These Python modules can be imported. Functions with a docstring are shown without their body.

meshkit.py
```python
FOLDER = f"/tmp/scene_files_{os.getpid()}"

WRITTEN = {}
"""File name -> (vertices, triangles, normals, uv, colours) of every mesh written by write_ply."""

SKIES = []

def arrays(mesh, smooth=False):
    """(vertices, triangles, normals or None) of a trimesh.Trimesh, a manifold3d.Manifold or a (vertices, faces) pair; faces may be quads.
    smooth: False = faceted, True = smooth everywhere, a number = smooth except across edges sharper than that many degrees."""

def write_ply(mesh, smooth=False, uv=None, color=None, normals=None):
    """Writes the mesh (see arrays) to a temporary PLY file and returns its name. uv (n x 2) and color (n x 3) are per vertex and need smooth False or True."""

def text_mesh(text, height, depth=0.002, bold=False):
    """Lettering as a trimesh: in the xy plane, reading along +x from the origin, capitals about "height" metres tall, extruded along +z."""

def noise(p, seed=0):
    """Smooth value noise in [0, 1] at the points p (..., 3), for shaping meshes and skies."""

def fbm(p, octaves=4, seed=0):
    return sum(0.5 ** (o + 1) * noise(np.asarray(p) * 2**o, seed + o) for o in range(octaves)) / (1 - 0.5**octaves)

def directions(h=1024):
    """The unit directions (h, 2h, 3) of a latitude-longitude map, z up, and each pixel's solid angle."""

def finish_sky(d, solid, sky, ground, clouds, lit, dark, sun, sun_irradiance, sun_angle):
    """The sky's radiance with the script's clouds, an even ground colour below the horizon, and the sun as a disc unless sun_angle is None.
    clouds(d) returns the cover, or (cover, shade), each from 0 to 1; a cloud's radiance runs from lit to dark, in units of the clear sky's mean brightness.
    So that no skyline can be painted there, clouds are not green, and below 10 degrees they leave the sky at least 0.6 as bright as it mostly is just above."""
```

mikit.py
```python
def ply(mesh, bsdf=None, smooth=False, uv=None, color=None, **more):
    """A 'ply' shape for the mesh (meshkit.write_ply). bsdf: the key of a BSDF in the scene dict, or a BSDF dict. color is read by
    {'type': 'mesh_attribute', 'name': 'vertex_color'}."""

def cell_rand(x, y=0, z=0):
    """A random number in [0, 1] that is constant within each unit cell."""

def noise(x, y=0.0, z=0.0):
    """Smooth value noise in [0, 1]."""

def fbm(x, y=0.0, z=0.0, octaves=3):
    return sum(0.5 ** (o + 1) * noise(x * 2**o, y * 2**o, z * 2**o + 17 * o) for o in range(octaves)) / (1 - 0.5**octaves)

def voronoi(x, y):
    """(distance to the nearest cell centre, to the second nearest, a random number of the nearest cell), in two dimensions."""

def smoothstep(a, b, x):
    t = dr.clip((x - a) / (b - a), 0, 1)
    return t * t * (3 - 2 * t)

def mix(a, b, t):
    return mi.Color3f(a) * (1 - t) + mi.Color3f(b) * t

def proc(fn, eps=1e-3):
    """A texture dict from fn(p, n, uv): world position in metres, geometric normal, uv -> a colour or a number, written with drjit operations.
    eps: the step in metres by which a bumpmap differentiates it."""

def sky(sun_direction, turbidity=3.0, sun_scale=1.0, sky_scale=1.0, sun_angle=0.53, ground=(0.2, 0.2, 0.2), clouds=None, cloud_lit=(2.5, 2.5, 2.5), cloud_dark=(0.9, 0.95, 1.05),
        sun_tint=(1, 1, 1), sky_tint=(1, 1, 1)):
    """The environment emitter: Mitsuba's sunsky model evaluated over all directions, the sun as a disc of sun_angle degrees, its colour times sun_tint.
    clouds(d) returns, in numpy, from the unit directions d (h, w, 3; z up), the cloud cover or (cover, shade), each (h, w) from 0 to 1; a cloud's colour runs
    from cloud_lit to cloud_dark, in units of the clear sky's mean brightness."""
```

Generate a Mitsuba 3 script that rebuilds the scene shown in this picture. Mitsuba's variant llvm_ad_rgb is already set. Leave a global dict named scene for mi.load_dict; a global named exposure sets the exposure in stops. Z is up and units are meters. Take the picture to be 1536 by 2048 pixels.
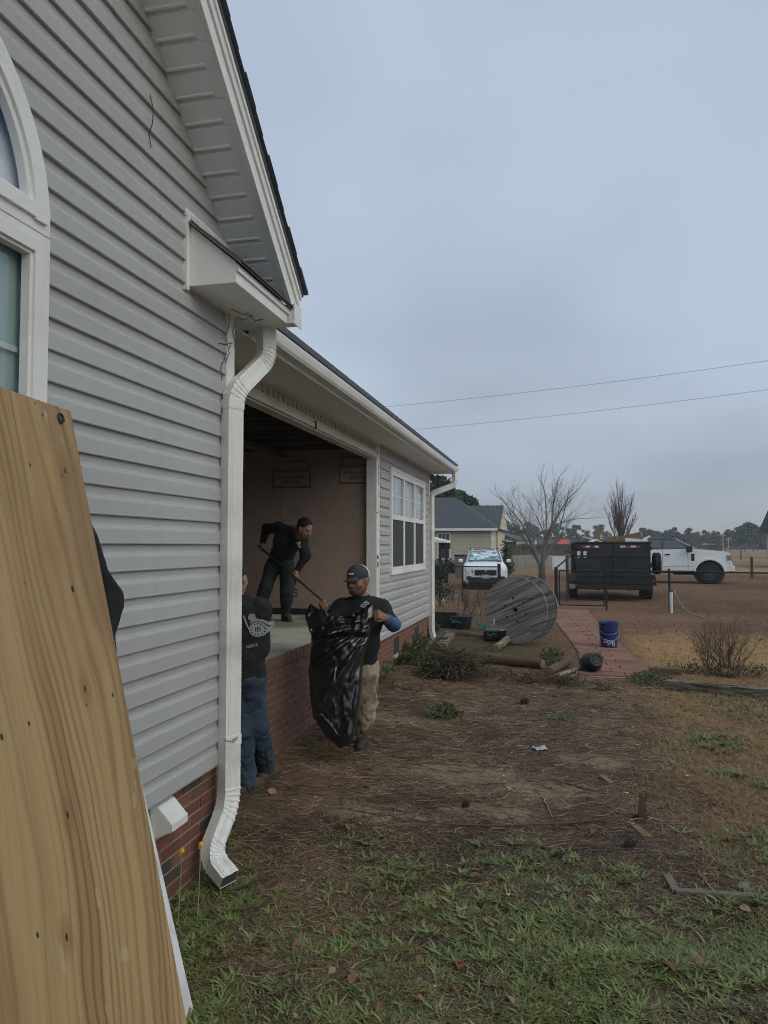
import math, numpy as np, trimesh, shapely, drjit as dr, mitsuba as mi, mikit, meshkit
from shapely.geometry import Polygon, Point, box as sbox, LineString
from shapely import affinity
T = mi.ScalarTransform4f
V = np.array
rng = np.random.default_rng(7)

# ------------------------------------------------------------------ camera, sky, exposure
F_PX, EYE, PITCH, YAW = 1500.0, 1.79, math.radians(2.6), math.radians(13.2)
FWD = V([-math.sin(YAW) * math.cos(PITCH), math.cos(YAW) * math.cos(PITCH), math.sin(PITCH)])
RGT = V([math.cos(YAW), math.sin(YAW), 0.0])
UPV = np.cross(RGT, FWD)
CAM = V([0.0, 0.0, EYE])
scene, labels = {}, {}
scene['camera'] = {'type': 'perspective', 'fov': math.degrees(2 * math.atan(768 / F_PX)), 'fov_axis': 'x', 'near_clip': 0.05, 'far_clip': 6000.0,
                   'to_world': T().look_at(origin=CAM.tolist(), target=(CAM + FWD).tolist(), up=[0, 0, 1])}
exposure = 1.7


def clouds(d):
    z = np.clip(d[..., 2], 0, 1)
    n = meshkit.fbm(np.stack([d[..., 0] / (z + .3), d[..., 1] / (z + .3), z * 0], -1) * 1.5 + 5.3, 4)
    shade = np.clip(.85 * (1 - np.clip(z / .22, 0, 1)) + .25 * np.clip((z - .28) / .3, 0, 1) + 2.0 * (n - .47), 0, 1)
    return np.ones_like(z), shade


scene['sky'] = mikit.sky((0.72, -0.42, 0.62), turbidity=4, sun_scale=0.30, sun_angle=50, clouds=clouds, sun_tint=(.86, .97, 1.06),
                         cloud_lit=(1.64, 1.99, 2.46), cloud_dark=(1.08, 1.32, 1.64), ground=(.09, .075, .06))


# ------------------------------------------------------------------ turning a photo pixel into a point of the world (used only to measure)
def ray(px, py):
    return FWD + RGT * (px - 768) / F_PX - UPV * (py - 1024) / F_PX


def P(px, py, y):
    d = ray(px, py)
    return CAM + d * (y / d[1])


def PX(px, py, x):
    d = ray(px, py)
    return CAM + d * (x / d[0])


def G(px, py, z=0.0):
    d = ray(px, py)
    return CAM + d * ((z - EYE) / d[2])


# ------------------------------------------------------------------ scene helpers
used = {}


def uniq(key):
    if key not in used:
        used[key] = 0
        return key
    while True:
        used[key] += 1
        k = f'{key}_{used[key]:03d}'
        if k not in used:
            used[k] = 0
            return k


def tag(key, label=None, cat=None, group=None, kind=None):
    e = {}
    if label: e['label'] = label
    if cat: e['category'] = cat
    if group: e['group'] = group
    if kind: e['kind'] = kind
    labels[key] = e
    return key


def add(key, mesh, bsdf, smooth=False, label=None, cat=None, group=None, kind=None, **kw):
    key = uniq(key)
    scene[key] = mikit.ply(mesh, bsdf, smooth=smooth, **kw)
    if label or cat or group or kind: tag(key, label, cat, group, kind)
    return key


def thing(key, label, cat, group=None, kind=None):
    return tag(uniq(key), label, cat, group, kind)


def part(parent, name, mesh, bsdf, smooth=False, **kw):
    return add(parent + '__' + name, mesh, bsdf, smooth, **kw)


def holder(parent, name):
    return uniq(parent + '__' + name)


# ------------------------------------------------------------------ mesh helpers: a mesh is (vertices, triangles)
BF = V([[0, 2, 1], [1, 2, 3], [4, 5, 6], [5, 7, 6], [0, 1, 4], [1, 5, 4], [2, 6, 3], [3, 6, 7], [0, 4, 2], [2, 4, 6], [1, 3, 5], [3, 7, 5]])


def box(x0, x1, y0, y1, z0, z1):
    v = V([[x, y, z] for z in (z0, z1) for y in (y0, y1) for x in (x0, x1)], float)
    return v, BF


def cat(*ms):
    vs, fs, n = [], [], 0
    for v, f in ms:
        vs.append(np.asarray(v, float)); fs.append(np.asarray(f) + n); n += len(v)
    return np.vstack(vs), np.vstack(fs)


def tm(m):
    return (np.array(m.vertices), np.array(m.faces))


def cbox(x0, x1, y0, y1, z0, z1, c=.01):
    lo, hi = V([x0, y0, z0], float), V([x1, y1, z1], float)
    pts = []
    for s in np.ndindex(2, 2, 2):
        p = np.where(s, hi, lo)
        inn = np.where(s, -1, 1) * c
        for k in range(3):
            q = p + inn; q[k] = p[k]; pts.append(q)
    return tm(trimesh.Trimesh(V(pts)).convex_hull) if False else hull(pts)


def hull(pts):
    h = trimesh.convex.convex_hull(np.asarray(pts, float))
    return tm(h)


def frame_of(d, up=(0, 0, 1)):
    d = np.asarray(d, float); d = d / np.linalg.norm(d)
    u = np.asarray(up, float)
    if abs(d @ u) > .98 * np.linalg.norm(u): u = V([0, 1.0, 0])
    s = np.cross(d, u); s /= np.linalg.norm(s)
    return d, s, np.cross(s, d)


def beam(a, b, w, h, up=(0, 0, 1)):
    a, b = np.asarray(a, float), np.asarray(b, float)
    d, s, u = frame_of(b - a, up)
    v = [p + s * w / 2 * i + u * h / 2 * j for p in (a, b) for j in (-1, 1) for i in (-1, 1)]
    return V(v), BF


def tube(pts, r, n=8, caps=True, up=(0, 0, 1)):
    p = np.asarray(pts, float)
    t = np.gradient(p, axis=0); t /= np.linalg.norm(t, axis=1, keepdims=True) + 1e-12
    a = None; A = []
    for k in range(len(p)):
        if a is None: a = frame_of(t[0], up)[1]
        a = a - t[k] * (a @ t[k]); a /= np.linalg.norm(a) + 1e-12
        A.append(a)
    A = V(A); B = np.cross(t, A)
    ang = np.arange(n) * 2 * np.pi / n
    r = np.broadcast_to(r, (len(p),))
    v = p[:, None] + r[:, None, None] * (np.cos(ang)[None, :, None] * A[:, None] + np.sin(ang)[None, :, None] * B[:, None])
    i, j = np.meshgrid(np.arange(len(p) - 1), np.arange(n), indexing='ij')
    q = np.stack([i * n + j, i * n + (j + 1) % n, (i + 1) * n + (j + 1) % n, (i + 1) * n + j], -1).reshape(-1, 4)
    f = np.vstack([q[:, [0, 1, 2]], q[:, [0, 2, 3]]])
    v = v.reshape(-1, 3)
    if caps:
        c0, c1 = len(v), len(v) + 1
        v = np.vstack([v, p[0], p[-1]])
        k = np.arange(n)
        f = np.vstack([f, np.stack([np.full(n, c0), (k + 1) % n, k], 1), np.stack([np.full(n, c1), (len(p) - 1) * n + k, (len(p) - 1) * n + (k + 1) % n], 1)])
    return v, f


def sweep(pts, prof, up, caps=True):
    """Sweep a closed 2-D profile (side, up) along a path, mitred, with a fixed up hint."""
    p = np.asarray(pts, float); prof = np.asarray(prof, float); n = len(prof)
    seg = np.diff(p, axis=0); seg /= np.linalg.norm(seg, axis=1, keepdims=True)
    t = np.vstack([seg[:1], seg[:-1] + seg[1:], seg[-1:]]); t /= np.linalg.norm(t, axis=1, keepdims=True)
    v = []
    for k in range(len(p)):
        s = np.cross(t[k], up); s /= np.linalg.norm(s); u = np.cross(s, t[k])
        v += [p[k] + a * s + b * u for a, b in prof]
    f = []
    for k in range(len(p) - 1):
        for j in range(n):
            a, b = k * n + j, k * n + (j + 1) % n
            f += [[a, b, b + n], [a, b + n, a + n]]
    if caps:
        for base, rev in ((0, True), ((len(p) - 1) * n, False)):
            for j in range(1, n - 1):
                tri = [base, base + j, base + j + 1]
                f.append(tri[::-1] if rev else tri)
    return V(v), V(f)


def lathe(prof, n=24, c=(0, 0, 0), axis=None):
    prof = np.asarray(prof, float); ang = np.arange(n) * 2 * np.pi / n
    v = np.stack([prof[:, None, 0] * np.cos(ang), prof[:, None, 0] * np.sin(ang), np.broadcast_to(prof[:, 1:2], (len(prof), n))], -1)
    i, j = np.meshgrid(np.arange(len(prof) - 1), np.arange(n), indexing='ij')
    q = np.stack([i * n + j, i * n + (j + 1) % n, (i + 1) * n + (j + 1) % n, (i + 1) * n + j], -1).reshape(-1, 4)
    v = v.reshape(-1, 3)
    if axis is not None:
        d, s, u = frame_of(axis)
        v = v[:, :1] * s + v[:, 1:2] * u + v[:, 2:] * d
    return v + np.asarray(c, float), np.vstack([q[:, [0, 1, 2]], q[:, [0, 2, 3]]])


def poly3(poly, fn, depth):
    """Extrude shapely polygon(s); fn maps (u, v, w) arrays to world; w runs 0..depth."""
    out = []
    for g in getattr(poly, 'geoms', [poly]):
        if g.is_empty or g.area < 1e-7 or g.geom_type != 'Polygon': continue
        m = trimesh.creation.extrude_polygon(g, depth, engine='earcut')
        v = np.array(m.vertices)
        out.append((fn(v[:, 0], v[:, 1], v[:, 2]), np.array(m.faces)))
    return cat(*out)


def wall_x(x):  # polygons drawn in (y, z), thickness towards +x from x
    return lambda u, v, w: np.stack([x + w, u, v], 1)


def wall_y(y):  # polygons drawn in (x, z), thickness towards -y
    return lambda u, v, w: np.stack([u, y - w, v], 1)


def xf(m, R=None, t=(0, 0, 0)):
    v = np.asarray(m[0], float)
    if R is not None: v = v @ np.asarray(R).T
    return v + np.asarray(t, float), m[1]


def rotz(a):
    c, s = math.cos(a), math.sin(a)
    return V([[c, -s, 0], [s, c, 0], [0, 0, 1.0]])


def roty(a):
    c, s = math.cos(a), math.sin(a)
    return V([[c, 0, s], [0, 1, 0], [-s, 0, c]])


def rotx(a):
    c, s = math.cos(a), math.sin(a)
    return V([[1, 0, 0], [0, c, -s], [0, s, c]])


def bump(m, amp, freq, seed=0):
    v, f = m
    t = trimesh.Trimesh(v, f, process=False)
    n = np.array(t.vertex_normals)
    return v + n * ((meshkit.fbm(v * freq, 3, seed) - .5) * 2 * amp)[:, None], f


def ss(a, b, x):
    t = np.clip((np.asarray(x, float) - a) / (b - a), 0, 1)
    return t * t * (3 - 2 * t)


# ------------------------------------------------------------------ materials
def mat(name, color, rough=.6, **kw):
    col = color if isinstance(color, dict) else {'type': 'rgb', 'value': list(color)}
    scene[name] = {'type': 'twosided', 'bsdf': {'type': 'principled', 'base_color': col, 'roughness': rough, 'specular': kw.pop('specular', .4), **kw}}
    return name


sm, fb, ns, mx = mikit.smoothstep, mikit.fbm, mikit.noise, mikit.mix
VC = {'type': 'mesh_attribute', 'name': 'vertex_color'}
mat('m_vertex', VC, .75, specular=.25)
mat('m_leaf', VC, .5, specular=.4)
mat('m_skin', VC, .5, specular=.35)
def dirty(base, dirt, scale, amt, rough=.5, **kw):
    def fn(p, n, uv):
        a = fb(p.x * scale, p.y * scale, p.z * scale, 4)
        return mx(base, dirt, sm(.45, .8, a) * amt)
    return mikit.proc(fn)


mat('m_siding', mikit.proc(lambda p, n, uv: mx((.415, .42, .425), (.37, .37, .372), sm(.35, .75, fb(p.y * .8, p.z * 2.5, p.x, 3)) * .7 + ns(p.y * 9, p.z * 420, 1.) * .12 + sm(.55, .85, fb(p.y * 14, p.z * .7, 4., 3)) * .35)), .48, specular=.35)
mat('m_white', dirty((.74, .75, .74), (.55, .54, .50), 2.2, .45), .4)
mat('m_soffit', dirty((.80, .82, .82), (.66, .66, .64), 1.5, .4), .5)
mat('m_header', dirty((.60, .55, .49), (.45, .40, .34), 3., .5), .55)
mat('m_pipe', dirty((.74, .75, .73), (.45, .42, .36), 5., .5), .35)
mat('m_pipe_in', (.06, .06, .055), .7)
mat('m_sheath', (.08, .08, .08), .9)
mat('m_shingle', mikit.proc(lambda p, n, uv: mx((.065, .075, .09), (.12, .13, .15), ns(p.x * 40, p.y * 40, p.z * 40) * .6 + fb(p.x * 2, p.y * 2, p.z * 2) * .4)), .85)
mat('m_flash', (.16, .13, .12), .5)


def brick_mat(name, a, b):
    mat(name, mikit.proc(lambda p, n, uv: mx(a, b, fb(p.x * 14, p.y * 14, p.z * 14, 4))), .85, specular=.2)


brick_mat('m_brick', (.185, .080, .058), (.125, .056, .043))
brick_mat('m_brick_b', (.22, .105, .075), (.15, .070, .052))
brick_mat('m_brick_c', (.155, .088, .072), (.11, .064, .054))
brick_mat('m_brick_d', (.18, .10, .082), (.128, .072, .06))
brick_mat('m_brick_dark', (.085, .072, .062), (.055, .046, .04))
mat('m_mortar', mikit.proc(lambda p, n, uv: mx((.34, .30, .25), (.24, .21, .17), fb(p.x * 25, p.y * 25, p.z * 25))), .95, specular=.1)
mat('m_mortar_old', mikit.proc(lambda p, n, uv: mx((.27, .215, .175), (.15, .115, .095), fb(p.x * 12, p.y * 12, p.z * 12))), .95, specular=.1)
mat('m_slab', mikit.proc(lambda p, n, uv: mx((.34, .34, .29), (.16, .155, .125), sm(.4, .75, fb(p.x * 1.3, p.y * 1.3, 2., 4)))), .8)
mat('m_vent', (.045, .047, .052), .5)
mat('m_osb', mikit.proc(lambda p, n, uv: mx((.375, .285, .245), (.30, .225, .19), fb(p.x * 7, p.y * 7, p.z * 7, 4))), .8, specular=.2)
mat('m_print', (.19, .105, .09), .8, specular=.1)
mat('m_print_black', (.05, .045, .045), .8, specular=.1)
mat('m_rafter', mikit.proc(lambda p, n, uv: mx((.10, .085, .075), (.065, .055, .05), ns(p.x * 4, p.y * 30, p.z * 30))), .9)
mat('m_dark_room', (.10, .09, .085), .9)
mat('m_sill', dirty((.36, .33, .27), (.22, .19, .15), 8., .6), .8)
mat('m_blind', (.36, .42, .43), .8)
mat('m_blind_teal', (.24, .36, .38), .8)
mat('m_inner_film', mikit.proc(lambda p, n, uv: mx((.30, .40, .60), (.62, .68, .78), sm(.35, .7, fb(p.y * 6, p.z * 5, 2., 4)))), .6)
mat('m_screen', (.055, .06, .06), .7)
mat('m_muntin', (.42, .47, .48), .5)
scene['m_glass'] = {'type': 'thindielectric', 'int_ior': 1.52}


def ply_fn(p, n, uv):
    u, v = uv.x, uv.y                      # metres across, metres along the grain
    warp = .30 * (fb(u * 2.0, v * .55, 1., 3) - .5) + .045 * (fb(u * 9, v * 2.4, 4., 2) - .5)
    bow = .05 * dr.sin(v * 2.1 + 5 * fb(u * 1.6, v * .3, 7., 2))
    r = u + warp + bow * sm(.1, .9, u)
    ring = .5 + .5 * dr.sin(r * 128 + 5 * ns(r * 6, v * .5, 2.))
    ring = ring * ring * ring * sm(.15, .75, fb(r * 7, v * .35, 3., 2))
    band = sm(.36, .70, fb(r * 11, v * .20, 0., 3))
    fine = ns(r * 150, v * 2.2, 5.) * .6 + ns(u * 230, v * 9, 6.) * .4
    col = mx((.405, .285, .140), (.215, .128, .058), dr.clip(ring * (.35 + .5 * ns(u * 5, v * 1.7, 12.)) + band * .45 + (fine - .5) * .55, 0, 1))
    blot = sm(.42, .72, fb(u * 3.2, v * 1.1, 9., 4))
    col = mx(col, (.24, .150, .072), blot * .60)
    col = mx(col, (.55, .50, .40), sm(.74, .80, fb(u * 30, v * 9, 11., 3)) * sm(.6, .7, ns(u * 3, v * 2, 3.)) * .28)
    seam = dr.abs(u - (.40 + .035 * (fb(v * 1.1, 4., 1.) - .5) + .105 * (v - 1.2)))
    col = mx(col, (.06, .04, .025), (1 - sm(.0008, .0030, seam)) * sm(.25, .45, ns(v * 5, 1., 1.)))
    d1, d2, k = mikit.voronoi(u * 4.2, v * 2.0)
    kn = (1 - sm(.012, .035, d1)) * sm(.55, .6, k)
    halo = (1 - sm(.04, .20, d1)) * sm(.55, .6, k)
    col = mx(col, (.20, .11, .045), halo * .45)
    return mx(col, (.045, .025, .015), kn)


mat('m_plywood', mikit.proc(ply_fn), .6, specular=.3)
mat('m_ply_edge', mikit.proc(lambda p, n, uv: mx((.36, .25, .13), (.22, .14, .07), ns(p.x * 400, p.y * 400, p.z * 4))), .8)
mat('m_white_panel', dirty((.70, .73, .77), (.45, .42, .36), 9., .5), .5)
mat('m_black_cloth', mikit.proc(lambda p, n, uv: mx((.018, .021, .023), (.028, .03, .032), fb(p.x * 30, p.y * 30, p.z * 30))), .9, specular=.15, sheen=.3)
mat('m_hoodie', mikit.proc(lambda p, n, uv: mx((.020, .021, .023), (.034, .034, .036), fb(p.x * 22, p.y * 22, p.z * 22))), .95, specular=.1, sheen=.25)
mat('m_jeans', mikit.proc(lambda p, n, uv: mx((.018, .031, .052), (.062, .088, .122), fb(p.x * 16, p.y * 16, p.z * 9, 4) * .8 + ns(p.x * 300, p.y * 300, p.z * 60) * .2)), .9, specular=.15)
mat('m_khaki', mikit.proc(lambda p, n, uv: mx(mx((.40, .33, .25), (.30, .24, .175), fb(p.x * 14, p.y * 14, p.z * 8, 4)), (.10, .065, .04), sm(.52, .70, fb(p.x * 6, p.y * 6, p.z * 5 + 3.3, 4)) * .85)), .9, specular=.15)
mat('m_work_trouser', (.035, .042, .040), .9, specular=.15)
mat('m_work_trouser_lower', (.06, .048, .05), .9, specular=.15)
mat('m_blue_sleeve', (.055, .10, .22), .7, specular=.25)
mat('m_boot', mikit.proc(lambda p, n, uv: mx((.10, .075, .045), (.05, .038, .025), fb(p.x * 20, p.y * 20, p.z * 20))), .8)
mat('m_shoe_dark', (.035, .035, .033), .7)
mat('m_sole', (.05, .048, .045), .8)
mat('m_cap', (.045, .042, .055), .8)
mat('m_cap_mesh', (.55, .52, .47), .9)
mat('m_print_white', (.60, .62, .66), .7)
mat('m_print_grey', (.27, .29, .31), .8)
mat('m_hair', (.014, .012, .011), .7)
mat('m_eye', (.45, .43, .40), .2)
mat('m_iris', (.02, .012, .01), .2)
scene['m_bag'] = {'type': 'twosided', 'bsdf': {'type': 'principled', 'base_color': {'type': 'rgb', 'value': [.010, .0105, .011]}, 'roughness': .20, 'eta': 1.8, 'clearcoat': .35, 'clearcoat_gloss': .9}}
mat('m_green_handle', (.03, .065, .03), .4)
mat('m_black_metal', (.018, .019, .021), .5)
mat('m_black_paint', mikit.proc(lambda p, n, uv: mx((.016, .018, .022), (.030, .030, .031), sm(.4, .8, fb(p.x * 2, p.y * 2, p.z * 3, 4)))), .38, specular=.5)
mat('m_black_plastic', (.022, .024, .027), .45)
mat('m_tyre', (.022, .022, .022), .9)
mat('m_rim', (.075, .077, .08), .35, metallic=.5)
mat('m_car_white', (.72, .75, .75), .25, clearcoat=.8, clearcoat_gloss=.9)
mat('m_car_navy', (.03, .038, .055), .2, clearcoat=.8)
mat('m_car_glass', (.035, .045, .055), .08, specular=.8)
mat('m_truck_glass', (.085, .10, .115), .12, specular=.7)
mat('m_lens', (.25, .28, .30), .1, specular=.8)
mat('m_chrome', (.5, .5, .52), .2, metallic=.9)
mat('m_shade_foil', mikit.proc(lambda p, n, uv: mx((.05, .20, .24), (.55, .74, .76), sm(.44, .66, fb(p.x * 5, p.y * 5, p.z * 7, 4)))), .3, metallic=.25)
mat('m_plate', (.42, .50, .56), .5)
mat('m_red', (.38, .03, .03), .4)
mat('m_red_roof', (.42, .07, .055), .7)
mat('m_amber', (.45, .14, .02), .4)
mat('m_tan_siding', mikit.proc(lambda p, n, uv: mx((.50, .45, .33), (.43, .385, .28), fb(p.x * .6, p.y * .6, p.z * 1.5))), .7)
mat('m_far_roof', mikit.proc(lambda p, n, uv: mx((.06, .065, .075), (.09, .095, .105), fb(p.x * 2, p.y * 2, p.z * 6, 4))), .9)
mat('m_far_brick', (.13, .07, .055), .9)
mat('m_fence_wood', mikit.proc(lambda p, n, uv: mx((.13, .105, .085), (.085, .068, .055), ns(p.x * 6, p.y, p.z * 2))), .9)
mat('m_concrete', dirty((.36, .36, .34), (.24, .23, .21), 1., .6), .9)
mat('m_rust_post', (.07, .045, .035), .8)


def weather(p, n, uv):
    g = ns(uv.x * 2.2, uv.y * 55, 2.) * .55 + fb(uv.x * 1.2, uv.y * 12, 5., 3) * .45
    return mx((.30, .29, .285), (.12, .116, .113), sm(.25, .75, g))


mat('m_reel', mikit.proc(weather), .9, specular=.15)
mat('m_reel_edge', (.20, .175, .145), .9)
mat('m_log', mikit.proc(lambda p, n, uv: mx((.17, .13, .095), (.07, .052, .038), fb(p.x * 6, p.y * 6, p.z * 24, 4))), .95, specular=.1)
mat('m_log_birch', mikit.proc(lambda p, n, uv: mx((.27, .23, .175), (.09, .07, .05), sm(.38, .66, fb(p.x * 16, p.y * 16, p.z * 16, 4)))), .95, specular=.1)
mat('m_log_end', (.20, .145, .09), .9)
mat('m_timber', mikit.proc(lambda p, n, uv: mx((.21, .18, .15), (.07, .057, .047), sm(.3, .7, fb(p.x * 3, p.y * 22, p.z * 40, 4)))), .95, specular=.1)
mat('m_twig', mikit.proc(lambda p, n, uv: mx((.13, .10, .075), (.07, .055, .043), ns(p.x * 9, p.y * 9, p.z * 9))), .95, specular=.1)
mat('m_twig_pale', (.30, .23, .14), .9, specular=.1)
mat('m_bark', mikit.proc(lambda p, n, uv: mx((.15, .135, .12), (.075, .066, .06), ns(p.x * 8, p.y * 8, p.z * 3))), .95, specular=.1)
mat('m_cone', (.05, .035, .025), .9)
mat('m_bucket', (.022, .032, .155), .35, specular=.5)
mat('m_pot', mikit.proc(lambda p, n, uv: mx((.022, .026, .030), (.07, .068, .06), sm(.5, .8, fb(p.x * 12, p.y * 12, p.z * 12)))), .6)
mat('m_paver', mikit.proc(lambda p, n, uv: mx((.25, .138, .102), (.165, .09, .068), fb(p.x * 3, p.y * 3, 1., 4))), .9, specular=.15)
mat('m_paver_b', mikit.proc(lambda p, n, uv: mx((.215, .12, .09), (.14, .08, .062), fb(p.x * 4, p.y * 4, 3., 4))), .9, specular=.15)
mat('m_teal', (.045, .20, .155), .5)
mat('m_hose', (.20, .30, .22), .5)
mat('m_yellow', (.75, .45, .01), .6)
mat('m_foil', (.34, .40, .40), .35)
mat('m_old_frame', mikit.proc(lambda p, n, uv: mx((.22, .20, .175), (.12, .105, .085), fb(p.x * 12, p.y * 12, p.z * 12))), .95, specular=.1)
mat('m_stone', mikit.proc(lambda p, n, uv: mx((.36, .35, .32), (.20, .19, .17), fb(p.x * 6, p.y * 6, p.z * 6))), .9)
mat('m_wood_scrap', mikit.proc(lambda p, n, uv: mx((.26, .19, .10), (.15, .105, .055), ns(p.x * 20, p.y * 3, p.z * 3))), .8)
mat('m_wire', (.16, .17, .18), .6)
# ------------------------------------------------------------------ ground, path
def gz(x, y):
    """Height of the ground: gentle lumps near the house, rising a little towards the foundation, level beyond."""
    x, y = np.asarray(x, float), np.asarray(y, float)
    p = np.stack([x, y, x * 0], -1)
    near = 1 - ss(9, 16, np.hypot(x, y))
    lump = (meshkit.fbm(p * 1.3, 4, 3) - .5) * .11 + (meshkit.fbm(p * 7, 3, 5) - .5) * .03
    wall = .05 * (1 - ss(.0, .9, np.abs(x + 2.3))) * ss(4, 4.6, y)
    onpath = path_mask(x, y)
    return near * (lump * (1 - onpath) + wall) - .012 * onpath


PATH_L = [(.05, 10.6), (.29, 11.3), (.27, 13.2), (.10, 15.6), (-.10, 18.0), (-.28, 20.2), (-.36, 22.0)]
PATH_R = [(1.40, 10.6), (1.20, 11.5), (1.13, 13.2), (1.00, 15.2), (.88, 17.6), (.78, 20.2), (.74, 22.0)]


def path_mask(x, y):
    l = np.interp(y, [p[1] for p in PATH_L], [p[0] for p in PATH_L]); r = np.interp(y, [p[1] for p in PATH_R], [p[0] for p in PATH_R])
    return ((x > l - .05) & (x < r + .05) & (y > 10.7) & (y < 22.2)).astype(float)


def axis_pts(segs):
    out = []
    for a, b, h in segs: out.append(np.arange(a, b, h))
    return np.unique(np.round(np.concatenate(out), 4))


gx = axis_pts([(-4000, -800, 800), (-800, -80, 60), (-80, -12, 6), (-12, -2.6, .6), (-2.6, 4.2, .045), (4.2, 12, .4), (12, 80, 5), (80, 800, 60), (800, 4001, 800)])
gy = axis_pts([(-400, -20, 60), (-20, 1.5, 1.5), (1.5, 11.5, .045), (11.5, 24, .2), (24, 90, 4), (90, 900, 60), (900, 5001, 600)])
GX, GY = np.meshgrid(gx, gy)
GZ = gz(GX, GY)
nx, ny = len(gx), len(gy)
ii, jj = np.meshgrid(np.arange(ny - 1), np.arange(nx - 1), indexing='ij')
q = np.stack([ii * nx + jj, ii * nx + jj + 1, (ii + 1) * nx + jj + 1, (ii + 1) * nx + jj], -1).reshape(-1, 4)


SAND = [(-.70, 6.0, .75, .35), (-.15, 5.7, .55, .28), (-1.15, 4.95, .6, .25), (-.45, 5.15, .5, .18), (-1.6, 7.6, .5, .3), (.25, 6.5, .45, .22)]   # bare sandy spots: centre and radii


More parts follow.
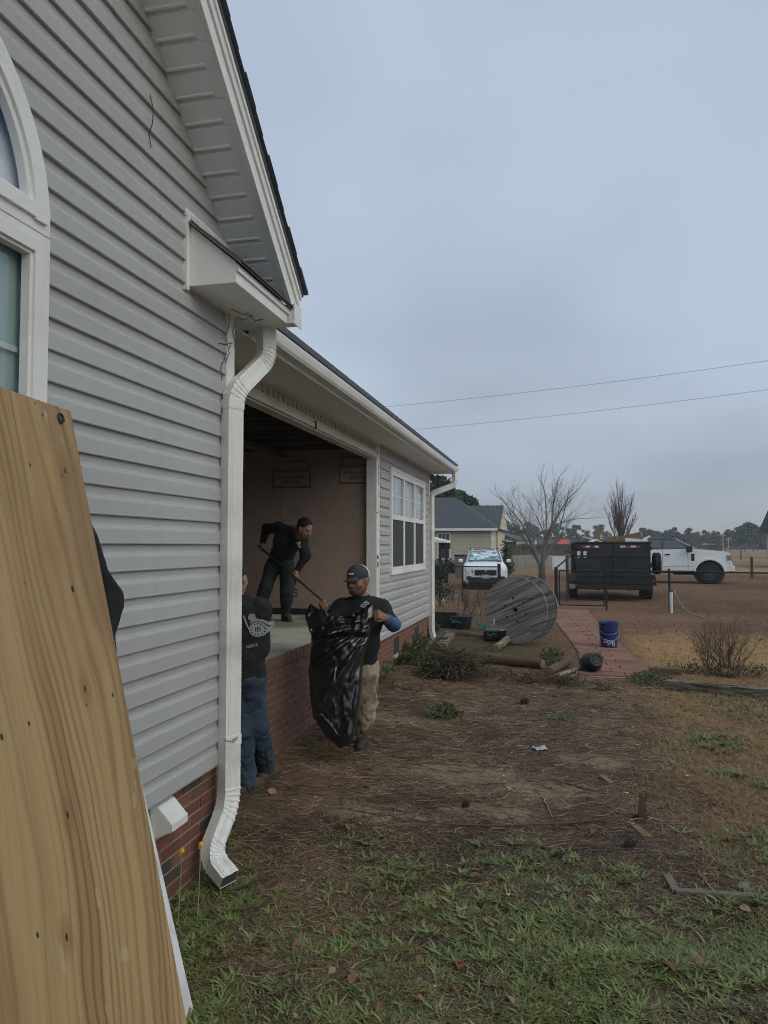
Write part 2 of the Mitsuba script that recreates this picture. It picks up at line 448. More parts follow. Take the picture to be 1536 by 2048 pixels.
def ground_fn(p, n, uv):
    x, y = p.x, p.y
    a = fb(x * 2.2, y * 2.2, 1., 4)
    b = fb(x * 9, y * 9, 2., 3)
    c = ns(x * 55, y * 55, 3.) * .5 + ns(x * 140, y * 140, 4.) * .5
    soil = mx((.085, .056, .036), (.165, .113, .074), b * .6 + c * .4)
    sand = sm(.60, .74, a) * .6
    for (sx, sy, sr_x, sr_y) in SAND:
        q_ = dr.sqrt(dr.square((x - sx) / sr_x) + dr.square((y - sy) / sr_y)) + (b - .5) * 1.1
        sand = dr.maximum(sand, 1 - sm(.55, 1.15, q_))
    soil = mx(soil, mx((.27, .215, .15), (.17, .13, .09), c), sand * .85)
    # foreground lawn soil
    fg = 1 - sm(3.5, 4.6, y + (a - .5) * 1.8)
    soil = mx(soil, mx((.070, .058, .026), (.115, .088, .042), b), fg * .8)
    # dormant grass on the right
    rt = sm(.35, 1.25, x + (a - .5) * 1.2 - .06 * (y - 7) + .35 * sm(8.6, 10., y)) * sm(3.2, 5.2, y)
    dor = mx((.24, .15, .07), (.135, .095, .048), b * .7 + c * .3)
    soil = mx(soil, dor, rt * .9)
    # lawn beyond the bed
    far = sm(10.6, 12., y + (a - .5) * 1.6)
    lawn = mx((.150, .088, .055), (.095, .058, .040), sm(.3, .7, fb(x * .55, y * .35, 6., 4)) * .7 + c * .3)
    gold = sm(10.8, 12., y) * (1 - sm(14.5, 17.5, y + (a - .5) * 2.5)) * sm(.9, 1.5, x)
    lawn = mx(lawn, mx((.30, .185, .085), (.19, .12, .06), b), gold)
    bed = (1 - sm(-.9, .1, x + (a - .5) * .8)) * (1 - sm(17., 22., y))
    lawn = mx(lawn, mx((.095, .075, .045), (.06, .048, .030), b), bed)
    soil = mx(soil, lawn, far)
    field = sm(44., 60., y)
    fcol = mx((.23, .165, .095), (.15, .105, .065), sm(.3, .7, fb(x * .05, y * .03, 8., 3)))
    soil = mx(soil, fcol, field)
    return soil


mat('m_ground', mikit.proc(ground_fn), .95, specular=.08)
add('ground', (np.stack([GX, GY, GZ], -1).reshape(-1, 3), np.vstack([q[:, [0, 1, 2]], q[:, [0, 2, 3]]])), 'm_ground', True, kind='structure',
    label='bare mulched yard running into brown dormant lawn and far fields')

# brick coloured path: a bedding sheet with separate flagstones
pv = []
for t in np.linspace(10.75, 22.0, 24):
    for L in (PATH_L, PATH_R):
        pv.append([np.interp(t, [p[1] for p in L], [p[0] for p in L]), t, -.004])
pf = [[2 * k, 2 * k + 1, 2 * k + 3] for k in range(23)] + [[2 * k, 2 * k + 3, 2 * k + 2] for k in range(23)]
add('path', (V(pv), V(pf)), 'm_mortar_old', kind='structure', label='red paved garden path curving towards the fence gate')
r2 = np.random.default_rng(3)
yy = 10.85
row = 0
while yy < 21.6:
    dy = .30
    l = np.interp(yy + dy / 2, [p[1] for p in PATH_L], [p[0] for p in PATH_L]); r = np.interp(yy + dy / 2, [p[1] for p in PATH_R], [p[0] for p in PATH_R])
    cuts = [l, l + (r - l) * (.42 if row % 2 else .60), r]
    for a, b in zip(cuts[:-1], cuts[1:]):
        h = .012 + r2.uniform(0, .007)
        part('path', 'paver', cbox(a + .008, b - .008, yy + .008, yy + dy - .008, -.02, h, .005), ['m_paver', 'm_paver_b'][int(r2.integers(2))])
    yy += dy
    row += 1
# ------------------------------------------------------------------ the house: near gable wing, open porch room, far wing
D1, D2 = -1.92, -2.35                      # wall planes
SB1, SB2 = .555, .527                      # siding bottoms
CY = 4.13                                  # near corner
RK = lambda y: 3.593 + .84 * (4.014 - np.abs(np.asarray(y) - 1.73) - 1.73)   # soffit line of the gable
HS = thing('house', 'grey vinyl sided house with red brick base, steep gable and torn-open porch room', 'house')
WY, WR, WZ = 1.73, .72, 3.0                # arched window: centre, radius, spring line
arch = Polygon([(WY + WR * math.cos(a), WZ + WR * math.sin(a)) for a in np.linspace(0, math.pi, 40)] + [(WY - WR, 1.15), (WY + WR, 1.15)])
gable = Polygon([(-.62, .549), (CY, .549), (CY, 3.4), (CY - .02, float(RK(CY - .02))), (1.73, float(RK(1.73))), (-.62, float(RK(-.62)))])
gw = part(HS, 'gable_wall', poly3(gable.difference(arch.buffer(-.03)), wall_x(D1 - .16), .135), 'm_sheath')
part(HS, 'wall_core', cat(box(-6.2, D1 - .165, 3.98, CY - .02, .45, 3.35), box(-6.2, D1 - .165, -.60, -.48, .45, 3.3)), 'm_sheath')


def course(x, z0, h, yl, yr):
    """One dutch-lap course: a flat lower face and a hollow upper bevel; ends follow yl(z), yr(z)."""
    pr = [(.0, 0), (.019, 0), (.0205, .004), (.0195, .012), (.0165, .50 * h), (.015, .56 * h), (.008, .62 * h), (.004, .72 * h), (.003, h + .004), (.0, h + .004)]
    v, f, n = [], [], len(pr)
    for side in (yl, yr):
        v += [[x + o, float(side(z0 + z)), z0 + z] for o, z in pr]
    for j in range(n):
        a, b = j, (j + 1) % n
        f += [[a, b, b + n], [a, b + n, a + n]]
    for j in range(1, n - 1): f += [[0, j + 1, j], [n, n + j, n + j + 1]]
    return V(v), V(f)


SH = .1245


def put(l_, r_, i, z0):
    """One course, in two lengths where the panel has a lap joint."""
    j = joint[i // 2]
    if j is None or j > r_(z0 + SH) - .15 or j < l_(z0) + .15: part(gw, 'siding_course', course(D1, z0, SH, l_, r_), 'm_siding')
    else:
        part(gw, 'siding_course', course(D1 + .0022, z0, SH, l_, c_const(j + .012)), 'm_siding')
        part(gw, 'siding_course', course(D1, z0, SH, c_const(j - .012), r_), 'm_siding')


c_const = lambda c: (lambda z: c)
jr_ = np.random.default_rng(19)
joint = [jr_.uniform(2.75, 3.95) if jr_.random() < .45 else None for _ in range(20)]
for i in range(40):
    z0 = SB1 + i * SH; zm = z0 + SH / 2
    if z0 + .02 > RK(1.73): break
    rr = (lambda z: min(CY - .085, 1.73 + max(0, (float(RK(1.73)) - z) / .84)))
    rl = (lambda z: max(-.6, 1.73 - max(0, (float(RK(1.73)) - z) / .84)))
    hw = 0
    if 1.17 < zm < WZ: hw = WR - .03
    elif WZ <= zm < WZ + WR - .03: hw = math.sqrt(max((WR - .03) ** 2 - (z0 + SH * .3 - WZ) ** 2, 0))
    if hw > .05:
        put(c_const(WY + hw), rr, i, z0)
        part(gw, 'siding_course', course(D1, z0, SH, rl, c_const(WY - hw)), 'm_siding')
    else:
        put(rl, rr, i, z0)
part(gw, 'starter_strip', cat(box(D1 - .01, D1 + .012, -.6, CY - .02, SB1 - .012, SB1 - .001)), 'm_siding')
# corner post
part(HS, 'corner_trim', cat(cbox(D1, D1 + .024, CY - .088, CY + .02, SB1 - .01, 3.19, .006), cbox(D1 - .09, D1 - .002, CY + .002, CY + .022, SB1 - .01, 3.19, .006)), 'm_white')

# ---- arched window
w = holder(HS, 'arched_window')
ring = lambda r0, r1: Polygon([(WY + r1 * math.cos(a), WZ + r1 * math.sin(a)) for a in np.linspace(0, math.pi, 48)] + [(WY + r0 * math.cos(a), WZ + r0 * math.sin(a)) for a in np.linspace(math.pi, 0, 48)])
fr = shapely.union_all([ring(.60, .72), sbox(WY - .72, WZ - .035, WY + .72, WZ + .075)])
fi = shapely.union_all([ring(.625, .69), sbox(WY - .69, WZ + .008, WY + .69, WZ + .06)])
part(w, 'frame', cat(poly3(fr, wall_x(D1 + .0), .034), poly3(fi, wall_x(D1 + .034), .014)), 'm_white')
lo = sbox(WY - .72, 1.15, WY + .72, WZ - .042).difference(sbox(WY - .61, 1.26, WY + .61, WZ - .135))
li = sbox(WY - .665, 1.2, WY + .665, WZ - .075).difference(sbox(WY - .625, 1.245, WY + .625, WZ - .122))
part(w, 'sash', cat(poly3(lo, wall_x(D1), .036), poly3(li, wall_x(D1 + .036), .012)), 'm_white')
part(w, 'pane', poly3(Polygon([(WY + .63 * math.cos(a), WZ + .06 + .58 * math.sin(a)) for a in np.linspace(0, math.pi, 40)]), wall_x(D1 - .012), .0005) if False else
     (lambda pts: (V([[D1 - .01, y, z] for y, z in pts]), V([[0, k, k + 1] for k in range(1, len(pts) - 1)])))([(WY, WZ)] + [(WY + .63 * math.cos(a), WZ + .63 * math.sin(a)) for a in np.linspace(0, math.pi, 40)]), 'scene_glass' if False else 'm_glass')
part(w, 'pane', (V([[D1 - .01, WY - .63, 1.2], [D1 - .01, WY + .63, 1.2], [D1 - .01, WY + .63, WZ - .08], [D1 - .01, WY - .63, WZ - .08]]), V([[0, 1, 2], [0, 2, 3]])), 'm_glass')
part(w, 'muntin', cat(box(D1 - .022, D1 - .016, WY - .62, WY + .62, 2.50, 2.522), box(D1 - .022, D1 - .016, WY - .62, WY + .62, 1.98, 2.002)), 'm_muntin')
part(w, 'blind', box(D1 - .045, D1 - .034, WY - .68, WY + .68, 1.18, WZ - .05), 'm_blind_teal')
part(w, 'inner_shade', poly3(ring(0.0, .67), wall_x(D1 - .045), .010), 'm_inner_film')

# ---- gable roof, rake soffit and fascia
c40, s40 = math.cos(math.atan(.84)), math.sin(math.atan(.84))
YE = 4.36                                  # eave edge (y)


def slope(side, x0, x1, o0, o1, ya, yb):
    """A board lying on the rake: x0..x1 out from the wall, o0..o1 above the soffit line (vertical), between ya and yb on one side."""
    v = []
    for x in (x0, x1):
        for y in (ya, yb):
            for o in (o0, o1):
                z = float(RK(y)) + o
                yy_ = y if side > 0 else 2 * 1.73 - y
                v.append([x, yy_, z])
    return hull(v)


XS, XF = -1.64, -1.612
for sd in (1, -1):
    sf = part(HS, 'rake_soffit', slope(sd, D1 + .002, XS, .027, .034, 1.73, YE), 'm_soffit')
    n_s = 31 if sd > 0 else 0
    pitch = .131 * c40
    ycur = 4.335
    for k in range(n_s):                   # separate vented panels with a V groove between
        ya, yb = ycur - pitch + .008, ycur - .012
        if ya < 1.76: break
        part(sf, 'panel', cat(slope(sd, D1 + .004, XS - .002, 0, .026, ya + .004, yb), slope(sd, XS - .05, XS - .001, .0015, .0255, yb, yb + .0205), slope(sd, D1 + .004, D1 + .018, .002, .0255, yb, yb + .0205), slope(sd, D1 + .019, XS - .051, -.006, .003, yb - .007, yb)), 'm_soffit')
        ycur -= pitch
    part(HS, 'rake_fascia', cat(slope(sd, XS, XF, -.012, .155, 1.73, YE + .10), slope(sd, XF, XF + .012, .09, .15, 1.73, YE + .11)), 'm_white')
    part(HS, 'rake_trim', slope(sd, XF + .0, XF + .022, .150, .185, 1.73, YE + .115), 'm_soffit')
    rf = part(HS, 'roof', slope(sd, -6.3, XF + .028, .186, .222, 1.73, YE + .13), 'm_shingle')
    for k in range(27):                    # shingle courses seen edge-on
        yb = YE + .150 - k * .108; ya = yb - .135
        if ya < 1.70: break
        o = .223 + .009
        j = .004 * ((k * 7) % 3)
        part(rf, 'shingle_course', cat(slope(sd, -6.3, XF + .048 + j, .223, o - .004, max(ya, 1.73), yb), ) if k else slope(sd, -6.3, XF + .055, .2225, .242, ya, yb), 'm_shingle')
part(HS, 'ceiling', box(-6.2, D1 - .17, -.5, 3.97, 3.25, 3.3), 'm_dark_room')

# ---- boxed return at the foot of the rake
BX = -1.632
part(HS, 'eave_return', cat(hull([[D1 + .004, 3.575, 3.165], [BX, 3.575, 3.165], [D1 + .004, 4.33, 3.165], [BX, 4.33, 3.165], [D1 + .004, 3.575, 3.51], [BX, 3.575, 3.272], [D1 + .004, 4.33, 3.51], [BX, 4.33, 3.272]]),
                            box(D1 + .002, D1 + .026, 3.54, 3.572, 3.14, 3.56), box(BX, BX + .012, 3.575, 4.34, 3.225, 3.262)), 'm_white')
part(HS, 'return_flashing', hull([[D1 + .004, 3.55, 3.516], [BX + .03, 3.55, 3.258], [D1 + .004, 4.36, 3.516], [BX + .03, 4.36, 3.258], [D1 + .004, 3.55, 3.528], [BX + .03, 3.55, 3.272], [D1 + .004, 4.36, 3.528], [BX + .03, 4.36, 3.272]]), 'm_flash')
part(HS, 'return_trim', box(D1 + .004, D1 + .02, 3.53, 4.1, 3.535, 3.575), 'm_white')
part(HS, 'return_shingle', hull([[D1 + .02, 3.57, 3.518], [BX + .04, 3.57, 3.268], [D1 + .02, 4.36, 3.518], [BX + .04, 4.36, 3.268], [D1 + .02, 3.57, 3.528], [BX + .04, 3.57, 3.277], [D1 + .02, 4.36, 3.528], [BX + .04, 4.36, 3.277]]), 'm_shingle')
# eave soffit behind the corner, over the recess
part(HS, 'eave_soffit', box(-6.2, D1 - .0, CY + .0, 4.335, 3.165, 3.185), 'm_soffit')
GP = [(0, 0), (.085, 0), (.105, .03), (.118, .075), (.125, .105), (.125, .118), (.112, .118), (.112, .108), (.0, .118)]   # gutter profile (out, up)
gt = [[-6.0, 4.34 + a, 3.172 + b] for a, b in GP] + [[XF + .02, 4.34 + a, 3.172 + b] for a, b in GP]


def strip_prism(pts, n):
    f = []
    for j in range(n):
        a, b = j, (j + 1) % n
        f += [[a, b, b + n], [a, b + n, a + n]]
    for j in range(1, n - 1): f += [[0, j + 1, j], [n, n + j, n + j + 1]]
    return V(pts, float), V(f)


part(HS, 'gutter', cat(strip_prism(gt, len(GP)), box(XF + .0201, XF + .026, 4.335, 4.468, 3.166, 3.296)), 'm_white')

# ---- near downspout with ribbed elbows
def downspout(path, w_, d_, up, name, rib=True):
    k = []
    nrib = 5
    for i in range(nrib * 2 + 1):          # ribbed front
        t = -w_ / 2 + w_ * i / (nrib * 2)
        k.append((t, d_ / 2 + (.004 if i % 2 else 0)))
    prof = [(-w_ / 2, -d_ / 2)] + k + [(w_ / 2, -d_ / 2)]
    prof = [(a, b) for a, b in prof]
    return part(HS, name, sweep(path, prof[::-1], up), 'm_pipe')


def arc_path(pts, r=.09, n=6):
    """Round the corners of a polyline."""
    pts = [np.asarray(p, float) for p in pts]; out = [pts[0]]
    for a, b, c in zip(pts[:-2], pts[1:-1], pts[2:]):
        u = a - b; v = c - b; lu, lv = np.linalg.norm(u), np.linalg.norm(v)
        rr_ = min(r, lu * .45, lv * .45)
        p, q_ = b + u / lu * rr_, b + v / lv * rr_
        for t in np.linspace(0, 1, n):
            out.append((1 - t) ** 2 * p + 2 * t * (1 - t) * b + t * t * q_)
    return out + [pts[-1]]


PXC = D1 + .071
dp = arc_path([[-1.80, 4.405, 3.175], [-1.80, 4.405, 2.965], [PXC, 4.02, 2.68], [PXC, 4.02, .33], [PXC + .0, 3.775, .135], [PXC + .155, 3.70, .055]], .10, 7)
dn = part(HS, 'downspout', sweep(dp, [(-.052, -.036), (-.052, .036), (-.038, .036), (-.034, .040), (-.026, .036), (-.022, .040), (-.014, .036), (.0, .036), (.014, .036), (.022, .040), (.026, .036), (.034, .040), (.038, .036), (.052, .036), (.052, -.036)], V([1.0, -.55, .05]), caps=False), 'm_pipe', smooth=25)
part(dn, 'inner_sleeve', sweep([dp[-2], dp[-1] - (dp[-1] - dp[-2]) * .02], [(-.047, -.031), (-.047, .031), (.047, .031), (.047, -.031)], V([1.0, -.55, .05]), caps=True), 'm_pipe_in')
for zc in (2.585, .66):
    part(dn, 'seam', sweep([[PXC, 4.02, zc], [PXC, 4.02, zc + .055]], [(-.0545, -.038), (-.0545, .0405), (.0545, .0405), (.0545, -.038)], V([1.0, -.55, .05])), 'm_pipe')
# crimps of the elbows
for (a, b, c, n_) in ((2.965, 4.405, -1.80, 0), (2.68, 4.02, PXC, 1), (.33, 4.02, PXC, 2), (.13, 3.755, PXC, 3)):
    idx = [i for i, p_ in enumerate(dp) if np.linalg.norm(p_ - V([c, b, a])) < .12]
    for i in idx[:-1:1]:
        m_ = (dp[i] + dp[i + 1]) / 2; d_ = (dp[i + 1] - dp[i]); d_ /= np.linalg.norm(d_)
        part(dn, 'crimp', sweep([m_ - d_ * .005, m_ + d_ * .005], [(-.0535, -.0375), (-.0535, .0415), (.0535, .0415), (.0535, -.0375)], V([1.0, -.55, .05])), 'm_pipe')
part(dn, 'wire_tie', tube([[PXC + .045, 3.955, .705], [PXC + .047, 4.0, .70], [PXC + .048, 4.05, .71], [PXC + .03, 4.09, .70], [PXC + .047, 4.03, .693], [PXC + .047, 3.96, .69], [PXC, 3.95, .70]], .0022, 5), 'm_black_metal')

# ---- dead vine on the corner and under the return
vr = np.random.default_rng(5)
vine = []
for s_, e_, k in (([D1 + .03, 4.05, 3.16], [D1 + .02, 3.98, 2.55], 9), ([D1 + .03, 4.08, 2.98], [D1 + .03, 3.95, 2.78], 5), ([D1 + .06, 4.10, 3.155], [D1 + .2, 4.16, 3.15], 5), ([D1 + .08, 3.96, 3.158], [D1 + .16, 4.1, 3.15], 5), ([D1 + .05, 4.1, 3.15], [D1 - .02, 4.2, 2.8], 6), ([D1 + .03, 3.93, 2.95], [D1 + .03, 4.1, 3.0], 5), ([D1 + .03, 3.15, 3.95], [D1 + .028, 3.17, 3.70], 5)):
    t = np.linspace(0, 1, k)[:, None]
    pts = V(s_) * (1 - t) + V(e_) * t + vr.normal(0, .012, (k, 3)) * np.sin(t * 3.14)
    vine.append(tube(pts, .0026, 4))
add('vine', cat(*vine), 'm_twig', label='dry leafless vine clinging to the house corner under the eave', cat='vine')

# ---- brick bases
def brick_base(name, x, y0, y1, ztop, z0, r, mortar, mats, stuff_from=None, skip=(), fz=None):
    hb = part(HS, name, box(x - .12, x, y0, y1, z0 - .3, ztop), mortar)
    L, Hc, j = .203, .0677, .0095
    rest = []
    nrow = int((ztop - z0) / Hc) + 1
    for k in range(nrow):
        zt = ztop - .003 - k * Hc; zb = zt - Hc + j
        y = y0 + (-.10 if k % 2 else 0) + .004
        while y < y1 - .02:
            a, b = max(y, y0 + .003), min(y + L - j, y1 - .003)
            y += L
            if b - a < .03 or zb < z0 - .12: continue
            cut = False
            for (sy0, sy1, sz0, sz1) in skip:
                if zb < sz1 and zt > sz0 and b > sy0 and a < sy1:
                    if a < sy0 - .02: b = sy0 - .004
                    elif b > sy1 + .02: a = sy1 + .004
                    else: cut = True
            if cut: continue
            o = .0065 + r.uniform(-.0018, .0022)
            m = cbox(x - .01, x + o, a, b, zb, zt, .003) if stuff_from is None or a < stuff_from else box(x - .01, x + o, a, b, zb, zt)
            bm = mats[int(r.integers(len(mats)))]
            if stuff_from is not None and a >= stuff_from: rest.append(m)
            else: part(hb, 'brick', m, bm)
    if rest: part(hb, 'brickwork', cat(*rest), mats[0], kind='stuff')
    return hb


br = np.random.default_rng(11)
BM = ['m_brick', 'm_brick', 'm_brick_b', 'm_brick', 'm_brick_c', 'm_brick_b', 'm_brick_dark', 'm_brick']
brick_base('gable_base', D1 - .035, 2.45, 4.06, SB1 - .015, .0, br, 'm_mortar', BM)
part(HS, 'hidden_base', box(D1 - .16, D1 - .033, -.6, 2.449, -.2, SB1 - .015), 'm_brick')
PT = .863                                   # porch floor
JY = 9.70                                   # far jamb of the opening
BP = ['m_brick_c', 'm_brick_d', 'm_brick_c']
for k in range(52):                         # rowlock course along the porch edge
    y = 4.16 + k * .1055
    if y > 9.6: break
    part(HS, 'rowlock_brick', cbox(D2 - .11, D2 + .012 + br.uniform(0, .004), y, y + .094, PT - .105, PT - .004, .004), BP[int(br.integers(3))])
brick_base('porch_base', D2, 4.15, 9.68, PT - .112, .03, br, 'm_mortar_old', BP, stuff_from=7.4, skip=((6.98, 7.42, .27, .50),))
fv = part(HS, 'foundation_vent', box(D2 - .05, D2 + .002, 6.98, 7.42, .27, .50), 'm_vent')
for k in range(5): part(fv, 'louvre', hull([[D2 + .000, 6.985, .285 + k * .043], [D2 + .000, 7.415, .285 + k * .043], [D2 + .014, 6.985, .275 + k * .043], [D2 + .014, 7.415, .275 + k * .043], [D2 + .000, 6.985, .305 + k * .043], [D2 + .000, 7.415, .305 + k * .043]]), 'm_vent')
part(fv, 'sill', hull([[D2 - .03, 6.96, .225], [D2 + .045, 6.96, .225], [D2 - .03, 7.44, .225], [D2 + .045, 7.44, .225], [D2 - .03, 6.96, .268], [D2 + .035, 6.96, .255], [D2 - .03, 7.44, .268], [D2 + .035, 7.44, .255]]), 'm_sill')
FE = 13.60                                  # far end
vents2 = [(10.75, 11.12, .20, .44), (12.35, 12.72, .20, .44)]
brick_base('wing_base', D2 - .03, 9.68, FE - .02, SB2 - .015, .03, br, 'm_mortar', ['m_brick_b', 'm_brick', 'm_brick_b'], stuff_from=9.0, skip=vents2)
for (a, b, c, d) in vents2:
    fv = part(HS, 'foundation_vent', box(D2 - .08, D2 - .027, a, b, c, d), 'm_vent')
    part(fv, 'sill', hull([[D2 - .04, a - .02, c - .045], [D2 + .0, a - .02, c - .045], [D2 - .04, b + .02, c - .045], [D2 + .0, b + .02, c - .045], [D2 - .04, a - .02, c - .002], [D2 - .005, b + .02, c - .012], [D2 - .005, a - .02, c - .012], [D2 - .04, b + .02, c - .002]]), 'm_sill')

# ---- porch room
OT = 2.975                                  # opening top
SO = 3.15                                   # soffit height
part(HS, 'porch_floor', box(-6.2, D2 - .005, 4.15, 9.68, PT - .1, PT), 'm_slab')
ew = part(HS, 'end_wall', box(-6.2, D2 - .12, 9.70, 9.78, PT - .02, 3.6), 'm_sheath')
for k, (a, b) in enumerate(((-6.2, -4.94), (-4.934, -3.72), (-3.714, D2 - .13))):
    part(ew, 'sheathing_panel', box(a, b, 9.682, 9.699, PT + .085, 3.55), 'm_osb')
part(ew, 'bottom_plate', box(-6.2, D2 - .13, 9.67, 9.699, PT + .002, PT + .08), 'm_black_metal')


def house_print(cx, cz):
    """The printed house outline of a sheathing stamp, with rows of small blocks where the lettering is too faint to read."""
    s = .56
    g = []
    o = sbox(cx - s / 2, cz - .22, cx + s / 2, cz - .01).difference(sbox(cx - s / 2 + .028, cz - .19, cx + s / 2 - .028, cz + .05))
    g.append(o)
    g.append(sbox(cx - s / 2, cz + .0, cx + s / 2, cz + .022))
    rp = Polygon([(cx - s / 2, cz + .03), (cx - s / 2 + .05, cz + .15), (cx + s / 2 - .05, cz + .16), (cx + s / 2, cz + .03)])
    g.append(rp.difference(rp.buffer(-.016)))
    for row_, (h_, n_, wd) in enumerate(((.045, 9, .40), (.055, 6, .24))):
        for k in range(n_):
            x = cx - wd / 2 + wd * k / n_
            g.append(sbox(x, cz - .085 - row_ * .07, x + wd / n_ * .62, cz - .085 - row_ * .07 + h_))
    return shapely.union_all(g)


for (cx, cz) in ((-3.57, 2.80), (-2.62, 2.84), (-4.55, 2.80)):
    part(ew, 'stamp', poly3(house_print(cx, cz), wall_y(9.6815), .0008), 'm_print')
lg = [Polygon([(-3.78, 1.50), (-3.73, 1.50), (-3.60, 1.33), (-3.47, 1.52), (-3.41, 1.50), (-3.52, 1.24), (-3.68, 1.24)]), sbox(-3.66, 1.27, -3.54, 1.30)]
part(ew, 'stamp', poly3(shapely.union_all(lg), wall_y(9.6815), .0008), 'm_print_black')
tx = meshkit.text_mesh('XS', .11, .0008, True)
tv = np.array(tx.vertices); part(ew, 'stamp', (np.stack([-3.62 + tv[:, 0] * .75, 9.6815 - tv[:, 2], 1.10 + tv[:, 1]], 1), np.array(tx.faces)), 'm_print_black')
lines = [sbox(-3.80 + .02 * k, 1.03 - .03 * k, -3.30 - .03 * k, 1.036 - .03 * k) for k in range(4)]
part(ew, 'stamp', poly3(shapely.union_all(lines), wall_y(9.6815), .0008), 'm_print')
part(HS, 'back_wall', box(-6.3, -6.2, 4.13, 9.8, PT - .02, 3.6), 'm_osb')
part(HS, 'side_wall', box(-6.2, D1 - .17, CY - .015, CY + .03, PT - .3, 3.163), 'm_osb')
for k in range(9):                          # ceiling joists
    y = 4.5 + k * .61
    if y > 9.6: break
    part(HS, 'ceiling_joist', box(-6.2, D2 - .14, y, y + .04, 3.06, 3.24), 'm_rafter')
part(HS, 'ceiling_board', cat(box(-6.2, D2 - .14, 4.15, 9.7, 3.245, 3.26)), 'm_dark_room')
part(HS, 'ceiling_beam', cat(box(-3.72, -3.63, 4.2, 9.67, 2.985, 3.055), box(-5.0, -4.9, 4.2, 9.67, 2.985, 3.055)), 'm_rafter')
hd = part(HS, 'header', box(D2 - .12, D2 - .012, 4.16, JY + .02, OT, SO + .05), 'm_header')
part(hd, 'lower_track', cat(box(D2 - .012, D2 + .004, 4.2, JY - .0, OT - .014, OT + .035), box(D2 - .13, D2 - .02, 4.2, JY - .01, OT - .03, OT - .002)), 'm_header')
for k in range(44):                         # slotted nailing strip left where the siding was pulled off
    y = 4.35 + k * .12
    if y > JY - .08: break
    part(hd, 'slot', box(D2 - .012, D2 - .0065, y, y + .07, OT + .075, OT + .145), 'm_sill')
part(hd, 'loose_bracket', box(D2 - .01, D2 + .012, 7.02, 7.05, OT - .02, OT + .05), 'm_black_metal')
part(HS, 'jamb_post', cat(box(D2 - .14, D2 - .002, JY - .10, JY + .0, PT - .1, OT), box(D2 - .04, D2 + .006, JY - .02, JY + .045, SB2, SO - .002)), 'm_white')
for bx_ in ((D2 + .0, D2 + .012, JY - .075, JY - .05, 1.62, 1.67), (D2 + .0, D2 + .012, JY - .06, JY - .04, 1.52, 1.585), (D2 + .0, D2 + .008, JY - .075, JY - .06, 2.22, 2.24)):
    part(HS, 'jamb_latch', cbox(*bx_, .003), 'm_black_metal')

# ---- far wing wall
VZ0, VZ1, VY0, VY1 = 1.43, 2.865, 10.36, 13.03
ww = part(HS, 'wing_wall', poly3(sbox(JY + .04, SB2 - .02, FE, SO + .1).difference(sbox(VY0 + .03, VZ0 + .03, VY1 - .03, VZ1 - .03)), wall_x(D2 - .15), .135), 'm_sheath')
SH2 = .1285
for i in range(21):
    z0 = SB2 + i * SH2
    if z0 > SO - .02: break
    h = min(SH2, SO - z0)
    if z0 + h * .5 < VZ0 or z0 + h * .5 > VZ1:
        part(ww, 'siding_course', course(D2, z0, h, c_const(JY + .046), c_const(FE - .06)), 'm_siding')
    else:
        part(ww, 'siding_course', course(D2, z0, h, c_const(JY + .046), c_const(VY0 + .02)), 'm_siding')
        part(ww, 'siding_course', course(D2, z0, h, c_const(VY1 - .02), c_const(FE - .06)), 'm_siding')
part(HS, 'wing_corner_trim', cat(box(D2, D2 + .024, FE - .06, FE + .02, SB2 - .01, SO), box(D2 - .08, D2 - .002, FE + .003, FE + .022, SB2 - .01, SO)), 'm_white')
part(HS, 'wing_end_wall', hull([[x, y, z] for y in (FE - .12, FE) for x, z in ((-6.3, -.1), (D2 - .15, -.1), (D2 - .15, SO + .1), (-6.3, SO + 1.9))]), 'm_siding')
tw = holder(HS, 'triple_window')
fr = sbox(VY0 - .02, VZ0 - .02, VY1 + .02, VZ1 + .02)
wd = (VY1 - VY0 - .10) / 3
mid = (VZ0 + VZ1) / 2 + .06
hol = []
for k in range(3):
    a = VY0 + .05 + k * wd
    hol += [(a + .045, a + wd - .045, VZ0 + .06, mid - .035), (a + .045, a + wd - .045, mid + .035, VZ1 - .06)]
for (a, b, c, d) in hol: fr = fr.difference(sbox(a, c, b, d))
part(tw, 'frame', cat(poly3(fr, wall_x(D2), .03), poly3(sbox(VY0 - .045, VZ0 - .05, VY1 + .045, VZ1 + .045).difference(sbox(VY0 - .012, VZ0 - .012, VY1 + .012, VZ1 + .012)), wall_x(D2 + .001), .040)), 'm_white')
for n_, (a, b, c, d) in enumerate(hol):
    part(tw, 'pane', (V([[D2 + .008, a - .01, c - .01], [D2 + .008, b + .01, c - .01], [D2 + .008, b + .01, d + .01], [D2 + .008, a - .01, d + .01]]), V([[0, 1, 2], [0, 2, 3]])), 'm_glass')
    if n_ % 2:
        part(tw, 'muntin', cat(box(D2 - .006, D2 - .002, (a + b) / 2 - .006, (a + b) / 2 + .006, c, d), box(D2 - .006, D2 - .002, a, b, (c + d) / 2 - .006, (c + d) / 2 + .006)), 'm_white')
        for q_ in range(12):
            z = c + (d - c) * q_ / 12
            part(tw, 'blind_slat', hull([[D2 - .05, a - .03, z], [D2 - .05, b + .03, z], [D2 - .03, a - .03, z + .045], [D2 - .03, b + .03, z + .045], [D2 - .048, a - .03, z], [D2 - .048, b + .03, z]]), 'm_blind')
    else:
        part(tw, 'insect_screen', box(D2 + .012, D2 + .016, a + .002, b - .002, c + .002, d - .002), 'm_screen')
part(HS, 'wing_inner_box', box(-6.2, D2 - .16, 9.8, FE - .13, PT, SO), 'm_dark_room')
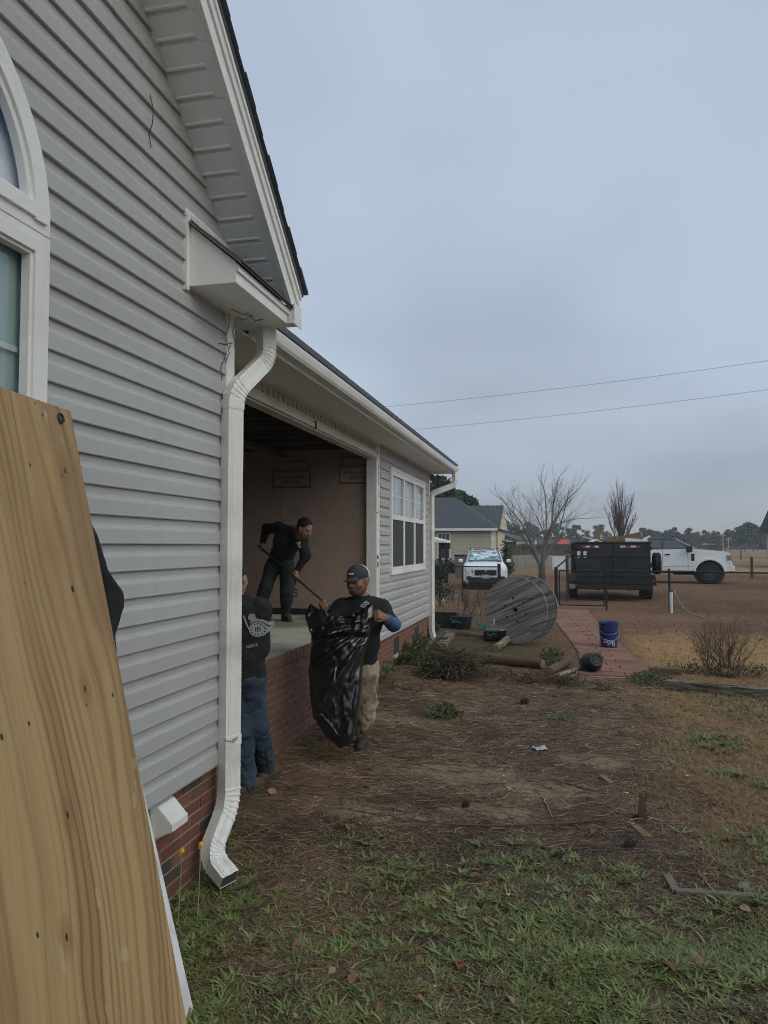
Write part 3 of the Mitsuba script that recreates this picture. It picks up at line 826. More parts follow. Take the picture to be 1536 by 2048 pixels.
# far eave
GX0 = -1.95
part(HS, 'wing_soffit', box(D2 - .12, GX0 - .012, 4.17, FE + .40, SO, SO + .012), 'm_soffit')
part(HS, 'wing_fascia', cat(box(GX0 - .012, GX0 + .006, 4.5, FE + .42, SO - .015, SO + .135), box(GX0 + .006, GX0 + .010, 4.5, FE + .42, SO - .010, SO + .012)), 'm_white')
gq = [[GX0 + .0065 + a * .8, 4.5, SO + .014 + b * .70] for a, b in GP] + [[GX0 + .0065 + a * .8, FE + .40, SO + .014 + b * .70] for a, b in GP]
part(HS, 'wing_gutter', strip_prism([gq[k] for k in range(len(gq))], len(GP)), 'm_white')
part(HS, 'wing_rake', hull([[D2, FE + .39, SO + .0], [GX0, FE + .39, SO], [D2 - 3.9, FE + .39, SO + 1.9], [D2 - 3.9, FE + .39, SO + 2.05], [GX0, FE + .39, SO + .14], [D2, FE + .42, SO + .0], [GX0, FE + .42, SO], [D2 - 3.9, FE + .42, SO + 1.9], [GX0, FE + .42, SO + .14], [D2 - 3.9, FE + .42, SO + 2.05]]), 'm_white')
wr = part(HS, 'wing_roof', hull([[GX0 + .02, 4.4, SO + .145], [GX0 + .02, FE + .44, SO + .145], [-6.3, 4.4, SO + 2.1], [-6.3, FE + .44, SO + 2.1], [GX0 + .02, 4.4, SO + .16], [GX0 + .02, FE + .44, SO + .16], [-6.3, 4.4, SO + 2.13], [-6.3, FE + .44, SO + 2.13]]), 'm_shingle')
tl = 1.96 / 4.35
for k in range(30):
    a = GX0 + .085 - k * .135; b = a - .16
    z_a, z_b = SO + .162 + (GX0 + .02 - a) * tl, SO + .162 + (GX0 + .02 - b) * tl
    if b < -6.2: break
    part(wr, 'shingle_course', hull([[a, 4.4, z_a], [a, FE + .46, z_a], [b, 4.4, z_b], [b, FE + .46, z_b], [a, 4.4, z_a + (.045 if k == 0 else .014)], [a, FE + .46, z_a + (.045 if k == 0 else .014)], [b, 4.4, z_b + .008], [b, FE + .46, z_b + .008]]), 'm_shingle')
# far downspout
d2p = arc_path([[GX0 + .05, FE + .28, SO + .02], [GX0 + .05, FE + .28, SO - .22], [D2 + .06, FE - .02, SO - .40], [D2 + .06, FE - .02, .20], [D2 + .16, FE - .10, .03]], .09, 5)
part(HS, 'wing_downspout', sweep(d2p, [(-.045, -.035), (-.045, .035), (-.025, .038), (0, .035), (.025, .038), (.045, .035), (.045, -.035)], V([1.0, -.4, .05])), 'm_pipe', smooth=30)
# floodlight
fl = part(HS, 'flood_light', cat(lathe([(0, 0), (.055, 0), (.055, .03), (0, .03)], 14, (D2 + .03, FE + .08, SO - .055)), tube([[D2 + .03, FE + .08, SO - .05], [D2 + .08, FE + .05, SO - .10]], .015, 6), tube([[D2 + .03, FE + .08, SO - .05], [D2 + .16, FE + .12, SO - .10]], .015, 6)), 'm_white')
for (c, ax) in (((D2 + .07, FE + .03, SO - .11), (.25, -.6, -.6)), ((D2 + .20, FE + .14, SO - .13), (.7, .1, -.7))):
    h = part(fl, 'lamp_head', lathe([(0, -.11), (.03, -.11), (.045, -.06), (.06, 0), (.062, .01), (0, .01)], 14, c, ax), 'm_flash', smooth=40)
# dryer vent hood on the near brick base
HX = D1 - .028
hv = part(HS, 'vent_hood', hull([[HX, 3.358, .520], [HX, 3.528, .520], [HX, 3.358, .365], [HX, 3.528, .365], [HX + .028, 3.364, .520], [HX + .028, 3.522, .520], [HX + .105, 3.364, .440], [HX + .105, 3.522, .440], [HX + .105, 3.364, .405], [HX + .105, 3.522, .405]]), 'm_white', smooth=20)
part(hv, 'flange', box(HX - .008, HX + .006, 3.335, 3.55, .350, .538), 'm_blind')
# rear: gable wing's other sides
part(HS, 'floor_frame', box(-6.2, D1 - .165, -.48, 3.97, .3, .5), 'm_sheath')
# ------------------------------------------------------------------ plywood and white panel leaning on the wall
def sheet(foot, top, y0, y1, th):
    """A sheet leaning towards -x: foot = (x, z) of the lower outer edge, top = (x, z) of the upper outer edge."""
    f, t = V(foot), V(top)
    d = (t - f) / np.linalg.norm(t - f); nrm = V([d[1], -d[0]])     # outward (towards +x)
    c = [f, t, t - nrm * th, f - nrm * th]
    v = V([[p[0], y, p[1]] for y in (y0, y1) for p in c])
    return v, d, np.linalg.norm(t - f)


py0, py1 = 1.34, 2.56
v, d, L = sheet((-1.318, .0), (-1.862, 2.318), py0, py1, .015)
v[[1, 2]] += .060 * V([d[0], 0, d[1]])      # the top edge runs slightly out of level
# front face subdivided with uv in metres
nu, nv = 2, 2
face = V([v[0], v[4], v[5], v[1]])
uvs = V([[0, 0], [py1 - py0, 0], [py1 - py0, L], [0, L]])
body_v = np.vstack([face, v]); body_uv = np.vstack([uvs, np.zeros((8, 2))])
PL = add('plywood_sheet', (face, V([[0, 1, 2], [0, 2, 3]])), 'm_plywood', uv=uvs, label='sheet of knotty plywood leaning against the grey siding in the foreground', cat='plywood sheet')
ef = V([[4, 6, 5], [4, 7, 6], [0, 1, 2], [0, 2, 3], [1, 5, 6], [1, 6, 2], [0, 3, 7], [0, 7, 4], [3, 2, 6], [3, 6, 7]])
part(PL, 'edge', (v, ef), 'm_ply_edge')
nrm = V([d[1], 0, -d[0]])
up3 = V([d[0], 0, d[1]])


def on_board(px, py, out=.002):
    dd = ray(px, py); p0 = face[0]
    t = ((p0 - CAM) @ nrm) / (dd @ nrm)
    return CAM + dd * t + nrm * out


# curled dark metal tag at the corner
b0 = on_board(120, 838)
ring_p = [b0 + V([0, 1, 0]) * .013 * math.cos(a) + up3 * .020 * math.sin(a) + nrm * .004 for a in np.linspace(-.6, 4.6, 14)] + [b0 + V([0, -.004, 0]) + up3 * -.004 + nrm * .004]
part(PL, 'metal_clip', tube(ring_p, .0042, 6), 'm_black_metal', label='dark curled metal clip at the top corner')
for (px, py, r_) in ((70, 807, .0035), (85, 830, .0045), (60, 930, .005), (124, 951, .004), (112, 1020, .003), (50, 1168, .0035), (145, 1178, .009), (225, 1390, .006), (58, 1447, .005), (3, 1474, .007), (75, 1870, .006), (173, 1410, .004)):
    c = on_board(px, py, .0008)
    k = r_ * 1.6
    pts = [c + V([0, 1, 0]) * r_ * .8 * math.cos(a) + up3 * k * math.sin(a) for a in np.linspace(0, 2 * math.pi, 9)[:-1]]
    part(PL, 'knot', (V(pts + [c]), V([[8, i, (i + 1) % 8] for i in range(8)])), 'm_print_black')
v2, d2, L2 = sheet((-1.373, .0), (-1.885, 1.83), py0 + .1, 2.70, .012)
add('white_panel', (v2, np.vstack([ef, [[0, 4, 5], [0, 5, 1]]])), 'm_white_panel', label='thin white panel edge standing behind the plywood sheet', cat='panel')

# black jacket bulging out behind the boards
jr = np.random.default_rng(2)
st = [(1030, .02, .015), (1060, .05, .04), (1100, .09, .06), (1140, .12, .075), (1165, .16, .08), (1185, .185, .08), (1215, .17, .08), (1250, .135, .075), (1275, .13, .07), (1300, .13, .06), (1322, .11, .045), (1338, .06, .02)]
rows, nn = [], 20
edge_px = lambda py: 135 + (py - 830) * (387 - 135) / (2045 - 830)
outl = {1030: 172, 1060: 189, 1100: 204, 1140: 214, 1165: 232, 1185: 246, 1215: 247, 1250: 236, 1275: 230, 1300: 232, 1322: 232, 1338: 226}
for (py, a, b) in st:
    o_ = PX(outl[py], py, -1.79)                 # silhouette point of the cloth, just in front of the siding
    w_ = .10 + a * .75                           # how far it reaches back behind the board
    dv = V([-.35, -1.0, 0]) / 1.06
    cc = o_ + dv * w_ * .5
    nv = V([1.0, -.35, 0]) / 1.06
    tk = min(b, .05) * .62
    ang = np.linspace(0, 2 * math.pi, nn, endpoint=False)
    rows.append(cc + np.cos(ang)[:, None] * (-dv) * w_ * .5 + np.sin(ang)[:, None] * nv * tk)
rv = np.vstack(rows)
i, j = np.meshgrid(np.arange(len(rows) - 1), np.arange(nn), indexing='ij')
q = np.stack([i * nn + j, i * nn + (j + 1) % nn, (i + 1) * nn + (j + 1) % nn, (i + 1) * nn + j], -1).reshape(-1, 4)
fj = np.vstack([q[:, [0, 1, 2]], q[:, [0, 2, 3]], [[0, k + 1, k] for k in range(1, nn - 1)], [[(len(rows) - 1) * nn, (len(rows) - 1) * nn + k, (len(rows) - 1) * nn + k + 1] for k in range(1, nn - 1)]])
t_ = trimesh.Trimesh(rv, fj, process=False).subdivide().subdivide()
t_ = trimesh.Trimesh(t_.vertices, t_.faces); trimesh.smoothing.filter_taubin(t_, iterations=14)
add('jacket', bump(tm(t_), .006, 14), 'm_black_cloth', True, label='black jacket bulging out from behind the right edge of the plywood', cat='jacket')
# ------------------------------------------------------------------ people: bodies from smooth unions of tapered limbs
def smin(a, b, k):
    h = np.clip(.5 + .5 * (b - a) / k, 0, 1)
    return b + (a - b) * h - k * h * (1 - h)


def sd(pr, p):
    """Distance from points p (n, 3) to one primitive."""
    if pr[0] == 'c':
        a, b, ra, rb = pr[1:]
        ba = b - a; t = np.clip(((p - a) @ ba) / max(ba @ ba, 1e-9), 0, 1)
        return np.linalg.norm(p - a - t[:, None] * ba, axis=1) - (ra + (rb - ra) * t)
    c, R, r = pr[1:]
    q = (p - c) @ R.T
    k0 = np.linalg.norm(q / r, axis=1); k1 = np.linalg.norm(q / (r * r), axis=1)
    return k0 * (k0 - 1) / np.maximum(k1, 1e-9)


def prange(pr):
    if pr[0] == 'c':
        a, b, ra, rb = pr[1:]; r = max(ra, rb)
        return np.minimum(a, b) - r, np.maximum(a, b) + r
    c, R, r = pr[1:]; m = r.max()
    return c - m, c + m


def field(groups, p, kk=.012):
    out = np.full(len(p), 1.0)
    for prims, k in groups:
        g = np.full(len(p), 1.0)
        for pr in prims:
            lo, hi = prange(pr); pad = 3 * k + .03
            m = np.all((p > lo - pad) & (p < hi + pad), axis=1)
            if m.any(): g[m] = smin(g[m], sd(pr, p[m]), k)
        out = smin(out, g, kk)
    return out


def sdf_mesh(groups, h=.01, kk=.012, cut=None):
    lo = np.min([prange(p)[0] for g, _ in groups for p in g], axis=0) - .04
    hi = np.max([prange(p)[1] for g, _ in groups for p in g], axis=0) + .04
    n = np.ceil((hi - lo) / h).astype(int) + 1
    ax = [lo[k] + h * np.arange(n[k]) for k in range(3)]
    Gp = np.stack(np.meshgrid(*ax, indexing='ij'), -1).reshape(-1, 3)
    Fd = field(groups, Gp, kk)
    if cut is not None: Fd = np.maximum(Fd, cut(Gp))
    return nets(Fd.reshape(n), lo, h)


def nets(Fd, lo, h):
    """Surface nets of a distance grid."""
    n = Fd.shape
    ins = Fd < 0
    cs = [Fd[i:n[0] - 1 + i, j:n[1] - 1 + j, k:n[2] - 1 + k] for i in (0, 1) for j in (0, 1) for k in (0, 1)]
    s = sum((c < 0).astype(int) for c in cs)
    mask = (s > 0) & (s < 8)
    idx = np.full(mask.shape, -1); cells = np.argwhere(mask); idx[mask] = np.arange(len(cells))
    val = np.stack([c[mask] for c in cs], 1)
    co = V([[i, j, k] for i in (0, 1) for j in (0, 1) for k in (0, 1)], float)
    acc, cnt = np.zeros((len(cells), 3)), np.zeros(len(cells))
    for a in range(8):
        for b in range(a + 1, 8):
            if np.abs(co[a] - co[b]).sum() != 1: continue
            va, vb = val[:, a], val[:, b]; m = (va < 0) != (vb < 0)
            t = va[m] / (va[m] - vb[m])
            acc[m] += co[a] + t[:, None] * (co[b] - co[a]); cnt[m] += 1
    v = lo + h * (cells + acc / cnt[:, None])
    f = []
    for d in range(3):
        e = [1, 2], [0, 2], [0, 1]
        u, w = e[d]
        A = np.take(ins, range(n[d] - 1), d); B = np.take(ins, range(1, n[d]), d)
        ch = np.argwhere(A != B)
        ok = np.all((ch[:, [u, w]] > 0) & (ch[:, [u, w]] < V(n)[[u, w]] - 1), axis=1); ch = ch[ok]
        quad = []
        for (a, b) in ((-1, -1), (0, -1), (0, 0), (-1, 0)):
            o = ch.copy(); o[:, u] += a; o[:, w] += b; quad.append(idx[o[:, 0], o[:, 1], o[:, 2]])
        quad = np.stack(quad, 1)
        fl = ~A[tuple(ch.T)]
        if d == 1: fl = ~fl
        quad[fl] = quad[fl][:, ::-1]
        f += [quad[:, [0, 1, 2]], quad[:, [0, 2, 3]]]
    return v, np.vstack(f)


def C(a, b, ra, rb): return ('c', V(a, float), V(b, float), ra, rb)
def E(c, R, r): return ('e', V(c, float), np.asarray(R, float), V(r, float))


def basis(f, u=(0, 0, 1)):
    """Rows: right, forward, up of something facing f."""
    f = V(f, float); f /= np.linalg.norm(f)
    r = np.cross(f, u); r /= np.linalg.norm(r)
    return V([r, f, np.cross(r, f)])


def head_prims(c, B, s=1.0):
    L = lambda x, y, z: c + s * (V([x, y, z]) @ B)
    e = lambda p, r: E(L(*p), B, V(r) * s)
    g = [e((0, -.012, .03), (.078, .098, .088)), e((0, .018, -.035), (.064, .078, .078)), C(L(0, .06, -.085), L(0, .05, -.07), .026 * s, .036 * s),
         C(L(-.034, .078, .012), L(.034, .078, .012), .014 * s, .014 * s), C(L(-.042, .058, -.03), L(-.048, .05, -.03), .022 * s, .02 * s), C(L(.042, .058, -.03), L(.048, .05, -.03), .022 * s, .02 * s),
         C(L(-.05, -.0, -.06), L(-.03, .045, -.085), .026 * s, .022 * s), C(L(.05, -.0, -.06), L(.03, .045, -.085), .026 * s, .022 * s)]
    fine = [C(L(0, .09, .006), L(0, .112, -.030), .009 * s, .014 * s), C(L(-.012, .098, -.036), L(.012, .098, -.036), .009 * s, .009 * s),
            C(L(-.02, .086, -.060), L(.02, .086, -.060), .008 * s, .008 * s), C(L(-.018, .085, -.071), L(.018, .085, -.071), .009 * s, .009 * s),
            E(L(-.079, -.008, -.008), B, V([.011, .024, .034]) * s), E(L(.079, -.008, -.008), B, V([.011, .024, .034]) * s)]
    return [(g, .025 * s), (fine, .006 * s)], L


def hand_prims(w, tip, nrm, curl, spread=.012, s=1.0, thumb=1):
    """A hand from the wrist w towards tip; nrm = back of the hand; curl in radians per joint; five fingers."""
    d = V(tip, float) - w; d /= np.linalg.norm(d)
    n = V(nrm, float); n -= d * (n @ d); n /= np.linalg.norm(n)
    r = np.cross(d, n)
    palm = w + d * .085 * s
    g = [C(w, w + d * .03 * s, .026 * s, .026 * s)]
    for k in range(4): g.append(C(w + d * .02 * s + r * (k - 1.5) * .012 * s, palm + r * (k - 1.5) * .020 * s, .016 * s, .0125 * s))
    fing = []
    for k, ln in enumerate((.068, .078, .073, .056)):
        p = palm + r * (k - 1.5) * .0205 * s; a = .25
        for j, fr in enumerate((.46, .30, .24)):
            a += curl * (1 if j else .8)
            dd = d * math.cos(a) - n * math.sin(a)
            q_ = p + dd * ln * fr * s + r * (k - 1.5) * spread * .15
            fing.append(C(p, q_, (.0098 - .0008 * j) * s, (.0092 - .0008 * j) * s)); p = q_
    p = w + d * .028 * s - r * .022 * s * thumb; t1 = p + (d * .032 - r * .026 * thumb - n * .016) * s; t2 = t1 + (d * .026 - n * .020 + r * .006 * thumb) * s
    fing += [C(p, t1, .014 * s, .011 * s), C(t1, t2, .0105 * s, .009 * s)]
    return [(g, .014 * s), (fing, .004 * s)]


def leg_prims(hip, knee, ank, rt, rk, rc, ra):
    hip, knee, ank = V(hip), V(knee), V(ank)
    calf = knee * .62 + ank * .38
    return [C(hip, knee, rt, rk), C(knee, calf, rk, rc), C(calf, ank, rc, ra)]


def shoe(ank, toe, sole_z, w=.048):
    """A boot: heel, vamp, toe cap and a separate welted sole."""
    ank, toe = V(ank, float), V(toe, float)
    d = toe - ank; d[2] = 0; L = np.linalg.norm(d); d /= L
    a0 = V([ank[0], ank[1], sole_z])
    heel = a0 - d * .055
    up = [C(ank + V([0, 0, .05]), a0 + V([0, 0, .06]), .050, .050), C(heel + V([0, 0, .045]), a0 + d * .06 + V([0, 0, .055]), .040, .046), C(a0 + d * .06 + V([0, 0, .055]), a0 + d * .15 + V([0, 0, .040]), .046, .036)]
    s = np.cross(d, V([0, 0, 1.0]))
    prof = [(-.082, .028), (-.06, .036), (0, .036), (.07, .041), (.13, .042), (.165, .034), (.188, .014)]
    pts = [a0 + d * t + s * w_ * sg + V([0, 0, z]) for t, w_ in prof for sg in (-1, 1) for z in (0, .024)]
    return [(up, .02)], hull(pts)


def decal(poly, org, right, up, direction, groups, step=.012, off=.0035):
    """A flat print lying on a clothed surface: the polygon is cut into small triangles and laid onto the cloth."""
    right, up, direction = V(right, float), V(up, float), V(direction, float)
    vs, fs, n = [], [], 0
    for g in getattr(poly, 'geoms', [poly]):
        if g.is_empty or g.geom_type != 'Polygon' or g.area < 1e-7: continue
        vv, ff = trimesh.creation.triangulate_polygon(g, engine='earcut')
        vv, ff = trimesh.remesh.subdivide_to_size(np.column_stack([vv, np.zeros(len(vv))]), ff, step)
        vs.append(vv); fs.append(ff + n); n += len(vv)
    v = np.vstack(vs); f = np.vstack(fs)
    p = V(org, float) + v[:, :1] * right + v[:, 1:2] * up - direction * .3
    t = np.zeros(len(p))
    for _ in range(60):
        dist = field(groups, p + t[:, None] * direction)
        t += np.clip(dist, -.05, .05) * .8
    t = np.minimum(t, .55)
    return p + (t - off)[:, None] * direction, f


def skin_colors(v, base, L_inv, beard, lip=(.30, .12, .10)):
    col = np.tile(V(base), (len(v), 1))
    q_ = L_inv(v)
    n = meshkit.fbm(v * 60, 3, 2)[:, None]
    col = col * (.88 + .24 * n)
    x, y, z = q_.T
    near = np.linalg.norm(q_, axis=1) < .16
    bd = near & (y > .0) & (z < -.045) & (z > -.13)
    mo = near & (y > .07) & (z < -.040) & (z > -.055) & (np.abs(x) < .034)
    col[bd | mo] = col[bd | mo] * (1 - beard) + V([.035, .025, .02]) * beard
    lp = near & (y > .075) & (z < -.055) & (z > -.076) & (np.abs(x) < .026)
    col[lp] = lip
    br_ = near & (y > .06) & (z > .010) & (z < .024) & (np.abs(x) > .012) & (np.abs(x) < .052)
    col[br_] = (.02, .014, .012)
    return col


def eyes(parent, L, B):
    for sx in (-1, 1):
        c = L(sx * .031, .079, -.004)
        e = part(parent, 'eye', xf(tm(trimesh.creation.icosphere(2, .0125)), None, c), 'm_eye', True)
        part(e, 'iris', xf(tm(trimesh.creation.icosphere(1, .0062)), None, L(sx * .031, .0885, -.005)), 'm_iris', True)


def cloth(groups, h, amp, freq, seed, cut=None, kk=.02):
    m = sdf_mesh(groups, h, kk, cut)
    v, f = m
    t = trimesh.Trimesh(v, f, process=False); n = np.array(t.vertex_normals)
    a = meshkit.fbm(v * freq, 3, seed) - .5
    b = np.abs(meshkit.fbm(v * V(freq) * V([1, 1, .45]) + 9, 2, seed + 1) - .5)
    return v + n * (a * amp * 2 - (np.maximum(.06 - b, 0) * amp * 9))[:, None], f


# ================= the man holding the bag
p1 = thing('person', 'person in black shirt, dark cap and pale stained trousers holding a bag open', 'person')
hc = P(716, 1161, 6.40)
B1 = basis((-.33, -.93, -.07), (-.02, .05, 1))
hp, L1 = head_prims(hc, B1, 1.12)
nb = P(724, 1204, 6.47); ch = P(722, 1238, 6.49); pv_ = P(716, 1318, 6.52)
sR, sL = P(682, 1217, 6.44), P(762, 1219, 6.55)
eR, wR = P(654, 1252, 6.30), P(647, 1226, 6.16)
eL, wL = P(787, 1249, 6.36), P(770, 1236, 6.10)
hR, hL = P(696, 1334, 6.52), P(733, 1334, 6.52)
kR, kL = P(694, 1405, 6.46), P(735, 1405, 6.43)
aR, aL = P(694, 1468, 6.62), P(726, 1472, 6.50)
bx = lambda a, b, ra, rb: C(a, b, ra, rb)
arms_r = [bx(sR, eR, .056, .043), bx(eR, wR, .042, .028)]
arms_l = [bx(sL, eL, .056, .043), bx(eL, wL, .042, .028)]
B_t = basis((-.12, -.99, 0))
torso = [E(ch + V([0, 0, -.02]), B_t, (.185, .125, .17)), E(ch * .42 + pv_ * .58 + V([0, -.02, 0]), B_t, (.180, .150, .17)), E(pv_, B_t, (.165, .125, .12)), bx(sR, sL, .075, .075), bx(nb, ch, .075, .10), bx(nb + V([0, 0, .0]), sR * .8 + nb * .2, .062, .065), bx(nb + V([0, 0, .0]), sL * .8 + nb * .2, .062, .065)]
handR = hand_prims(wR, P(643, 1211, 6.10), (-.5, -.75, .3), 1.0, thumb=-1)
handL = hand_prims(wL, P(750, 1224, 5.99), (.25, -.75, .55), .95, thumb=1)
legsp = leg_prims(hR, kR, aR, .085, .062, .06, .045) + leg_prims(hL, kL, aL, .088, .064, .062, .046)
body = [(torso + arms_r + arms_l + [bx(hc + V([0, .03, -.08]), nb, .056, .064)] + legsp, .035)] + hp + handR + handL
bv, bf = sdf_mesh(body, .0075)
Linv1 = lambda v: ((v - hc) @ B1.T) / 1.12
part(p1, 'body', (bv, bf), 'm_skin', True, color=skin_colors(bv, (.235, .122, .082), Linv1, .45))
eyes(p1, L1, B1)
up_l = lambda a, b, t: V(a) * (1 - t) + V(b) * t
grow = lambda ps, g: [(q_[0], q_[1], q_[2], q_[3] + g, q_[4] + g) if q_[0] == 'c' else ('e', q_[1], q_[2], q_[3] + g) for q_ in ps]
shirt = [(grow(torso, .016) + [bx(sR, up_l(sR, eR, .97), .078, .062), bx(sL, up_l(sL, eL, .86), .080, .066)], .04)]
zc = nb[2] + .052
part(p1, 'shirt', cloth(shirt, .010, .009, V([9, 9, 6]), 3, cut=lambda p: np.maximum(p[:, 2] - zc, (pv_[2] - .035) - p[:, 2])), 'm_black_cloth', True)
part(p1, 'collar', lathe([(.070, -.01), (.074, .0), (.074, .022), (.068, .028), (.062, .02)], 24, nb + V([.0, -.012, .040]), (.0, -.18, 1)), 'm_black_cloth', True)
part(p1, 'sleeve', cloth([([bx(up_l(sL, eL, .84), eL, .052, .060), bx(eL, up_l(eL, wL, .80), .060, .046)], .03)], .009, .006, V([18, 18, 18]), 4), 'm_blue_sleeve', True, label='blue undersleeve below the short black sleeve')
part(p1, 'trousers', cloth([(grow([E(pv_ + V([0, 0, -.02]), B_t, (.155, .12, .10))], .012) + leg_prims(hR, kR, aR + V([0, 0, .03]), .112, .088, .085, .066) + leg_prims(hL, kL, aL + V([0, 0, .03]), .112, .086, .082, .066), .035)], .010, .018, V([11, 11, 12]), 5), 'm_khaki', True)
for a, t in ((aL, P(716, 1492, 6.30)), (aR, P(684, 1485, 6.45))):
    g0 = float(gz(a[0], a[1]))
    up_, so = shoe(V([a[0], a[1], g0 + .10]), t, g0 - .002)
    s_ = part(p1, 'shoe', sdf_mesh(up_, .009), 'm_shoe_dark', True)
    part(s_, 'sole', so, 'm_sole', smooth=30)
# cap
cap_c = L1(0, -.010, .042)
R_c = V([.098, .116, .096])


def dome(c, B, r, a0, a1, t0, t1, nu=28, nv=12, tilt=.0):
    """Patch of an ellipsoid: azimuth a0..a1 from the front, elevation t0..t1."""
    a, t = np.meshgrid(np.linspace(a0, a1, nu), np.linspace(t0, t1, nv))
    x = np.sin(a) * np.cos(t) * r[0]; y = np.cos(a) * np.cos(t) * r[1]; z = np.sin(t) * r[2]
    v = np.stack([x, y, z], -1).reshape(-1, 3) @ B + c
    i, j = np.meshgrid(np.arange(nv - 1), np.arange(nu - 1), indexing='ij')
    q_ = np.stack([i * nu + j, i * nu + j + 1, (i + 1) * nu + j + 1, (i + 1) * nu + j], -1).reshape(-1, 4)
    return v, np.vstack([q_[:, [0, 1, 2]], q_[:, [0, 2, 3]]])


cp = part(p1, 'cap', dome(cap_c, B1, R_c, -1.75, 1.75, -.22, 1.5), 'm_cap', True)
part(cp, 'rear_panel', cat(dome(cap_c, B1, R_c * .995, 1.75, 2 * math.pi - 1.75, -.22, 1.5)), 'm_cap_mesh', True)
bt = []
for k, a in enumerate(np.linspace(-.95, .95, 15)):
    i_ = V([math.sin(a) * .088, math.cos(a) * .100 + .0, -.018]); o_ = V([math.sin(a) * .092, .092 + .082 * math.cos(a * 1.15), -.034 + .018 * (1 - math.cos(a)) * -1])
    for p_ in (i_, o_): bt += [cap_c + V(p_) @ B1, cap_c + (V(p_) + V([0, 0, -.006])) @ B1]
bfc = []
for k in range(14):
    b_ = k * 4
    bfc += [[b_, b_ + 2, b_ + 6], [b_, b_ + 6, b_ + 4], [b_ + 1, b_ + 7, b_ + 3], [b_ + 1, b_ + 5, b_ + 7], [b_ + 2, b_ + 3, b_ + 7], [b_ + 2, b_ + 7, b_ + 6]]
part(cp, 'brim', (V(bt), V(bfc)), 'm_cap', smooth=40)
lo_ = LineString([(-.026, -.016 + .016 * math.sin(t)) for t in (0,)] + [(-.026 + .012 * t, .018 - .016 * (1 - (1 - t) ** 2) if False else .016 - .013 * math.sin(t * 1.57)) for t in np.linspace(0, 1, 6)])
arcu = LineString([(.028 * math.sin(t), .006 + .016 * (1 - math.cos(t)) * 1.1 - .010) for t in np.linspace(-1.3, 1.3, 14)]).buffer(.0045, cap_style=2)
arcd = LineString([(.028 * math.sin(t), .006 - .016 * (1 - math.cos(t)) * 1.1 - .002) for t in np.linspace(-1.3, 1.3, 14)]).buffer(.0045, cap_style=2)
capf = [([E(cap_c, B1, R_c)], .01)]
part(cp, 'emblem', decal(shapely.union_all([arcu, arcd]), cap_c + V([.0, .16, .022]) @ B1, B1[0] * -1, B1[2], -B1[1], capf, .006), 'm_print_white')
hs_ = [([E(L1(0, -.020, .012), B1, V([.083, .098, .095]))], .01)]
part(p1, 'hair', sdf_mesh(hs_, .009, cut=lambda p: np.maximum.reduce([((p - hc) @ B1.T)[:, 2] - .03, -.075 - ((p - hc) @ B1.T)[:, 2], ((p - hc) @ B1.T)[:, 1] - .005])), 'm_hair', True)
lgp = shapely.union_all([affinity.scale(Point(0, 0).buffer(.05, 12), 1, .30), Polygon([(-.045, .0), (-.02, .03), (0, .045), (.02, .03), (.045, .0), (.02, -.02), (-.02, -.02)])]).difference(shapely.union_all([LineString([(-.03, .004), (.03, .004)]).buffer(.003), LineString([(-.02, .017), (.02, .017)]).buffer(.003)]))
part(p1, 'chest_print', decal(lgp, P(726, 1213, 6.30), RGT, V([0, 0, 1]), V([.05, 1, 0]), [(shirt[0][0], .04)], .01, .007), 'm_print_grey')

# ================= the person seen from behind
p2 = thing('person', 'person in black hooded sweatshirt and blue jeans seen from behind beside the white downspout', 'person')
Y2 = 4.98
hc2 = P(471, 1157, Y2 + .05); B2 = basis((.10, .99, -.12))
hp2, L2_ = head_prims(hc2, B2, 1.0)
nb2, ch2, pv2 = P(470, 1203, Y2), P(474, 1250, Y2 + .02), P(484, 1345, Y2 + .06)
s2R, s2L = P(519, 1222, Y2 + .03), P(424, 1222, Y2 + .03)
e2R, w2R = P(521, 1294, Y2 + .06), P(505, 1312, Y2 + .28)
e2L, w2L = P(416, 1292, Y2 - .02), P(440, 1306, Y2 + .22)
h2R, h2L = P(502, 1355, Y2 + .07), P(466, 1355, Y2 + .07)
k2R, k2L = P(513, 1452, Y2 + .10), P(481, 1462, Y2 + .02)
a2R, a2L = P(532, 1538, Y2 + .38), P(491, 1572, Y2 + .04)
B2t = basis((.05, 1, 0))
torso2 = [E(ch2 + V([0, 0, -.01]), B2t, (.185, .12, .19)), E(ch2 * .4 + pv2 * .6, B2t, (.165, .12, .18)), E(pv2, B2t, (.155, .12, .12)), C(s2R, s2L, .07, .07), C(nb2, ch2, .07, .10)]
arm2 = [C(s2R, e2R, .055, .043), C(e2R, w2R, .042, .03), C(s2L, e2L, .055, .043), C(e2L, w2L, .042, .03)]
leg2 = leg_prims(h2R, k2R, a2R, .088, .062, .06, .044) + leg_prims(h2L, k2L, a2L, .088, .062, .06, .044)
body2 = [(torso2 + arm2 + leg2 + [C(hc2 + V([0, -.03, -.07]), nb2, .054, .06)], .035)] + hp2 + hand_prims(w2R, w2R + V([-.02, .1, .02]), (.3, 0, .9), .5, thumb=-1) + hand_prims(w2L, w2L + V([.05, .1, .02]), (-.3, 0, .9), .5, thumb=1)
bv2, bf2 = sdf_mesh(body2, .0085)
part(p2, 'body', (bv2, bf2), 'm_skin', True, color=skin_colors(bv2, (.33, .185, .135), lambda v: (v - hc2) @ B2.T, .0))
part(p2, 'hair', sdf_mesh([([E(L2_(0, -.014, .030), B2, (.082, .101, .090)), E(L2_(0, -.06, -.02), B2, (.066, .05, .06))], .02)], .009, cut=lambda p: ((p - hc2) @ B2.T)[:, 1] - .055), 'm_hair', True)
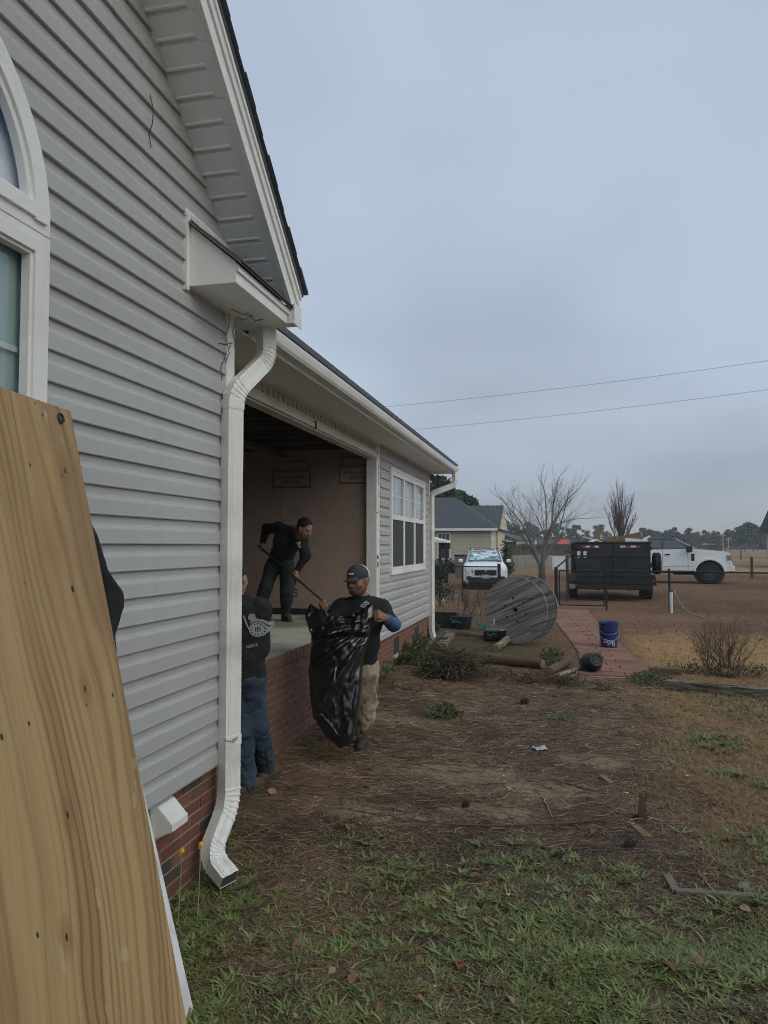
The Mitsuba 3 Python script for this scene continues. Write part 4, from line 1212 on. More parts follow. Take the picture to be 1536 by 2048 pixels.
hood = [E(nb2 + V([0, -.085, -.03]), B2t, (.135, .075, .085)), C(nb2 + V([-.10, -.03, .005]), nb2 + V([.10, -.03, .005]), .045, .045), C(nb2 + V([-.09, -.05, -.03]), nb2 + V([0, -.09, -.12]), .05, .03), C(nb2 + V([.09, -.05, -.03]), nb2 + V([0, -.09, -.12]), .05, .03)]
hoodie = [(grow(torso2, .022) + [C(s2R, e2R, .078, .062), C(e2R, up_l(e2R, w2R, .85), .060, .05), C(s2L, e2L, .086, .070), C(e2L, up_l(e2L, w2L, .85), .070, .05)], .045), (hood, .03)]
part(p2, 'sweatshirt', cloth(hoodie, .010, .016, V([8, 8, 7]), 8, cut=lambda p: np.maximum(p[:, 2] - (nb2[2] + .055), (pv2[2] - .055) - p[:, 2])), 'm_hoodie', True)
part(p2, 'jeans', cloth([(grow([E(pv2 + V([0, 0, -.03]), B2t, (.15, .12, .11))], .012) + leg_prims(h2R, k2R, a2R + V([0, 0, .02]), .108, .082, .080, .072) + leg_prims(h2L, k2L, a2L + V([0, 0, .02]), .108, .082, .080, .074), .035)], .010, .020, V([12, 12, 13]), 9), 'm_jeans', True)
for a, t in ((a2R, a2R + V([.06, .25, 0])), (a2L, a2L + V([.08, .25, 0]))):
    g0 = float(gz(a[0], a[1])) + .0
    up_, so = shoe(V([a[0], a[1], g0 + .10]), t, g0 - .002)
    s_ = part(p2, 'boot', sdf_mesh(up_, .009), 'm_boot', True)
    part(s_, 'sole', so, 'm_sole', smooth=30)
# back print: a round toothed emblem, a figure above it, a slanting bar and two faint words
org = P(504, 1262, Y2 - .16)
rr0 = .060
emb = Point(0, 0).buffer(rr0, 32)
emb = emb.difference(shapely.union_all([Point(.045 * math.cos(t), .045 * math.sin(t)).buffer(.0058, 6) for t in np.linspace(0, 2 * math.pi, 13)[:-1]] + [sbox(-.019 + .014 * k, -.020, -.012 + .014 * k, .020) for k in range(3)]))
ring_ = Point(.012, .012).buffer(.070, 32).difference(Point(.0, .0).buffer(.066, 32)).intersection(sbox(-.02, -.02, .1, .1))
fig = Polygon([(-.072, .105), (-.06, .125), (-.02, .125), (-.008, .09), (.012, .082), (.0, .064), (-.03, .062), (-.055, .045), (-.05, .075), (-.07, .08)])
bar = Polygon([(-.105, .115), (-.112, .105), (-.064, .0), (-.058, .01)])
prints = affinity.scale(shapely.union_all([emb, ring_, fig, bar]), .84, .88, origin=(0, 0))
part(p2, 'back_print', decal(prints, org, RGT, V([0, 0, 1]), V([.0, 1, 0]), hoodie, .012, .009), 'm_print_grey')
tx = meshkit.text_mesh('MAV', .022, .0005, True)
for (tpx, tpy, txt, a_) in ((482, 1300, 'MAV', .22),):
    im_ = trimesh.path.polygons.projection if False else None
tv_ = np.array(tx.vertices); tv_ = tv_ @ rotz(.22).T
sel = np.array(tx.faces)
o_ = P(482, 1301, Y2 - .18)
pp = o_ + tv_[:, :1] * RGT + tv_[:, 1:2] * V([0, 0, 1])
t_ = np.zeros(len(pp))
for _ in range(50): t_ += np.clip(field(hoodie, pp + t_[:, None] * V([0, 1, 0])), -.05, .05) * .8
part(p2, 'back_print', (pp + (t_ - .009 + 0)[:, None] * V([0, 1, 0]), sel), 'm_print_grey')

# ================= the person sweeping inside the porch room
p3 = thing('person', 'person in black long-sleeved shirt stooping to sweep inside the porch room', 'person')
hc3 = P(610, 1057, 8.62); B3 = basis((.80, -.42, -.46), (.25, -.1, 1))
hp3, L3 = head_prims(hc3, B3, 1.0)
nb3, ch3, pv3 = P(589, 1063, 8.74), P(575, 1082, 8.82), P(560, 1123, 8.98)
s3R, s3L = P(556, 1057, 8.86), P(602, 1077, 8.66)
e3R, w3R = P(533, 1057, 9.06), P(525, 1087, 8.98)
e3L, w3L = P(611, 1112, 8.60), P(594, 1141, 8.56)
h3R, h3L = P(547, 1130, 8.98), P(573, 1132, 8.92)
k3R, k3L = P(532, 1172, 8.68), P(574, 1180, 8.68)
a3R, a3L = P(519, 1222, 8.70), P(571, 1228, 8.86)
ax3 = (ch3 - pv3) / np.linalg.norm(ch3 - pv3)
B3t = basis(np.cross(np.cross(ax3, V([.55, -.8, -.2])), ax3), ax3)
B3t = V([np.cross(B3t[1], ax3), B3t[1], ax3])
torso3 = [E(ch3, B3t, (.17, .115, .17)), E(ch3 * .45 + pv3 * .55, B3t, (.145, .11, .17)), E(pv3, B3t, (.145, .115, .11)), C(s3R, s3L, .07, .07), C(nb3, ch3, .065, .10)]
arm3 = [C(s3R, e3R, .052, .042), C(e3R, w3R, .041, .028), C(s3L, e3L, .052, .042), C(e3L, w3L, .041, .028)]
leg3 = leg_prims(h3R, k3R, a3R, .082, .060, .058, .042) + leg_prims(h3L, k3L, a3L, .082, .060, .058, .042)
hA, hB = P(522, 1096, 8.96), P(586, 1151, 8.52)
hd_ = (hB - hA) / np.linalg.norm(hB - hA)
body3 = [(torso3 + arm3 + leg3 + [C(hc3 + V([-.03, .02, -.06]), nb3, .052, .058)], .035)] + hp3 + hand_prims(w3R, hA + V([0, 0, -.03]), (-.7, -.3, .3), 1.1, thumb=-1) + hand_prims(w3L, hB + V([0, 0, -.02]), (-.2, -.75, .4), 1.0, thumb=1)
bv3, bf3 = sdf_mesh(body3, .009)
part(p3, 'body', (bv3, bf3), 'm_skin', True, color=skin_colors(bv3, (.34, .205, .155), lambda v: (v - hc3) @ B3.T, .45))
eyes(p3, L3, B3)
part(p3, 'hair', sdf_mesh([([E(L3(0, -.022, .042), B3, (.085, .100, .088)), E(L3(0, -.05, .0), B3, (.078, .06, .07))], .02)], .009, cut=lambda p: np.maximum(((p - hc3) @ B3.T)[:, 1] - .075, (-.05 - ((p - hc3) @ B3.T)[:, 2]) )), 'm_hair', True)
shirt3 = [(grow(torso3, .016) + [C(s3R, e3R, .074, .058), C(e3R, up_l(e3R, w3R, .9), .058, .042), C(s3L, e3L, .074, .058), C(e3L, up_l(e3L, w3L, .9), .058, .042)], .04)]
part(p3, 'shirt', cloth(shirt3, .011, .009, V([9, 9, 7]), 12, cut=lambda p: np.maximum((p - nb3) @ ax3 - .06, -.07 - (p - pv3) @ ax3)), 'm_black_cloth', True)
part(p3, 'trousers', cloth([(grow([E(pv3 + V([0, 0, -.02]), B3t, (.14, .112, .10))], .012) + leg_prims(h3R, k3R, a3R + V([0, 0, .05]), .105, .080, .076, .06) + leg_prims(h3L, k3L, up_l(k3L, a3L, .86), .105, .078, .076, .062), .035)], .011, .010, V([10, 10, 9]), 13), 'm_work_trouser', True)
for a, t in ((a3L, P(588, 1245, 8.62)), (a3R, P(524, 1242, 8.46))):
    up_, so = shoe(V([a[0], a[1], PT + .12]), t, PT + .001)
    s_ = part(p3, 'boot', sdf_mesh(up_, .01), 'm_boot', True)
    part(s_, 'sole', so, 'm_sole', smooth=30)
pr3 = shapely.union_all([Polygon([(-.05, .03), (-.02, .035), (.0, .015), (.02, .04), (.04, .03), (.03, .0), (.045, -.035), (.02, -.045), (-.01, -.005)])])
part(p3, 'chest_print', decal(pr3, P(589, 1089, 8.45), RGT, V([0, 0, 1]), V([0, 1, 0]), shirt3, .012, .008), 'm_print_white')
# the broom he pushes
bend = hA + hd_ * ((PT + .05 - hA[2]) / hd_[2])
bm_ = thing('push_broom', 'green handled push broom held by the person inside the porch room', 'broom')
part(bm_, 'handle', tube([hA - hd_ * .08, hA * .5 + bend * .5, bend], .0125, 8), 'm_green_handle', True)
part(bm_, 'broom_head', cbox(bend[0] - .25, bend[0] + .25, bend[1] - .03, bend[1] + .03, PT + .035, PT + .085, .01), 'm_wood_scrap')
part(bm_, 'bristles', hull([[bend[0] - .25, bend[1] - .03, PT + .034], [bend[0] + .25, bend[1] - .03, PT + .034], [bend[0] - .25, bend[1] + .03, PT + .034], [bend[0] + .25, bend[1] + .03, PT + .034], [bend[0] - .26, bend[1] - .045, PT + .002], [bend[0] + .26, bend[1] - .045, PT + .002], [bend[0] - .26, bend[1] + .045, PT + .002], [bend[0] + .26, bend[1] + .045, PT + .002]]), 'm_black_plastic')

# ================= the refuse bag
def bag():
    Yb = 6.10
    st = [(1211, 622, 744), (1224, 612, 748), (1240, 612, 747), (1256, 619, 742), (1272, 626, 739), (1300, 622, 730), (1340, 620, 724), (1380, 620, 721), (1410, 623, 717), (1438, 632, 714), (1460, 644, 710), (1476, 657, 707), (1487, 670, 700), (1493, 680, 694)]
    py = np.linspace(1208, 1493, 120)
    xl = np.interp(py, [s[0] for s in st], [s[1] for s in st]); xr = np.interp(py, [s[0] for s in st], [s[2] for s in st])
    k = np.ones(9) / 9
    xl = np.convolve(np.pad(xl, 4, mode='edge'), k, 'valid'); xr = np.convolve(np.pad(xr, 4, mode='edge'), k, 'valid')
    na = 144
    th = np.linspace(0, 2 * math.pi, na, endpoint=False)
    v = []
    gR = V([752, 1275.0])                               # folds gather below the left hand
    for i, y in enumerate(py):
        t = (y - 1208) / (1493 - 1208)
        sag = 0
        if t < .12: sag = (1 - t / .12)
        c, w_ = (xl[i] + xr[i]) / 2, (xr[i] - xl[i]) / 2
        px_ = c + w_ * np.cos(th)
        u = np.cos(th)
        pyy = y + sag * 26 * (1 - u ** 2) * 1.0 + sag * 6 * np.sin(th * 2)
        dep = (.035 + .075 * math.sin(math.pi * min(1, .15 + t * .85)) ** .8) * np.sign(np.sin(th)) * np.abs(np.sin(th)) ** .7
        ang = np.arctan2(px_ - gR[0], np.maximum(pyy - gR[1], -30) + 34)
        rad = np.hypot(px_ - gR[0], pyy - gR[1] + 34)
        q_ = ang * 17 + 1.1 * (meshkit.noise(np.stack([ang * 4, rad * .010, th * 0], -1)) - .5)
        q2 = ang * 39 + 2.0 * (meshkit.noise(np.stack([ang * 6, rad * .016, th * 0 + 4], -1)) - .5)
        rg = lambda x: np.exp(-(((x / (2 * math.pi)) % 1) - .5) ** 2 * 42) - .25
        m1 = ss(.38, .66, meshkit.noise(np.stack([ang * 3.1 + 2, rad * .004, th * 0 + 9], -1)))
        m2 = ss(.40, .70, meshkit.noise(np.stack([ang * 5.3, rad * .011, th * 0 + 2], -1)))
        fold = rg(q_) * (.25 + 1.0 * m1) + .45 * rg(q2) * m2
        amp = .058 * np.clip((rad - 6) / 80, .15, 1) * np.clip((1.03 - t) * 4, .25, 1) * (1 if t > .2 else .45)
        crk = meshkit.fbm(np.stack([px_ * .06, pyy * .034, np.sign(np.sin(th)) * 3.0 + 0 * th], -1), 3, 4) - .5
        crs = np.abs(meshkit.fbm(np.stack([px_ * .030 + pyy * .012, pyy * .016 - px_ * .010, th * 0 + 7], -1), 2, 8) - .5)
        fold = fold + np.exp(-(crs / .035) ** 2) * .26
        band = math.exp(-((t - .185) / .022) ** 2) * .034 - math.exp(-((t - .225) / .02) ** 2) * .022 + math.exp(-((t - .10) / .035) ** 2) * .018
        y_off = -dep - np.sign(np.sin(th)) * np.abs(np.sin(th)) ** .5 * (fold * amp + crk * (.06 if t < .25 else .040) + band * (1 + 2.0 * crk))
        for k_ in range(na): v.append(P(px_[k_], pyy[k_], Yb + .05 - .20 * t) + V([0, y_off[k_], 0]))
    i, j = np.meshgrid(np.arange(len(py) - 1), np.arange(na), indexing='ij')
    q_ = np.stack([i * na + j, i * na + (j + 1) % na, (i + 1) * na + (j + 1) % na, (i + 1) * na + j], -1).reshape(-1, 4)
    f = np.vstack([q_[:, [0, 1, 2]], q_[:, [0, 2, 3]], [[(len(py) - 1) * na, (len(py) - 1) * na + k_ + 1, (len(py) - 1) * na + k_] for k_ in range(1, na - 1)]])
    return V(v), f


add('rubbish_bag', bag(), 'm_bag', True, label='big glossy black rubbish bag held open in both hands by the capped person', cat='rubbish bag')
# ------------------------------------------------------------------ far setting: trees, houses, fences, wires
def vcol(n, a, b, r, k=1):
    t = r.random((n, 1)) ** k
    return V(a) * (1 - t) + V(b) * t


def leaf_cloud(r, cents, rads, n, size, flat=.8, asp=.5):
    """n leaf-sized triangles pairs spread through lumpy blobs; returns verts, faces and the blob index per leaf."""
    cents, rads = V(cents, float), V(rads, float)
    w = (rads ** 2).prod(1) if rads.ndim > 1 else rads ** 2
    b = r.choice(len(cents), n, p=w / w.sum())
    d = r.normal(size=(n, 3)); d /= np.linalg.norm(d, axis=1, keepdims=True)
    rr_ = r.random(n) ** .45
    c = cents[b] + d * rr_[:, None] * (rads[b] if rads.ndim > 1 else rads[b][:, None] * V([1, 1, flat]))
    u = r.normal(size=(n, 3)); u /= np.linalg.norm(u, axis=1, keepdims=True)
    w_ = np.cross(u, r.normal(size=(n, 3))); w_ /= np.linalg.norm(w_, axis=1, keepdims=True)
    s = size * r.uniform(.6, 1.3, (n, 1))
    v = np.stack([c - u * s, c + w_ * s * asp, c + u * s, c - w_ * s * asp], 1).reshape(-1, 3)
    k = np.arange(n)[:, None] * 4
    f = np.vstack([k + V([[0, 1, 2]]), k + V([[0, 2, 3]])])
    return v, f, np.repeat(b, 4), np.repeat(rr_, 4)


def branch(r, base, d, length, rad, depth, out, spread=.5, up=.15, n=3, taper=.62, shrink=.68, curve=.12):
    k = 5 if depth > 1 else 4
    p = [V(base, float)]; dd = V(d, float)
    for _ in range(k - 1):
        dd = dd + r.normal(0, curve, 3) + V([0, 0, up * .25]); dd /= np.linalg.norm(dd)
        p.append(p[-1] + dd * length / (k - 1))
    out.append(tube(p, np.linspace(rad, rad * taper, k), 6 if rad > .02 else 3, caps=False))
    if depth == 0: return
    m = n + (1 if r.random() < .4 else 0)
    for j in range(m):
        t = .35 + .65 * (j + r.random() * .6) / m
        i = min(k - 2, int(t * (k - 1))); fr_ = t * (k - 1) - i
        q_ = p[i] + (p[i + 1] - p[i]) * min(fr_, 1)
        a = frame_of(dd)
        ph = j * 2.4 + r.uniform(-.6, .6)
        nd = dd + (a[1] * math.cos(ph) + a[2] * math.sin(ph)) * spread * r.uniform(.7, 1.3) + V([0, 0, up])
        nd /= np.linalg.norm(nd)
        branch(r, q_, nd, length * shrink * r.uniform(.8, 1.15), rad * taper * .72, depth - 1, out, spread, up, n, taper, shrink, curve)
    branch(r, p[-1], dd, length * shrink, rad * taper, depth - 1, out, spread, up, n, taper, shrink, curve)


def pine(px, y, ptop, hw, label, r, n=520, dark=(.026, .042, .032), light=(.060, .085, .058), low=.35, group=None, name='pine_tree'):
    b = P(px, 1100, y); b[2] = -.3
    top = P(px, ptop, y)[2]
    sc = hw * y / F_PX
    t = thing(name, label, 'tree', group)
    part(t, 'trunk', tube([b, b + V([sc * .05, 0, top * .5]), b + V([sc * .08, 0, top * .93])], [top * .022, top * .015, top * .006], 6), 'm_bark')
    cs, rs = [], []
    for k in range(13):
        h = low + (1 - low) * (k + r.random()) / 13
        w_ = sc * (1.0 - abs(h - .72) * 1.35) * r.uniform(.55, 1.0)
        a = r.uniform(0, 6.28)
        cs.append(b + V([math.cos(a) * w_ * .75, math.sin(a) * w_ * .75, top * h * .96])); rs.append([max(.35, sc * .45)] * 2 + [top * .055 + .2])
    v, f, bi, rr_ = leaf_cloud(r, cs, rs, n, max(.12, sc * .15))
    tone = r.random(13)[bi][:, None]
    col = (V(dark) * (1 - tone) + V(light) * tone) * r.uniform(.8, 1.2, (len(v) // 4, 1)).repeat(4, 0)
    part(t, 'crown', (v, f), 'm_leaf', color=col)


def hardwood(px, y, ptop, hw, label, r, group=None, colr=((.075, .062, .058), (.135, .108, .098))):
    """A leafless or russet winter tree of the far wood: trunk, limbs and a haze of twigs."""
    b = P(px, 1100, y); b[2] = -.3
    top = P(px, ptop, y)[2]; sc = hw * y / F_PX
    t = thing('bare_tree', label, 'tree', group)
    part(t, 'trunk', tube([b, b + V([0, 0, top * .75])], [top * .02, top * .006], 5), 'm_bark')
    n = 700
    a = r.uniform(0, 6.28, n); q_ = np.sqrt(r.random(n)); h = r.uniform(.12, 1, n)
    w_ = sc * np.sqrt(np.clip(1 - ((h - .5) / .55) ** 2, .05, 1)) * q_
    c = b + np.stack([np.cos(a) * w_, np.sin(a) * w_, h * top], 1)
    d = np.stack([np.cos(a) * .7, np.sin(a) * .7, np.full(n, 1.1)], 1) + r.normal(0, .35, (n, 3)); d /= np.linalg.norm(d, axis=1, keepdims=True)
    s = np.cross(d, r.normal(size=(n, 3))); s /= np.linalg.norm(s, axis=1, keepdims=True)
    L = top * .11 * r.uniform(.6, 1.3, (n, 1)); wd = sc * .085 * r.uniform(.5, 1.6, (n, 1))
    v = np.stack([c - s * wd, c + s * wd, c + d * L], 1).reshape(-1, 3)
    f = np.arange(3 * n).reshape(-1, 3)
    part(t, 'twigs', (v, f), 'm_vertex', color=vcol(n, colr[0], colr[1], r).repeat(3, 0), kind='stuff')


tr = np.random.default_rng(21)
# the wood across the field, from the left roof to the right edge
PG, HG = 'pines of the far wood', 'leafless trees of the far wood'
for px, ptop, hw, y in ((1012, 1036, 20, 230), (1030, 1046, 15, 260), (1062, 1042, 17, 300), (1078, 1052, 13, 320), (1100, 1052, 14, 300), (1118, 1046, 13, 310), (1140, 1054, 11, 320), (1152, 1047, 13, 300), (1172, 1058, 10, 330), (1197, 1048, 14, 280), (1216, 1062, 9, 340), (1292, 1055, 16, 290), (1312, 1060, 12, 320), (1330, 1060, 10, 330), (1348, 1053, 11, 300), (1374, 1055, 13, 290), (1392, 1061, 9, 330), (1412, 1059, 10, 320), (1432, 1060, 9, 320), (1462, 1058, 12, 290), (1490, 1042, 17, 270), (1506, 1043, 14, 275), (1450, 1062, 10, 300), (1476, 1062, 11, 280)):
    pine(px, y, ptop, hw, 'dark pine rising out of the far wood across the field', tr, group=PG, n=1100)
for k, px in enumerate(range(1000, 1560, 17)):
    if 1000 <= px <= 1020: continue
    hardwood(px + tr.uniform(-4, 4), 345 + tr.uniform(-15, 30), (1071 if px > 1300 else 1077) + tr.uniform(-6, 5), 15, 'grey brown leafless tree in the far wood across the field', tr, HG)
for px, ptop in ((1515, 1055), (1532, 1052), (1330, 1066), (1350, 1064), (1372, 1068), (1430, 1070)):
    hardwood(px, 300, ptop, 15, 'russet leafless tree at the edge of the far wood', tr, 'russet trees of the far wood', ((.075, .050, .040), (.13, .085, .065)))
# the massed wood behind those trees, too far off to tell one trunk from the next
n = 9000
wx0, wx1 = P(960, 1100, 420)[0], P(1640, 1100, 420)[0]
xx = tr.uniform(wx0, wx1, n); yy_ = tr.uniform(405, 450, n)
ht = 4.2 + 3.6 * meshkit.fbm(np.stack([xx * .03, yy_ * 0, yy_ * 0], -1), 3, 2)
c = np.stack([xx, yy_, tr.uniform(-.5, 1, n) * ht], 1)
d = np.stack([tr.normal(0, .4, n), tr.normal(0, .4, n), np.ones(n)], 1); d /= np.linalg.norm(d, axis=1, keepdims=True)
s_ = np.stack([np.ones(n), tr.normal(0, .3, n), tr.normal(0, .2, n)], 1)
wd_ = tr.uniform(.25, .7, (n, 1)); L_ = tr.uniform(.8, 2.2, (n, 1))
pick = (meshkit.noise(np.stack([xx * .06, yy_ * 0, yy_ * 0], -1), 5) + tr.normal(0, .18, n) > .55)[:, None]
wc = np.where(pick, vcol(n, (.030, .045, .034), (.062, .085, .060), tr), vcol(n, (.075, .062, .058), (.13, .105, .095), tr))
add('far_wood', (np.stack([c - s_ * wd_, c + s_ * wd_, c + d * L_], 1).reshape(-1, 3), np.arange(3 * n).reshape(-1, 3)), 'm_vertex', color=wc.repeat(3, 0), label='distant mixed wood closing the view across the field', cat='wood', kind='stuff')
# evergreens close behind the neighbour's roof
for px, ptop, hw, y in ((872, 946, 46, 74), (904, 958, 40, 78), (930, 978, 36, 82), (955, 992, 28, 86), (845, 945, 40, 72)):
    pine(px, y, ptop, hw, 'big dark evergreen directly behind the grey roof of the tan house', tr, n=5200, dark=(.018, .036, .018), light=(.055, .092, .042), low=.25, group='evergreens behind the tan house', name='evergreen_tree')

# tall pear tree, bare, upright, behind the dump trailer
o = []
pr_ = np.random.default_rng(8)
pb = G(1243, 1124); pb = P(1243, 1124, 60.0)
pb[2] = 0
ptb = thing('pear_tree', 'tall upright leafless tree with purplish twigs behind the dump trailer', 'tree')
for k in range(16):
    a = k * 2.4; s = .12 + .27 * (k % 3)
    branch(pr_, pb + V([0, 0, .9 + .1 * k]), V([math.cos(a) * s, math.sin(a) * s, 1]), (2.3, 1.95, 1.5)[k % 3], .05, 3, o, .32, .28, 3, .6, .56, .06)
part(ptb, 'trunk', tube([pb - V([0, 0, .2]), pb + V([0, 0, 2.6])], [.16, .10], 8), 'm_bark', True)
tv_ = cat(*o); part(ptb, 'branches', tv_, 'm_vertex', color=np.tile(V([.115, .088, .088]), (len(tv_[0]), 1)))
# spreading bare tree in front of the lane
o = []
br_ = np.random.default_rng(14)
bb = G(1083, 1168)
bt_ = thing('bare_tree', 'spreading leafless grey tree standing between the cable reel and the dump trailer', 'tree')
part(bt_, 'trunk', tube([bb - V([0, 0, .2]), bb + V([0.03, 0, .5]), bb + V([.02, 0, 1.05])], [.22, .16, .13], 10), 'm_bark', True)
for k, (dx, dy, L, rd) in enumerate(((-.42, .1, 1.6, .070), (-.22, -.2, 1.8, .078), (.05, .25, 1.95, .08), (.20, -.15, 1.9, .078), (.42, .15, 1.6, .070), (-.75, .05, 1.15, .048), (.70, -.1, 1.15, .048), (.08, -.3, 2.0, .065))):
    branch(br_, bb + V([dx * .12, dy * .12, .75 + .06 * k]), V([dx, dy, 1]) / math.sqrt(1 + dx * dx + dy * dy), L, rd, 4, o, .50, .08, 2, .58, .68, .10)
tv_ = cat(*o); part(bt_, 'branches', tv_, 'm_vertex', color=np.tile(V([.20, .185, .175]), (len(tv_[0]), 1)))

# power lines
for k, (a, b) in enumerate((((1700, 697), (600, 827)), ((1700, 757), (600, 876)))):
    ya, yb_ = 27.0 + k * 1.5, 37.0 + k * 1.5
    p0 = CAM + ray(*a) * ya; p1_ = CAM + ray(*b) * (ya * (1092 - a[1]) / (1092 - b[1]))
    d_ = p1_ - p0
    pts = [p0 + d_ * t + V([0, 0, -.25 * (1 - (2 * t - 1) ** 2)]) for t in np.linspace(-.6, 2.2, 40)]
    add('power_line', tube(pts, .0075, 5), 'm_wire', label=['upper overhead wire crossing the grey sky above the yard', 'lower overhead wire crossing the grey sky above the yard'][k], cat='power line')


# ---- the tan house next door
def gable_roof(parent, name, x0, x1, y0, y1, z0, z1, m, hip=0.0):
    ym = (y0 + y1) / 2
    return part(parent, name, hull([[x0, y0, z0], [x1, y0, z0], [x0, y1, z0], [x1, y1, z0], [x0 + hip, ym, z1], [x1 - hip, ym, z1], [x0, y0, z0 - .12], [x1, y0, z0 - .12], [x0, y1, z0 - .12], [x1, y1, z0 - .12]]), m)


NY = 52.0
nx1 = P(986, 1100, NY)[0]; nx0 = P(760, 1100, NY)[0]
ez = P(930, 1060, NY)[2]
nh = thing('house', 'tan sided neighbouring house with a dark grey hip roof beyond the white car', 'house')
nwl = part(nh, 'wall', box(nx0, nx1, NY + .02, NY + 9, -.1, ez), 'm_tan_siding')
for k in range(16):
    z = ez - .05 - k * .19
    if z < .2: break
    part(nwl, 'siding_course', hull([[nx0, NY + .02, z], [nx1 - .12, NY + .02, z], [nx0, NY - .015, z - .19], [nx1 - .12, NY - .015, z - .19], [nx0, NY + .02, z - .19], [nx1 - .12, NY + .02, z - .19]]), 'm_tan_siding')
part(nh, 'corner_board', box(nx1 - .14, nx1 + .02, NY - .03, NY + .015, -.1, ez), 'm_white')
part(nh, 'fascia', box(nx0, nx1 + .35, NY - .42, NY - .36, ez - .06, ez + .12), 'm_white')
rz_ = P(890, 995, NY + 4.6)[2]
xr_ = P(910, 995, NY + 4.6)[0]
part(nh, 'roof', hull([[nx0, NY - .4, ez + .12], [nx1 + .35, NY - .4, ez + .12], [nx1 + .35, NY + 9.5, ez + .12], [nx0, NY + 9.5, ez + .12], [nx0, NY + 4.6, rz_], [xr_, NY + 4.6, rz_], [nx0, NY - .4, ez + .04], [nx1 + .35, NY - .4, ez + .04], [nx1 + .35, NY + 9.5, ez + .04]]), 'm_far_roof')
g0, g1 = P(935, 1010, NY + 5)[0], P(998, 1010, NY + 5)[0]
gzt = P(960, 1011, NY + 6)[2]
part(nh, 'gable_roof', hull([[g0 - 3, NY + 2, ez + .15], [g1 + .25, NY + 2.0, ez + .15], [g0 - 3, NY + 6, gzt], [g1 + .25, NY + 6, gzt], [g0 - 3, NY + 10, ez + .15], [g1 + .25, NY + 10, ez + .15]]), 'm_far_roof')
part(nh, 'gable_end', hull([[g1 + .26, NY + 2.2, ez + .1], [g1 + .26, NY + 9.8, ez + .1], [g1 + .26, NY + 6, gzt - .15], [g1 + .30, NY + 2.2, ez + .1], [g1 + .30, NY + 9.8, ez + .1], [g1 + .30, NY + 6, gzt - .15]]), 'm_tan_siding')
part(nh, 'side_wall', box(nx1, g1 + .1, NY + 2.5, NY + 9.5, -.1, ez + .1), 'm_tan_siding')
a_, b_ = P(877, 1068, NY), P(899, 1117, NY)
nwi = part(nh, 'window', box(a_[0] - .08, b_[0] + .08, NY - .05, NY - .016, b_[2] - .08, a_[2] + .08), 'm_white')
mz = (a_[2] + b_[2]) / 2
part(nwi, 'pane', box(a_[0], b_[0], NY - .06, NY - .051, mz + .03, a_[2]), 'm_car_glass')
part(nwi, 'pane', box(a_[0], b_[0], NY - .06, NY - .051, b_[2], mz - .03), 'm_car_glass')
for k in (1, 2):
    xx = a_[0] + (b_[0] - a_[0]) * k / 3
    part(nwi, 'muntin', box(xx - .015, xx + .015, NY - .066, NY - .061, mz + .03, a_[2]), 'm_white')
part(nwi, 'muntin', box(a_[0], b_[0], NY - .066, NY - .061, (mz + a_[2]) / 2 - .012, (mz + a_[2]) / 2 + .012), 'm_white')

# ---- houses farther back
fy = 92.0
fh = thing('house', 'brick house with a white gable seen past the tan house', 'house')
a_, b_ = P(985, 1062, fy), P(1028, 1082, fy)
part(fh, 'wall', box(a_[0] - 2, b_[0] - .2, fy, fy + 8, -.2, b_[2]), 'm_far_brick')
part(fh, 'gable', hull([[a_[0] - 4, fy - .3, b_[2] - .1], [b_[0], fy - .3, b_[2] - .1], [a_[0] - 1, fy - .3, P(998, 1060, fy)[2]], [a_[0] - 4, fy - .1, b_[2] - .1], [b_[0], fy - .1, b_[2] - .1], [a_[0] - 1, fy - .1, P(998, 1060, fy)[2]]]), 'm_white')
part(fh, 'roof', hull([[a_[0] - 1, fy - .4, P(998, 1058, fy)[2]], [b_[0] + .4, fy - .4, b_[2] - .1], [b_[0] + .4, fy - .4, b_[2] + .15], [a_[0] - 1, fy - .4, P(998, 1055, fy)[2]], [a_[0] - 1, fy + 9, P(998, 1058, fy)[2]], [b_[0] + 2.2, fy + 9, b_[2] - .1], [b_[0] + 2.2, fy + 9, b_[2] + .15]]), 'm_far_roof')
f2 = 125.0
gh = thing('house', 'small tan gabled house beyond the brown board fence', 'house')
a_, b_, c_ = P(1028, 1088, f2), P(1070, 1088, f2), P(1048, 1062, f2)
part(gh, 'wall', hull([[a_[0], f2, -.2], [b_[0], f2, -.2], [a_[0], f2, P(1030, 1076, f2)[2]], [b_[0], f2, P(1030, 1076, f2)[2]], [c_[0], f2, c_[2] - .2], [a_[0], f2 + 9, -.2], [b_[0], f2 + 9, -.2], [a_[0], f2 + 9, P(1030, 1076, f2)[2]], [b_[0], f2 + 9, P(1030, 1076, f2)[2]], [c_[0], f2 + 9, c_[2] - .2]]), 'm_tan_siding')
for s_ in (a_, b_):
    e_ = V([s_[0] + (s_[0] - c_[0]) * .12, 0, P(1030, 1078, f2)[2]])
    part(gh, 'roof', hull([[e_[0], f2 - .4, e_[2]], [c_[0], f2 - .4, c_[2]], [e_[0], f2 - .4, e_[2] + .2], [c_[0], f2 - .4, c_[2] + .2], [e_[0], f2 + 9, e_[2]], [c_[0], f2 + 9, c_[2]], [e_[0], f2 + 9, e_[2] + .2], [c_[0], f2 + 9, c_[2] + .2]]), 'm_far_roof')
part(gh, 'window', box(c_[0] - .5, c_[0] + .5, f2 - .06, f2 - .01, 1.0, 2.2), 'm_car_glass')
f3 = 150.0
rb = thing('shed', 'small shed with a bright red roof far beyond the bare tree', 'shed')
a_, b_ = P(1116, 1090, f3), P(1138, 1090, f3)
part(rb, 'wall', box(a_[0], b_[0], f3, f3 + 5, -.2, P(1116, 1087, f3)[2]), 'm_tan_siding')
